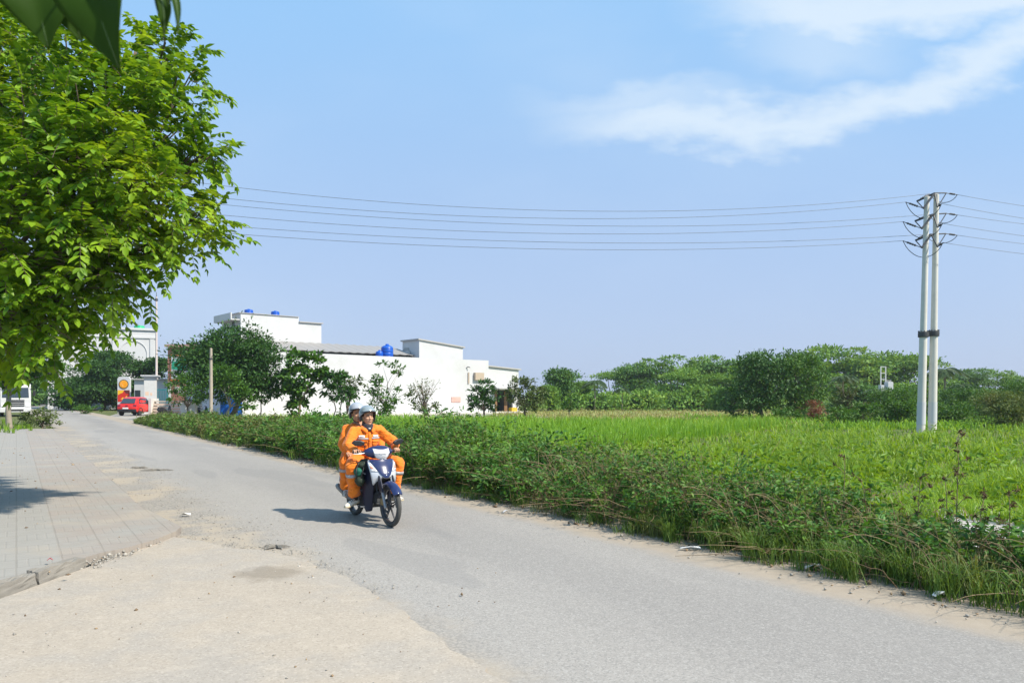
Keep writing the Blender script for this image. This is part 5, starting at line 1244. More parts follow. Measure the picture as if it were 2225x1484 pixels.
def truck():
    p = G(14, 905); t = thing('white_truck', 'white truck with black grille slots half hidden by leaves at far left', 'truck', (p.x - .6, p.y + 2, 0), math.atan2(-.80, .60))
    # local x forward
    b = MB(); prof = [(1.15, .45), (1.2, 1.0), (1.2, 1.55), (1.05, 2.75), (.8, 2.95), (-1.0, 2.98), (-1.0, .45)]
    b.prism(prof, (0, -1.18, 0), (1, 0, 0), (0, 0, 1), (0, 2.36, 0)); b.build('cab', M_white, t, bevel=.07)
    b = MB(); b.add([(1.205, -1.02, 1.7), (1.205, 1.02, 1.7), (1.09, .98, 2.6), (1.09, -.98, 2.6)], [(0, 1, 2, 3)]); b.build('windscreen', M_glass, t, solid=.03, fix=False)
    gb = MB()
    for z in (.95, 1.12, 1.29, 1.44): gb.box((1.2, 0, z), (.06, 1.35, .10))
    gb.build('grille', M_black, t)
    b = MB(); b.box((1.2, 0, .55), (.24, 2.4, .4)); bp = b.build('bumper', M_white, t, bevel=.05)
    b = MB(); b.box((1.325, 0, .55), (.02, 1.2, .16)); b.build('intake', M_black, bp)
    for s in (-1, 1):
        b = MB(); b.box((1.2, s * .92, 1.02), (.08, .36, .26)); b.build('headlight', M_lens, t, bevel=.03)
        b = MB(); b.box((1.3, s * 1.42, 2.1), (.12, .2, .5)); b.tube([(1.1, s * 1.1, 2.5), (1.3, s * 1.42, 2.4)], .025, 5); b.build('wing_mirror', M_black, t, bevel=.03)
        b = MB(); b.add([(.9, s * 1.19, 1.7), (-.4, s * 1.19, 1.7), (-.4, s * 1.19, 2.55), (.75, s * 1.19, 2.55)], [(0, 1, 2, 3)]); b.build('side_window', M_glass, t, solid=.03, fix=False)
        wheel(t, .25, s * 1.0, .5, .3); wheel(t, -4.3, s * 1.0, .5, .32); wheel(t, -5.6, s * 1.0, .5, .32)
    b = MB(); b.box((-4.0, 0, 1.95), (5.6, 2.4, 2.1)); b.build('cargo_box', M_offwhite, t, bevel=.04)
    b = MB(); b.box((-3.0, 0, .72), (7.6, .9, .24)); b.build('chassis', M_black, t)
    b = MB(); b.box((1.0, .55, 3.05), (.3, .3, .14)); b.box((1.0, -.55, 3.05), (.3, .3, .14)); b.build('marker_light', M_amber, t, bevel=.03)
truck()
def scooter_far(px, py, rz, label):
    p = G(px, py); t = thing('parked_scooter', label, 'scooter', (p.x, p.y, 0), rz, 'dark scooters parked by the forecourt')
    for x in (-.6, .6): wheel(t, x, 0, .28, .09)
    b = MB(); b.prism([(-.85, .55), (-.5, .42), (.05, .35), (.35, .4), (.5, .9), (.42, .98), (.3, .6), (.1, .5), (-.1, .72), (-.75, .8)], (0, -.14, 0), (1, 0, 0), (0, 0, 1), (0, .28, 0)); b.build('body', M_black, t, bevel=.04)
    b = MB(); b.tube([(.6, .06, .28), (.42, .05, .95)], .03, 6); b.tube([(.6, -.06, .28), (.42, -.05, .95)], .03, 6); b.tube([(.36, -.34, 1.0), (.42, 0, .98), (.36, .34, 1.0)], .02, 6); b.build('fork', M_black, t)
    b = MB(); b.ell((-.4, 0, .82), (.42, .13, .07)); b.build('seat', M_rubber, t, smooth=True)
scooter_far(360, 905, R(65), 'dark scooter parked in front of the teal gate, right of the white pillar')
scooter_far(436, 908, R(10), 'dark scooter parked in the shade right of the white stone block')

# bits lying on the sandy verge
def litter(px, py, label, cat, poly, h=.05, mat=None, rz=0):
    p = G(px, py); p.z = .03
    b = MB(); r_ = random.Random(px)
    n = len(poly); c, s = math.cos(rz), math.sin(rz)
    vs = [(x * c - y * s, x * s + y * c, .0 + (h * abs(math.sin(i * 1.9)) if i % 2 else .0)) for i, (x, y) in enumerate(poly)] + [(0, 0, h * .8)]
    b.add(vs, [(i, (i + 1) % n, n) for i in range(n)]); o = b.build({'paper': 'paper_scrap', 'stick': 'broken_stick'}.get(cat, 'litter'), mat or M_paper, solid=.004, fix=True)
    o.location = p; tag(o, label, cat)
litter(1766, 1240, 'crumpled white paper scrap at the edge of the weeds, largest of the scraps', 'paper', [(-.09, -.03), (0, -.06), (.08, -.04), (.09, .03), (.02, .07), (-.06, .05)], .06)
litter(1500, 1196, 'flat strip of white paper lying on the sandy verge left of the crumpled scrap', 'paper', [(-.12, -.02), (0, -.03), (.12, -.015), (.11, .02), (0, .03), (-.11, .02)], .025)
litter(2040, 1301, 'small white paper scrap in the grass at lower right', 'paper', [(-.05, -.03), (.03, -.04), (.06, .02), (0, .05), (-.05, .02)], .05)
litter(1098, 1117, 'tiny white scrap at the foot of the weeds right of the riders', 'paper', [(-.04, -.02), (.03, -.03), (.05, .02), (-.02, .03)], .04)
litter(403, 1123, 'pale flat stone lying on the gravel beside the pavement edge', 'stone', [(-.07, -.03), (.0, -.05), (.08, -.02), (.07, .03), (0, .05), (-.06, .03)], .04, M_concrete)
litter(2115, 1215, 'white plastic sack lying behind the weeds at lower right', 'sack', [(-.3, -.1), (-.1, -.18), (.2, -.14), (.32, .0), (.2, .15), (-.1, .18), (-.3, .08)], .16)
litter(108, 1245, 'small red wrapper on the broken kerb stone at lower left', 'wrapper', [(-.02, -.015), (.02, -.02), (.025, .015), (-.015, .02)], .03, pm('red_wrapper', (.6, .03, .06), .5))
bpy.data.objects['litter.001'].name = 'plastic_sack' if 'litter.001' in bpy.data.objects else 'x'
bpy.data.objects['litter'].name = 'flat_stone'
for o_ in list(bpy.data.objects):
    if o_.name.startswith('litter'): o_.name = 'red_wrapper'
bpy.data.objects['red_wrapper'].location.z = .13
# ------------------------------------------------------------------ the motorcycle (local: x forward, y left, z up)
BO = Vector((-1.985, 10.495, .018)); BH = math.atan2(-.831, .557)
bike = thing('motorcycle', 'dark blue underbone motorcycle carrying two riders in orange along the road', 'motorcycle', BO, BH)
WB = .62; WR = .285
def bwheel(x, front, yaw=0.0):
    T0 = Matrix.Translation((x, 0, WR)) @ Matrix.Rotation(yaw, 4, 'Z') @ Matrix.Rotation(R(90), 4, 'X')
    w_ = thing('front_wheel' if front else 'rear_wheel', None, None); w_.parent = bike
    tw = .034 if front else .044
    b = MB(); b.lathe([(WR - .054, -tw * .62), (WR - .044, -tw * .85), (WR - .026, -tw), (WR - .008, -tw * .72), (WR - .001, -tw * .3), (WR, 0), (WR - .001, tw * .3), (WR - .008, tw * .72), (WR - .026, tw), (WR - .044, tw * .85), (WR - .054, tw * .62)], 56, 0, T0, False)
    b.build('tyre', M_tyre, w_, smooth=True)
    b = MB(); b.lathe([(WR - .050, -.022), (WR - .056, -.027), (WR - .066, -.022), (WR - .072, -.010), (WR - .072, .010), (WR - .066, .022), (WR - .056, .027), (WR - .050, .022), (WR - .050, -.022)], 48, 0, T0, False)
    b.lathe([(.0, -.045), (.028, -.045), (.040, -.03), (.040, .03), (.028, .045), (0, .045)], 18, 0, T0)
    for k in range(5):
        for dy in (-.16, .16):
            a = 2 * math.pi * k / 5 + .35
            p0 = T0 @ Vector((.034 * math.cos(a + dy * 3), .034 * math.sin(a + dy * 3), 0)); p1 = T0 @ Vector(((WR - .085) * math.cos(a + dy * .45), (WR - .085) * math.sin(a + dy * .45), 0)); b.tube([p0, p1], [.010, .007], 6)
    b.build('rim', pm('black_alloy', (.05, .05, .055), .35, .1, 6, metal=.4), w_, smooth='auto')
    b = MB(); s = -1
    if front:
        b.lathe([(.06, s * .048 - .002), (.098, s * .048 - .002), (.098, s * .048 + .002), (.06, s * .048 + .002), (.06, s * .048 - .002)], 36, 0, T0 @ Matrix.Scale(-1, 4, (0, 0, 1)), False)
        for k in range(10):
            a = k * .628; p = T0 @ Vector((.079 * math.cos(a), .088 * math.sin(a), .048)); b.ell(p, (.011, .004, .011), n=8, k=5)
        b.build('brake_disc', M_steel, w_, smooth='auto')
    else:
        b.lathe([(0, -.05), (.07, -.05), (.075, -.03), (.075, .04), (0, .04)], 24, 0, T0); b.build('drum_hub', M_alloy, w_, smooth='auto')
bwheel(WB, True, R(2)); bwheel(-WB, False)
AX = Vector((WB, 0, WR)); HEAD = Vector((WB - .715 * math.tan(R(26)), 0, 1.0)); FD = (HEAD - AX).normalized()
def onfork(s, y=0, dx=0): return AX + FD * s + Vector((dx, y, 0))
# fork
fb_ = MB()
for s in (-1, 1):
    y = s * .085
    fb_.tube([onfork(-.02, y, .02), onfork(.20, y, .02)], [.021, .021], 12); fb_.ell(onfork(-.01, y, .02), (.032, .018, .03))
    fb_.tube([onfork(.20, y, .02), onfork(.215, y, .02)], .025, 12)
fk = fb_.build('fork', M_alloy, bike, smooth='auto')
fb_ = MB()
for s in (-1, 1): fb_.tube([onfork(.2, s * .085, .02), onfork(.50, s * .085, .005)], .0185, 12)
fb_.tube([onfork(.46, -.10), onfork(.46, .10)], .03, 10); fb_.tube([onfork(.40), onfork(.74)], .022, 10); fb_.build('fork_tubes', M_silver, fk, smooth='auto')
b = MB(); b.box(onfork(.06, -.085, -.05), (.07, .035, .10), rz=0); b.build('brake_caliper', pm('caliper_gold', (.26, .2, .1), .4, .1, 10, metal=.6), fk, bevel=.012)
b = MB(); b.tube([onfork(.1, -.10, -.03), onfork(.22, -.12, -.09), onfork(.38, -.11, -.07), onfork(.55, -.07, 0)], .007, 6); b.build('brake_hose', M_black, fk, smooth=True)
# front mudguard
rows = []
for a in np.linspace(R(34), R(165), 20):
    rr_ = WR + .035 + .012 * math.sin(a); hw = .072 * (1 - .45 * max(0, (R(60) - a) / R(60)) ** 2) * (1 - .35 * max(0, (a - R(120)) / R(48)))
    rows.append([AX + Vector((math.cos(a) * (rr_ - .045 * abs(t) ** 2.2), t * hw, math.sin(a) * (rr_ - .045 * abs(t) ** 2.2))) for t in (-1, -.75, -.4, 0, .4, .75, 1)])
b = MB(); b.grid(rows); b.build('front_mudguard', M_navy, bike, smooth=True, solid=.006, sub=1, fix=False)
for s in (-1, 1):
    b = MB(); b.prism([(-.055, .0), (.05, .0), (.06, .13), (.03, .24), (-.02, .24), (-.06, .12)], onfork(.2, s * .086, .02), (1, 0, 0), tuple(FD), (0, s * .022, 0)); b.build('fork_shroud', M_darknavy, bike, bevel=.008)
# front cover: silver shell with the blue centre shield
def shell(zs, wf, ff, sw, yy=(-1, -.85, -.6, -.3, 0, .3, .6, .85, 1)):
    rows = []
    for z in zs:
        w_ = wf(z); f = ff(z); rows.append([Vector((f - sw(z) * abs(t) ** 2.0, w_ * t, z)) for t in yy])
    return rows
ip = lambda z, xs, ys: float(np.interp(z, xs, ys))
ff = lambda z: ip(z, [.56, .62, .70, .80, .88], [.475, .49, .472, .415, .350])
wf = lambda z: ip(z, [.56, .60, .64, .70, .78, .84, .88], [.14, .168, .180, .188, .196, .200, .185])
sw = lambda z: ip(z, [.56, .7, .88], [.085, .085, .075])
rows = shell(np.linspace(.575, .885, 13), wf, ff, sw)
for i, rw_ in enumerate(rows):                    # arch the lower edge over the mudguard
    z0 = rw_[0].z
    for j, p in enumerate(rw_):
        t = abs(j - 4) / 4; p.z += max(0, (.70 - z0)) * .62 * (1 - t ** 1.6) - max(0, .66 - z0) * .5 * (t ** 3)
b = MB(); b.grid(rows); fc = b.build('front_cover', M_silver, bike, smooth=True, solid=.008, sub=1, fix=False)
wc = lambda z: ip(z, [.642, .66, .70, .76, .82, .885], [.012, .045, .076, .112, .146, .178])
ffc = lambda z: ff(z) + .012
sc2 = lambda z: sw(z) * (wc(z) / wf(z)) ** 2
rows = shell(np.linspace(.645, .888, 12), wc, ffc, sc2)
b = MB(); b.grid(rows); b.build('centre_shield', M_navy, fc, smooth=True, solid=.012, sub=1, fix=False)
for s in (-1, 1):       # turn lamps at the upper ends of the silver wings
    rows = []
    for z in np.linspace(.735, .845, 5):
        lo = wc(z) / wf(z) + .05; hi = .985
        if lo < hi: rows.append([Vector((ff(z) + .012 - sw(z) * q ** 2, s * wf(z) * q, z)) for q in np.linspace(lo, hi, 4)])
    b = MB(); b.grid(rows); b.build('turn_signal', M_lens, fc, smooth=True, solid=.008, fix=False)
    rows = [[Vector((ff(z) + .018 - sw(z) * q ** 2, s * wf(z) * q, z)) for q in np.linspace(wc(z) / wf(z) + .12, .95, 4)] for z in np.linspace(.77, .81, 3)]
    b = MB(); b.grid(rows); b.build('amber_bulb', M_amber, fc, smooth=True, solid=.006, fix=False)
b = MB()
for y, z in ((-.035, .715), (.035, .715), (0, .685)): b.ell((ffc(z) + .006, y, z), (.006, .009, .008), n=10, k=6)
b.build('emblem_studs', M_chrome, fc, smooth=True)
b = MB(); b.tube([(ff(.65) + .014 - sw(.65) * (y / .18) ** 2, y, .655 - .018 * math.cos(y * 26)) for y in np.linspace(-.06, .06, 9)], .006, 6); b.build('grille_slot', M_black, fc, smooth=True)
# leg shields
for s in (-1, 1):
    pr_ = [(.86, .20, .36), (.78, .16, .37), (.68, .13, .375), (.55, .11, .35), (.42, .11, .315), (.30, .12, .29), (.22, .16, .285), (.165, .215, .27)]
    rows = []
    for z, x0, x1 in pr_: rows.append([Vector((x0 + (x1 - x0) * k / 5, s * (.205 - .055 * (k / 5) ** 2 * 1.6 - .02 * (1 - k / 5) - .03 * max(0, .4 - z)), z + .012 * k / 5)) for k in range(6)])
    b = MB(); b.grid(rows); lg = b.build('leg_shield', M_darknavy if s < 0 else M_darknavy, bike, smooth=True, solid=.014, sub=1, fix=False)
    b = MB()
    for k in range(3): b.box((.165 + .035 * k, s * .208, .70 - .004 * k), (.026, .006, .016))
    b.build('decal', M_silver, lg)
b = MB(); b.prism([(.30, .86), (.20, .88), (.12, .6), (.10, .42), (.16, .36), (.24, .6)], (0, -.17, 0), (1, 0, 0), (0, 0, 1), (0, .34, 0)); b.build('inner_panel', M_black, bike, bevel=.02)
# handlebar, its cowl, headlight, levers, mirrors
hz = .985; HB = [(.155, -.345, hz), (.19, -.22, hz + .005), (.245, -.12, hz - .02), (.25, 0, hz - .03), (.245, .12, hz - .02), (.19, .22, hz + .005), (.155, .345, hz)]
b = MB(); b.tube(HB, .011, 10); hb_ = b.build('handlebar', M_black, bike, smooth=True)
for s in (-1, 1):
    b = MB(); b.tube([(.155 + .0, s * .355, hz), (.172, s * .29, hz + .002), (.188, s * .225, hz + .005)], [.0175, .0165, .018], 12); b.build('grip', M_rubber, hb_, smooth=True)
b = MB()     # cowl lofted sideways
rows = []
for t in np.linspace(-1, 1, 17):
    y = .225 * t; q = 1 - abs(t) ** 2.4; top = hz + .018 + .082 * q; bot = hz - .018 - .075 * (1 - abs(t) ** 3); fr = .215 + .145 * q; bk = .165 - .0 * q + .02
    cz = (top + bot) / 2
    rows.append([Vector((bk, y, cz)), Vector((bk + .01, y, top - .015)), Vector((bk + (fr - bk) * .35, y, top)), Vector((bk + (fr - bk) * .72, y, top - .03 * q - .004)), Vector((fr, y, cz + .012)), Vector((fr - .035 * q, y, bot + .022)), Vector((bk + (fr - bk) * .5, y, bot)), Vector((bk + .01, y, bot + .015))])
b.grid(rows, closed=True); b.f.append(tuple(range(8))); b.mi.append(0); b.f.append(tuple(range(16 * 8, 17 * 8))); b.mi.append(0)
cw = b.build('handlebar_cowl', M_navy, bike, smooth=True, sub=1)
hl = [(-.118, .062), (-.045, .048), (0, .043), (.045, .048), (.118, .062), (.112, .0), (.088, -.055), (.052, -.082), (0, -.088), (-.052, -.082), (-.088, -.055), (-.112, 0)]
def cowlx(y, z):
    t = y / .225; q = 1 - abs(t) ** 2.4; fr = .215 + .145 * q; return fr - max(0, (hz - z)) * .30 - max(0, (z - hz - .01)) * .9
b = MB(); vs = [(cowlx(y, hz + z) + .010, y, hz + z - .008) for y, z in hl]; n = len(vs)
inn = [(cowlx(y * .82, hz + z * .82) + .022, y * .82, hz + z * .82 - .008) for y, z in hl]
b.add(vs + inn + [(cowlx(0, hz) + .027, 0, hz - .012)] + [(v_[0] - .05, v_[1], v_[2]) for v_ in vs], [(i, (i + 1) % n, n + (i + 1) % n, n + i) for i in range(n)] + [(n + i, n + (i + 1) % n, 2 * n) for i in range(n)] + [(i, 2 * n + 1 + i, 2 * n + 1 + (i + 1) % n, (i + 1) % n) for i in range(n)])
hd = b.build('headlight', M_lens, cw, smooth='auto')
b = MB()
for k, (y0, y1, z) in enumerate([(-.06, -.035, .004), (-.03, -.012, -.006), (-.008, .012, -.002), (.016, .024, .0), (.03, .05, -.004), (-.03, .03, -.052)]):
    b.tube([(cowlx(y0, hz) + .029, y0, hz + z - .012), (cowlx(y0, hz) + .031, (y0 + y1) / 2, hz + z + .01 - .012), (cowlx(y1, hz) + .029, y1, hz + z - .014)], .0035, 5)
b.build('glare_scribble', pm('glare_grey', (.30, .31, .33), .3), hd)  # grey scribble on the lens imitating the marks in its glare
b = MB(); b.box((.31, .03, .895), (.05, .085, .05)); b.build('position_lamp', M_lens, bike, bevel=.012)
for s in (-1, 1):
    if s < 0: b = MB(); b.tube([(.215, s * .17, hz - .005), (.235, s * .25, hz - .012), (.232, s * .32, hz - .016), (.222, s * .365, hz - .014)], [.009, .008, .0065, .008], 8); b.box((.205, s * .185, hz - .002), (.05, .04, .035)); b.build('brake_lever', M_chrome, bike, smooth='auto')
    mr = thing('mirror', None, None); mr.parent = bike
    mc = Vector((.17, -.285, 1.115)) if s < 0 else Vector((.17, .315, 1.115))
    b = MB(); b.tube([(.19, s * .185, hz + .01), (.185, s * .19, hz + .085), (.18, mc.y - s * .07, mc.z - .015), (.175, mc.y - s * .03, mc.z)], [.006, .006, .005, .006], 7); b.build('stem', M_black, mr, smooth=True)
    pl = [(-.095, -.005), (-.055, .036), (.03, .042), (.088, .022), (.095, -.012), (.045, -.040), (-.035, -.042)]
    T = Matrix.Translation(mc) @ Matrix.Rotation(R(12 * s), 4, 'Z') @ Matrix.Rotation(R(10 if s > 0 else -4), 4, 'X')
    b = MB(); b.prism([(q[0] * -s, q[1]) for q in pl], (.0, 0, 0), (0, 1, 0), (0, 0, 1), (.038, 0, 0), 0, T); b.build('housing', M_black, mr, bevel=.014)
    b = MB(); b.prism([(q[0] * -s * .86, q[1] * .84) for q in pl], (-.003, 0, 0), (0, 1, 0), (0, 0, 1), (.003, 0, 0), 0, T); b.build('mirror_glass', M_glass, mr)
# frame, engine, seat, tail
b = MB(); b.prism([(.20, .50), (.10, .60), (-.05, .55), (-.2, .62), (-.62, .66), (-.86, .70), (-.92, .76), (-.80, .78), (-.2, .735), (.0, .69), (.12, .70), (.24, .66)], (0, -.095, 0), (1, 0, 0), (0, 0, 1), (0, .19, 0)); b.build('body_panel', M_navy, bike, bevel=.03)
rows = []
for x, z, w_ in [(.0, .70, .07), (-.06, .755, .11), (-.2, .775, .125), (-.4, .785, .13), (-.5, .81, .13), (-.7, .82, .12), (-.84, .82, .09), (-.88, .79, .05)]:
    rows.append([Vector((x, w_ * t, z - .05 * abs(t) ** 2.5)) for t in (-1, -.7, -.3, 0, .3, .7, 1)] + [Vector((x, w_ * .9 * t, z - .075)) for t in (1, 0, -1)])
b = MB(); b.grid(rows, closed=True); b.f.append(tuple(range(10))); b.mi.append(0); b.f.append(tuple(range(70, 80))); b.mi.append(0); b.build('seat', M_rubber, bike, smooth=True)
b = MB(); b.tube([(.02, 0, .34), (.22, 0, .36)], [.085, .075], 16)
for k in range(6): b.tube([(.08 + .025 * k, 0, .345), (.088 + .025 * k, 0, .346)], .095, 16)
b.box((-.12, 0, .30), (.34, .20, .22)); b.ell((-.08, -.12, .29), (.13, .05, .11)); b.ell((-.1, .12, .29), (.12, .05, .10)); b.build('engine', M_steel, bike, smooth='auto', bevel=.01)
b = MB(); b.tube([(.16, -.05, .30), (.20, -.09, .24), (.1, -.12, .20), (-.2, -.13, .21), (-.38, -.145, .27)], .017, 8); ep = b.build('exhaust_pipe', M_alloy, bike, smooth=True)
b = MB(); b.tube([(-.36, -.145, .265), (-.42, -.155, .285), (-.84, -.175, .405), (-.885, -.178, .418)], [.025, .047, .047, .036], 16); b.tube([(-.885, -.178, .418), (-.91, -.18, .425)], .018, 10)
b.build('muffler', pm('dull_muffler', (.20, .205, .21), .35, .1, 8, metal=.6), ep, smooth='auto')
b = MB(); b.prism([(-.42, .33), (-.52, .44), (-.74, .47), (-.76, .43), (-.56, .36)], (0, -.225, 0), (1, 0, 0), (0, 0, 1), (0, .012, 0)); b.build('heat_shield', M_steel, ep)
b = MB()
for s in (-1, 1):
    b.tube([(-WB, s * .1, WR), (-.15, s * .1, .33)], .018, 8); b.tube([(-WB + .02, s * .115, WR + .03), (-.5, s * .12, .62)], .025, 10)
b.build('swingarm', M_black, bike, smooth=True)
b = MB()
rows = [[Vector((-WB + math.cos(a) * (WR + .04), t * .075, WR + math.sin(a) * (WR + .04) - .02 * t * t)) for t in (-1, -.5, 0, .5, 1)] for a in np.linspace(R(60), R(170), 12)]
b.grid(rows); b.build('rear_mudguard', M_black, bike, smooth=True, solid=.006, fix=False)
b = MB(); b.tube([(-.02, -.26, .25), (-.02, .26, .25)], .012, 8); b.tube([(-.02, -.2, .25), (-.02, -.28, .25)], .019, 8); b.tube([(-.02, .2, .25), (-.02, .28, .25)], .019, 8); b.build('foot_pegs', M_rubber, bike, smooth=True)
b = MB(); b.tube([(-.45, -.27, .33), (-.42, -.12, .34)], .016, 8); b.tube([(-.45, .27, .33), (-.42, .12, .34)], .016, 8); b.build('rear_foot_pegs', M_rubber, bike, smooth=True)
b = MB(); b.tube([(.02, -.16, .24), (.12, -.19, .22), (.16, -.20, .23)], .009, 6); b.box((.165, -.21, .235), (.03, .06, .014)); b.build('brake_pedal', M_chrome, bike)
b = MB(); b.tube([(-.1, .12, .25), (-.02, .24, .01)], .011, 6); b.build('side_stand', M_steel, bike)
b = MB(); b.ell((-.90, 0, .72), (.04, .085, .05)); b.build('tail_light', pm('tail_lens_bike', (.4, .02, .02), .25), bike, smooth=True)
b = MB(); b.tube([(-.62, -.10, .79), (-.85, -.1, .84), (-.93, 0, .85), (-.85, .1, .84), (-.62, .1, .79)], .011, 8); b.build('grab_rail', M_alloy, bike, smooth=True)
b = MB(); b.prism([(-.13, -.09), (.13, -.09), (.13, .09), (-.13, .09)], (-.93, 0, .56), (0, 1, 0), (.25, 0, .97), (.006, 0, 0)); b.build('number_plate', M_paper, bike)
bpy.data.objects['tail_light.002'] if False else None

# green bag of gear carried between the rider's knees and the leg shield
M_gbag = pm('green_canvas', (.014, .11, .075), .85, .35, 10, .6, 30)
M_obag = pm('olive_bag', (.022, .035, .02), .7, .5, 9, .6, 24)
bag = thing('gear_bag', 'bundle of dark olive and green bags hanging in front of the rider', 'bag', BO, BH)
def blob(name, c, r_, mat, seed):
    b = MB(); b.ell((0, 0, 0), r_, n=24, k=14); g_ = random.Random(seed)
    b.v = [tuple(x * (1 + .11 * math.sin(7 * v_[0] / r_[0] * .8 + seed) * math.sin(6 * v_[2] / r_[2] * .7 + 2 * seed) + .05 * math.sin(13 * v_[1] / r_[1])) + c[i] for i, x in enumerate(v_)) for v_ in b.v]
    return b.build(name, mat, bag, smooth=True)
blob('olive_sack', (.06, -.11, .63), (.11, .13, .13), M_obag, 1); blob('upper_sack', (.15, -.17, .80), (.09, .11, .085), M_obag, 2)
blob('green_pouch', (.185, -.285, .715), (.072, .055, .062), M_gbag, 3); blob('lower_pouch', (.19, -.262, .60), (.078, .062, .075), M_obag, 4)
b = MB(); b.tube([(.15, -.25, .86), (.22, -.325, .76), (.24, -.335, .70), (.22, -.315, .62)], .008, 6); b.tube([(.1, -.2, .88), (.17, -.27, .84), (.2, -.31, .77)], .01, 6); b.tube([(.24, -.21, .82), (.26, -.26, .70), (.25, -.27, .58)], .007, 6); b.build('straps', M_black, bag, smooth=True)
# ------------------------------------------------------------------ the two riders (same local frame as the motorcycle)
def skin_mat():
    m, t, out = new_mat('skin'); oc = t.n('ShaderNodeTexCoord').outputs['Object']
    c = t.mix(t.noise(oc, 18, 4), (.40, .215, .125), (.50, .285, .18))
    b = t.n('ShaderNodeBsdfPrincipled', ins={'Base Color': c, 'Roughness': .5, 'Subsurface Weight': .08, 'Subsurface Scale': .01})
    t.t.links.new(b.outputs[0], out.inputs[0]); return m
M_skin = skin_mat()
M_lip = pm('lips', (.30, .10, .075), .45, .1, 30); M_brow = pm('brow_hair', (.02, .014, .01), .7, .2, 40); M_eye = pm('eye_dark', (.05, .028, .02), .3, .2, 40); M_white_eye = pm('eye_white', (.55, .5, .45), .3, .05, 40)
def cloth_mat():
    m, t, out = new_mat('orange_coverall'); oc = t.n('ShaderNodeTexCoord').outputs['Object']
    nz = t.noise(oc, 7, 5, .6)
    c = t.mix(nz, (.74, .15, .010), (.92, .25, .016)); c = t.mix(t.m('MULTIPLY', t.ss(t.noise(oc, 3.5, 6, .7), .52, .75), .35), c, (.55, .13, .02))
    st = t.n('ShaderNodeMapping', ins={'Vector': oc, 'Scale': (9, 9, 24), 'Rotation': (R(24), R(18), 0)}).outputs[0]
    h = t.m('ADD', t.noise(st, 1.0, 4, .55), t.m('MULTIPLY', t.noise(oc, 60, 3), .12))
    bp = t.n('ShaderNodeBump', ins={'Strength': 1.0, 'Distance': .035, 'Height': h})
    b = t.n('ShaderNodeBsdfPrincipled', ins={'Base Color': c, 'Roughness': .75, 'Specular IOR Level': .25, 'Sheen Weight': .2, 'Normal': bp.outputs[0]})
    t.t.links.new(b.outputs[0], out.inputs[0]); return m
M_cov = cloth_mat()
M_reflect = pm('grey_reflective_band', (.36, .36, .37), .4, .08, 20); M_scarf = pm('charcoal_scarf', (.035, .037, .05), .9, .3, 14, .6, 40)
M_shoe = pm('pale_shoe', (.62, .58, .50), .7, .12, 14); M_sole = pm('shoe_sole', (.50, .42, .27), .8, .12, 14); M_sock = pm('dark_sock', (.02, .02, .022), .9); M_shoed = pm('grey_shoe', (.42, .41, .38), .7, .12, 14)
M_helmet = pm('helmet_silver', (.27, .32, .34), .22, .06, 4, coat=.7, metal=.15); M_helmet2 = pm('helmet_pale_silver', (.36, .38, .42), .2, .06, 4, coat=.7)
def remeshed(mb, voxel, smooth_n=6, disp=0.0, dsize=.1, seed=0):
    me = bpy.data.meshes.new('tmp'); me.from_pydata(mb.v, [], mb.f)
    bm = bmesh.new(); bm.from_mesh(me); bmesh.ops.recalc_face_normals(bm, faces=bm.faces); bm.to_mesh(me); bm.free()
    o = bpy.data.objects.new('tmp', me); COL.objects.link(o)
    md = o.modifiers.new('r', 'REMESH'); md.mode = 'VOXEL'; md.voxel_size = voxel; md.adaptivity = 0
    if smooth_n: s = o.modifiers.new('s', 'SMOOTH'); s.iterations = smooth_n; s.factor = .5
    dg = bpy.context.evaluated_depsgraph_get(); dg.update()
    ev = o.evaluated_get(dg); out = bpy.data.meshes.new_from_object(ev, depsgraph=dg)
    bpy.data.objects.remove(o); bpy.data.meshes.remove(me)
    if disp:
        n = len(out.vertices); co = np.empty(n * 3, np.float32); out.vertices.foreach_get('co', co); co = co.reshape(-1, 3)
        no = np.empty(n * 3, np.float32); out.vertex_normals.foreach_get('vector', no); no = no.reshape(-1, 3)
        k = 1 / dsize; x, y, z = co.T
        f = np.sin(k * 2.1 * z + 2.2 * np.sin(k * .9 * x + seed) + 1.7 * np.sin(k * .8 * y)) * .5 + np.sin(k * 3.3 * (z * .6 + x * .7) + 2.0 * np.sin(k * 1.1 * y + seed)) * .35 + np.sin(k * 5.1 * (y - z * .8) + 1.5 * np.sin(k * 2 * x)) * .2
        co = co + no * (f * disp)[:, None]; out.vertices.foreach_set('co', co.ravel().astype(np.float32)); out.update()
    return out
def link(name, me, mats, parent=None):
    me.materials.clear()
    for m in (mats if isinstance(mats, list) else [mats]): me.materials.append(m)
    me.polygons.foreach_set('use_smooth', [True] * len(me.polygons))
    o = bpy.data.objects.new(name, me); COL.objects.link(o)
    if parent is not None: o.parent = parent
    return o
def V3(*a): return Vector(a)

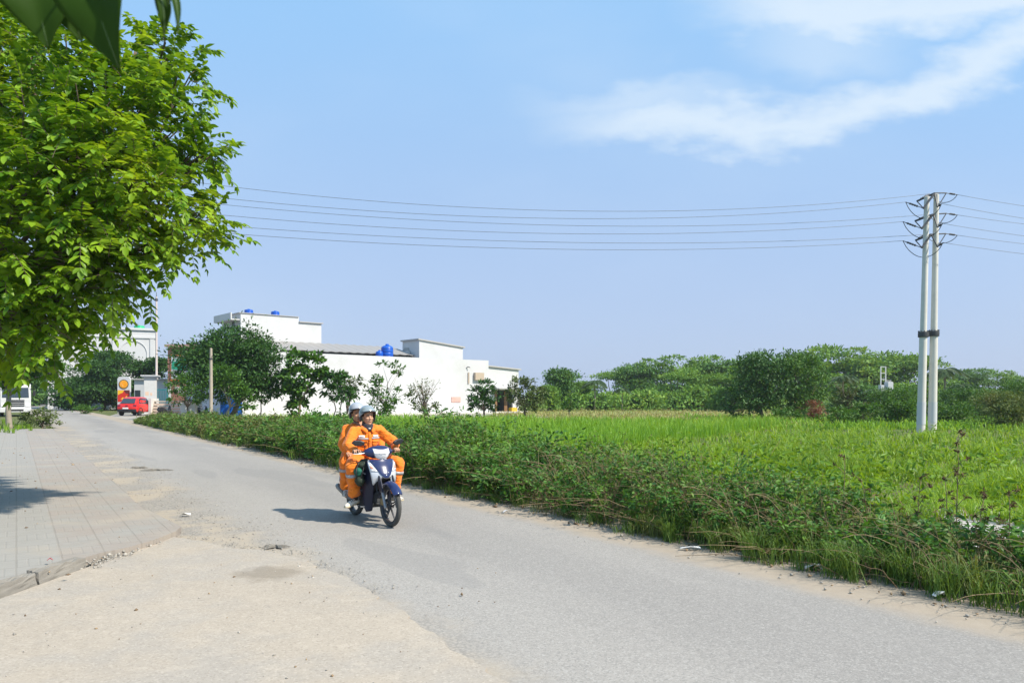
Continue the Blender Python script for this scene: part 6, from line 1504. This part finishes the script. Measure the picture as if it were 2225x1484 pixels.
def person(label, P, helmet_mat, seed, grips=True, detailed=True):
    """P: dict of joints in the motorcycle's frame"""
    J = {k: Vector(v) for k, v in P.items()}
    hc = J['head']; yaw = P_yaw.get(label[:8], 0)
    HT = Matrix.Translation(hc) @ Matrix.Rotation(R(J['hrot'].x), 4, 'Z') @ Matrix.Rotation(R(J['hrot'].y), 4, 'Y') @ Matrix.Rotation(R(J['hrot'].z), 4, 'X')
    b = MB()
    # --- head
    H = lambda x, y, z: HT @ Vector((x, y, z))
    def he(c, r_): b.ell((0, 0, 0), r_, M=HT @ Matrix.Translation(c), n=28, k=18)
    he((-.008, 0, .035), (.098, .078, .100)); he((.014, 0, -.030), (.076, .066, .088)); he((.036, 0, -.085), (.046, .042, .036)); he((.062, 0, -.098), (.022, .024, .018))
    he((.066, 0, .018), (.022, .052, .014)); he((.060, .034, -.022), (.026, .026, .022)); he((.060, -.034, -.022), (.026, .026, .022))
    he((.094, 0, -.026), (.017, .0155, .014)); b.cap(H(.078, 0, .012), H(.096, 0, -.022), .0105, .0125); he((.088, .012, -.029), (.010, .008, .008)); he((.088, -.012, -.029), (.010, .008, .008))
    he((.078, 0, -.058), (.016, .025, .0075)); he((.076, 0, -.069), (.016, .021, .0085))
    for s in (-1, 1): he((-.006, s * .078, -.008), (.020, .010, .032))
    b.cap(H(-.02, 0, -.07), J['neck'] - Vector((.02, 0, .05)), .056, .062)
    # --- torso and limbs under the clothes
    sh = (J['shR'] + J['shL']) / 2
    b.cap(J['hip'] + Vector((0, 0, .05)), sh - Vector((0, 0, .10)), .10, .11); b.cap(J['shR'], J['shL'], .045, .045); b.cap(sh - Vector((0, 0, .1)), J['neck'], .1, .06)
    for s in 'RL':
        b.cap(J['sh' + s], J['el' + s], .042, .036); b.cap(J['el' + s], J['wr' + s], .036, .024)
        b.cap(J['hip'] + Vector((0, -.08 if s == 'R' else .08, 0)), J['kn' + s], .075, .05); b.cap(J['kn' + s], J['an' + s], .05, .034)
        b.cap(J['hip'], J['hip'] + Vector((0, -.08 if s == 'R' else .08, 0)), .09, .08)
        b.cap(J['an' + s], J['an' + s] + (J['toe' + s] - J['an' + s]) * .75 - Vector((0, 0, .03)), .034, .022)
        # --- hand
        sg = -1 if s == 'R' else 1; g_ = J['gr' + s]
        if grips:
            ax = Vector((.17, sg * -1.0 * -1, 0)) if False else Vector((-.2 * 1, sg, 0)).normalized()   # along the bar, outwards
            ce = g_; wr = J['wr' + s]
            palm0 = ce + Vector((-.035, 0, .022))
            b.cap(wr, palm0 + ax * .0, .024, .026)
            b.cap(palm0 - ax * .030, palm0 + ax * .030, .017, .016); b.cap(palm0 - ax * .03 + Vector((.022, 0, .012)), palm0 + ax * .034 + Vector((.022, 0, .010)), .0125, .0115); b.cap(palm0 + Vector((-.02, 0, 0)), palm0 + Vector((.02, 0, .012)), .017, .016)
            lens_ = [1.0, 1.08, 1.02, .86]
            for k in range(4):
                o = ce + ax * (-.036 + .0245 * k); rad = .0265
                reach = s == 'R' and k < 2
                angs = [118, 62, 10, -46] if not reach else None
                if angs: pts = [o + Vector((math.cos(R(a)) * rad * (1.0 if i else 1.1), 0, math.sin(R(a)) * rad * (1.0 if i else 1.1))) for i, a in enumerate(angs)]
                else: pts = [o + Vector((-.012, 0, .029)), o + Vector((.028, 0, .026)), o + Vector((.058, 0, .004)), o + Vector((.060, 0, -.024))]
                rs = [.0098, .0092, .0086, .0076]
                for i in range(3): b.cap(pts[i], pts[i + 1].lerp(pts[i], 0 if i < 2 else 1 - lens_[k] if lens_[k] < 1 else 0), rs[i], rs[i + 1], 10)
            th = ce - ax * .047
            b.cap(palm0 - ax * .03, th + Vector((-.026, 0, -.002)), .0135, .0115, 10); b.cap(th + Vector((-.026, 0, -.002)), th + Vector((-.002, 0, -.024)), .0112, .0098, 10); b.cap(th + Vector((-.002, 0, -.024)), th + Vector((.022, 0, -.018)) + ax * .006, .0098, .008, 10)
        else:       # hand resting flat on the thigh, fingers a little curled
            wr = J['wr' + s]; d = (g_ - wr).normalized(); side = Vector((-d.y, d.x, 0)).normalized()
            b.cap(wr, wr + d * .05, .024, .024); b.cap(wr + d * .045 - side * .024, wr + d * .045 + side * .024, .016, .015); b.cap(wr + d * .07 - side * .026, wr + d * .07 + side * .026, .0125, .012)
            for k, ln in enumerate((.07, .078, .073, .058)):
                o = wr + d * .078 + side * (.034 - .0235 * k); m1 = o + d * ln * .5 + Vector((0, 0, .004)); e = o + d * ln - Vector((0, 0, .022))
                b.cap(o, m1, .0096, .0088, 10); b.cap(m1, e, .0088, .0074, 10)
            b.cap(wr + d * .02 + side * .026, wr + d * .05 + side * .052, .012, .0105, 10); b.cap(wr + d * .05 + side * .052, wr + d * .085 + side * .058 - Vector((0, 0, .01)), .0105, .008, 10)
    me = remeshed(b, .0042, 3)
    # face colours by place on the head
    inv = HT.inverted(); M4 = np.array(inv)
    n = len(me.polygons); c = np.empty(n * 3, np.float32); me.polygons.foreach_get('center', c); c = c.reshape(-1, 3); q = c @ M4[:3, :3].T + M4[:3, 3]
    ay = np.abs(q[:, 1]); mi = np.zeros(n, np.int32); fr = q[:, 0] > .05
    brow = fr & (ay > .012) & (ay < .050) & (np.abs(q[:, 2] - (.024 - .10 * np.maximum(0, ay - .036))) < .0048)
    eye = fr & (np.abs(ay - .031) < .0165) & (np.abs(q[:, 2] - .004) < .0042)
    lip = fr & (ay < .024) & (np.abs(q[:, 2] + .0635 - .12 * ay * 0) < .0062 * (1 - (ay / .026) ** 2 * .7)); mouth = fr & (ay < .025) & (np.abs(q[:, 2] + .0632) < .0018)
    nost = (q[:, 0] > .085) & (np.abs(ay - .0085) < .004) & (np.abs(q[:, 2] + .0385) < .0028)
    hair = (q[:, 2] > -.03) & (q[:, 0] < -.03) & (q[:, 2] < .2) & (np.linalg.norm(q, axis=1) < .2) | ((q[:, 2] > -.012) & (q[:, 2] < .2) & (q[:, 0] < .034) & (q[:, 0] > -.1) & (ay > .062) & (ay < .1) & (q[:, 2] > .012))
    mi[hair] = 2; mi[lip] = 1; mi[mouth | eye | nost] = 3; mi[brow] = 2
    p = link('person', me, [M_skin, M_lip, M_brow, M_eye]); me.polygons.foreach_set('material_index', mi)
    p.location = BO; p.rotation_euler = (0, 0, BH); tag(p, label, 'person', 'two riders on the motorcycle')
    # --- coverall
    b = MB(); hipR = J['hip'] + Vector((0, -.09, 0)); hipL = J['hip'] + Vector((0, .09, 0))
    b.cap(hipR, hipL, .135, .135); mid = J['hip'].lerp(sh, .45) + Vector((.02, 0, 0)); b.ell(mid, (.145, .175, .17)); b.ell(J['hip'].lerp(sh, .72) + Vector((.015, 0, 0)), (.135, .195, .17)); b.ell(sh + Vector((0, 0, -.05)), (.105, .20, .095))
    b.cap(J['shR'], J['shL'], .075, .075); b.cap(sh + Vector((0, 0, -.03)), J['neck'] + Vector((0, 0, -.06)), .10, .070)
    for s in 'RL':
        b.cap(sh.lerp(J['sh' + s], .6), J['sh' + s], .085, .080); b.cap(J['sh' + s], J['sh' + s].lerp(J['el' + s], .5), .082, .074); b.cap(J['sh' + s].lerp(J['el' + s], .5), J['el' + s], .074, .066)
        b.cap(J['el' + s], J['el' + s].lerp(J['wr' + s], .5), .067, .058); cu = J['el' + s].lerp(J['wr' + s], .93); b.cap(J['el' + s].lerp(J['wr' + s], .5), cu, .058, .043); 
        h_ = hipR if s == 'R' else hipL; k_ = J['kn' + s]; a_ = J['an' + s]; m_ = h_.lerp(k_, .5)
        b.cap(h_, m_, .125, .108); b.cap(m_, k_, .108, .088); hem = k_.lerp(a_, .93); b.cap(k_, k_.lerp(hem, .5), .088, .084); b.tube([k_.lerp(hem, .5), k_.lerp(hem, .8), hem], [.084, .083, .088], 20)
    cm = remeshed(b, .0085, 4, .0140, .070, seed)
    cv = link('coverall', cm, M_cov, p)
    bm = bmesh.new(); bm.from_mesh(cm); bvh = BVHTree.FromBMesh(bm); bm.free()
    def hug(name, mat, axis_o, axis_d, half, a0=0, a1=2 * math.pi, n=28, off=.006, par=cv):
        """band around a limb"""
        d = axis_d.normalized(); x = d.orthogonal().normalized(); y = d.cross(x); rows = [[], []]
        for i in range(n):
            a = a0 + (a1 - a0) * i / n
            for r_, s in ((0, -half), (1, half)):
                o = axis_o + d * s; dr = x * math.cos(a) + y * math.sin(a)
                hit = bvh.ray_cast(o + dr * .16, -dr, .16)
                q = (hit[0] if hit[0] is not None else o + dr * .085); rows[r_].append(q + dr * off)
        bb = MB(); bb.grid(rows, closed=True); return bb.build(name, mat, par, smooth=True, solid=.003)
    for s in 'RL':
        hug('reflective_band', M_reflect, J['kn' + s].lerp(J['an' + s], .27), J['an' + s] - J['kn' + s], .021)
    def chest(name, mat, y0, y1, z0, z1, off=.006, skew=0, par=cv, solid=.004, ny=8, nz=3):
        rows = []
        for i in range(nz):
            rw_ = []
            for j in range(ny):
                yv = y0 + (y1 - y0) * j / (ny - 1); zv = z0 + (z1 - z0) * i / (nz - 1) + skew * (yv - y0)
                o = Vector((sh.x + .6, sh.y + yv, zv)); hit = bvh.ray_cast(o, Vector((-1, 0, 0)), .8)
                rw_.append((hit[0] if hit[0] is not None else Vector((sh.x + .13, sh.y + yv, zv))) + Vector((off, 0, 0)))
            rows.append(rw_)
        bb = MB(); bb.grid(rows); return bb.build(name, mat, par, smooth=True, solid=solid, fix=False)
    zc = sh.z - .075
    if detailed:
        chest('reflective_band', M_reflect, -.165, -.025, zc - .040, zc - .018, .007, -.02); chest('reflective_band', M_reflect, .03, .17, zc - .036, zc - .014, .007, .02)
        nt = chest('name_tag', M_paper, -.155, -.075, zc - .012, zc + .018, .008); nt2 = chest('name_tag', M_paper, .055, .150, zc - .010, zc + .020, .008)
        M_ink = pm('faint_print', (.38, .36, .45), .8)
        for prt, a, c_ in ((nt, -.135, -.095), (nt2, .075, .13)): chest('print', M_ink, a, c_, zc - .001, zc + .007, .0115, 0, prt, .001, 6, 2)
        for a, c_ in ((-.155, -.04), (.045, .155)):
            chest('pocket', M_cov, a, c_, zc - .145, zc - .075, .004, 0, cv, .005); chest('pocket_flap', M_cov, a - .004, c_ + .004, zc - .082, zc - .052, .009, 0, cv, .005)
        chest('button_placket', M_cov, -.018, .022, sh.z - .40, sh.z - .02, .007, 0, cv, .006, 3, 14)
    # collar
    nb = J['neck']; rows = []
    for q_, rr_, zz in ((0, .082, -.075), (1, .088, -.03), (2, .084, -.002), (3, .104, -.022), (4, .116, -.046)):
        rows.append([nb + Vector((.005 + rr_ * 1.02 * math.cos(a), rr_ * 1.08 * math.sin(a), zz - .042 * max(0, math.cos(a)) ** 2 - (.02 * max(0, math.cos(a)) if q_ > 2 else 0))) for a in np.linspace(R(16), R(344), 30)])
    bb = MB(); bb.grid(rows); bb.build('collar', M_cov, cv, smooth=True, solid=.005, fix=False)
    if detailed:
        b = MB(); rows = []
        for i, (rr_, zz) in enumerate(((.064, .055), (.072, .04), (.071, .022), (.078, .008), (.074, -.01), (.080, -.024), (.070, -.045))):
            rows.append([nb + Vector((.012 + rr_ * math.cos(a) + .012 * max(0, math.cos(a)), rr_ * 1.02 * math.sin(a), zz - .035 * max(0, math.cos(a)) + .006 * math.sin(3 * a + i * 1.3))) for a in np.linspace(0, 2 * math.pi, 32, endpoint=False)])
        b.grid(rows, closed=True); sc_f = b.build('scarf', M_scarf, p, smooth=True, solid=.006, fix=False)
        b = MB(); b.box((nb.x + .108, nb.y - .005, nb.z - .038), (.006, .03, .011), M=None, rz=.1); b.build('scarf_label', M_paper, sc_f)
    # shoes
    for s in 'RL':
        a_ = J['an' + s]; tt = J['toe' + s]; d = (tt - a_); d.z = 0; d.normalize(); sd = Vector((-d.y, d.x, 0)); slope = (tt.z - (a_.z - .075)) / max(.05, (tt - a_).length)
        L = .27; heel = a_ - d * .07
        prof = [(0, .030, .058), (.05, .036, .080), (.11, .038, .085), (.17, .043, .060), (.22, .044, .047), (.26, .030, .036), (.275, .008, .026)]
        rows = []; rows2 = []
        for u_, hw, ht in prof:
            bz = a_.z - .082 + slope * (u_ - .07); cpt = Vector((heel.x + d.x * u_, heel.y + d.y * u_, bz))
            rows.append([cpt + sd * hw * 1.0 * math.cos(th) + Vector((0, 0, .012 + ht * max(0, math.sin(th)) ** .8 if math.sin(th) > 0 else .012)) for th in np.linspace(0, math.pi, 11)])
            rows2.append([cpt + sd * (hw + .004) * x + Vector((0, 0, z)) for x, z in ((1, 0), (1, .018), (-1, .018), (-1, 0))])
        bb = MB(); bb.grid(rows); bb.f.append(tuple(range(11))); bb.mi.append(0); shoe = bb.build('shoe', M_shoe if detailed else M_shoed, p, smooth=True, fix=True)
        bb = MB(); bb.grid(rows2, closed=True); bb.f.append((0, 1, 2, 3)); bb.mi.append(0); bb.f.append(tuple(range(len(prof) * 4 - 4, len(prof) * 4))); bb.mi.append(0); bb.build('sole', M_sole if detailed else M_shoed, shoe, bevel=.004)
        bb = MB()
        for k in range(3):
            u_ = .12 + .028 * k; bz = a_.z - .082 + slope * (u_ - .07); cpt = Vector((heel.x + d.x * u_, heel.y + d.y * u_, bz))
            bb.tube([cpt + sd * .040 * math.cos(th) + Vector((0, 0, .013 + (.082 - .16 * (u_ - .11)) * math.sin(th) ** .8)) for th in np.linspace(.5, math.pi - .5, 8)], .0042, 5)
        bb.build('laces', M_black if detailed else M_paper, shoe)
        bb = MB(); bb.tube([a_ + Vector((0, 0, -.03)), a_ + Vector((0, 0, .08))], [.044, .046], 14); bb.build('sock', M_sock, p, smooth=True)
    # --- helmet
    rows = []
    for i, phi in enumerate(np.linspace(R(90), R(-22), 15)):
        rw_ = []
        for a in np.linspace(0, 2 * math.pi, 40, endpoint=False):
            f = max(0, math.cos(a)); lim = R(2 + 15 * f ** .6 - 24 * (1 - f) * (1 if abs(math.sin(a)) > .2 or math.cos(a) < 0 else .5))
            ph = max(phi, lim)
            rw_.append(HT @ Vector((-.012 + .138 * math.cos(ph) * math.cos(a), .113 * math.cos(ph) * math.sin(a), .040 + .128 * math.sin(ph))))
        rows.append(rw_)
    bb = MB(); bb.grid(rows, closed=True); hm = bb.build('helmet', helmet_mat, p, smooth=True, solid=.010, fix=False)
    lip_ = [HT @ Vector((-.012 + .141 * math.cos(lim) * math.cos(a), .116 * math.cos(lim) * math.sin(a), .040 + .128 * math.sin(lim))) for a in np.linspace(0, 2 * math.pi, 49) for lim in [R(2 + 15 * max(0, math.cos(a)) ** .6 - 24 * (1 - max(0, math.cos(a))) * (1 if abs(math.sin(a)) > .2 or math.cos(a) < 0 else .5))]]
    bb = MB(); bb.tube(lip_, .0065, 6, cap=False); bb.build('edge_trim', M_black, hm, smooth=True)
    bb = MB(); rows = []
    for k, (dx, dz) in enumerate(((0, .012), (.008, .004), (.014, -.002))):
        rows.append([HT @ Vector((-.012 + (.142 + dx) * math.cos(R(15)) * math.cos(a), (.118 + dx * .5) * math.cos(R(12)) * math.sin(a), .076 + dz - .02 * abs(math.sin(a)) ** 2)) for a in np.linspace(R(-68), R(68), 19)])
    bb.grid(rows); bb.build('peak', M_black, hm, smooth=True, solid=.006, fix=False)
    bb = MB(); rows = [[HT @ Vector((-.012 + (.1405) * math.cos(R(e_)) * math.cos(a), .116 * math.cos(R(e_)) * math.sin(a), .040 + .130 * math.sin(R(e_)))) for a in np.linspace(R(-62), R(62), 17)] for e_ in (21, 30)]
    bb.grid(rows); bb.build('visor_stripe', pm('helmet_stripe', (.16, .18, .19), .3), hm, smooth=True, solid=.003, fix=False)
    bb = MB()
    for s in (-1, 1): bb.tube([HT @ Vector((.0, s * .104, .02)), HT @ Vector((.012, s * .088, -.05)), HT @ Vector((.03, s * .05, -.105)), HT @ Vector((.036, 0, -.123))], [.008, .007, .006, .006], 6)
    bb.build('chin_strap', M_black, hm, smooth=True)
    for s in (-1, 1):
        bb = MB(); bb.ell((0, 0, 0), (.045, .012, .05), M=HT @ Matrix.Translation((-.01, s * .104, -.018))); bb.build('ear_pad', M_black, hm, smooth=True)
    return p
P_yaw = {}
person('front rider in orange coverall, silver helmet and dark neck scarf, both hands on the bars',
       dict(head=(-.165, .0, 1.460), hrot=(2, -2, 0), neck=(-.185, 0, 1.340), hip=(-.30, 0, .86), shR=(-.20, -.20, 1.260), shL=(-.20, .20, 1.260),
            elR=(-.07, -.345, 1.075), elL=(-.03, .365, 1.085), wrR=(.105, -.300, 1.015), wrL=(.105, .305, 1.015), grR=(.167, -.300, .986), grL=(.167, .300, .986),
            knR=(.05, -.33, .79), knL=(.05, .385, .79), anR=(-.02, -.25, .335), anL=(-.01, .33, .335), toeR=(.06, -.40, .225), toeL=(.12, .37, .27)), M_helmet, 1)
person('rear passenger in orange coverall and pale silver helmet, sitting close behind the front rider',
       dict(head=(-.47, -.035, 1.500), hrot=(-8, 1, 3), neck=(-.49, -.01, 1.375), hip=(-.57, 0, .90), shR=(-.48, -.185, 1.275), shL=(-.49, .20, 1.275),
            elR=(-.40, -.285, 1.05), elL=(-.44, .32, 1.075), wrR=(-.27, -.265, .95), wrL=(-.27, .265, .95), grR=(-.17, -.265, .935), grL=(-.17, .265, .935),
            knR=(-.26, -.30, .83), knL=(-.29, .34, .83), anR=(-.37, -.24, .415), anL=(-.40, .265, .415), toeR=(-.26, -.29, .345), toeL=(-.29, .30, .345)), M_helmet2, 4, grips=False, detailed=False)
# ------------------------------------------------------------------ thin summer haze over the fields
hm_ = bpy.data.materials.new('thin_haze'); hm_.use_nodes = True; ht_ = hm_.node_tree; ht_.nodes.clear()
ho = ht_.nodes.new('ShaderNodeOutputMaterial'); hv = ht_.nodes.new('ShaderNodeVolumePrincipled')
hv.inputs['Color'].default_value = (.90, .94, 1, 1); hv.inputs['Density'].default_value = .0003; hv.inputs['Anisotropy'].default_value = .3
ht_.links.new(hv.outputs[0], ho.inputs['Volume'])
b = MB(); b.box((0, 700, 8.5), (1900, 1900, 20)); tag(b.build('haze', hm_), kind='stuff')
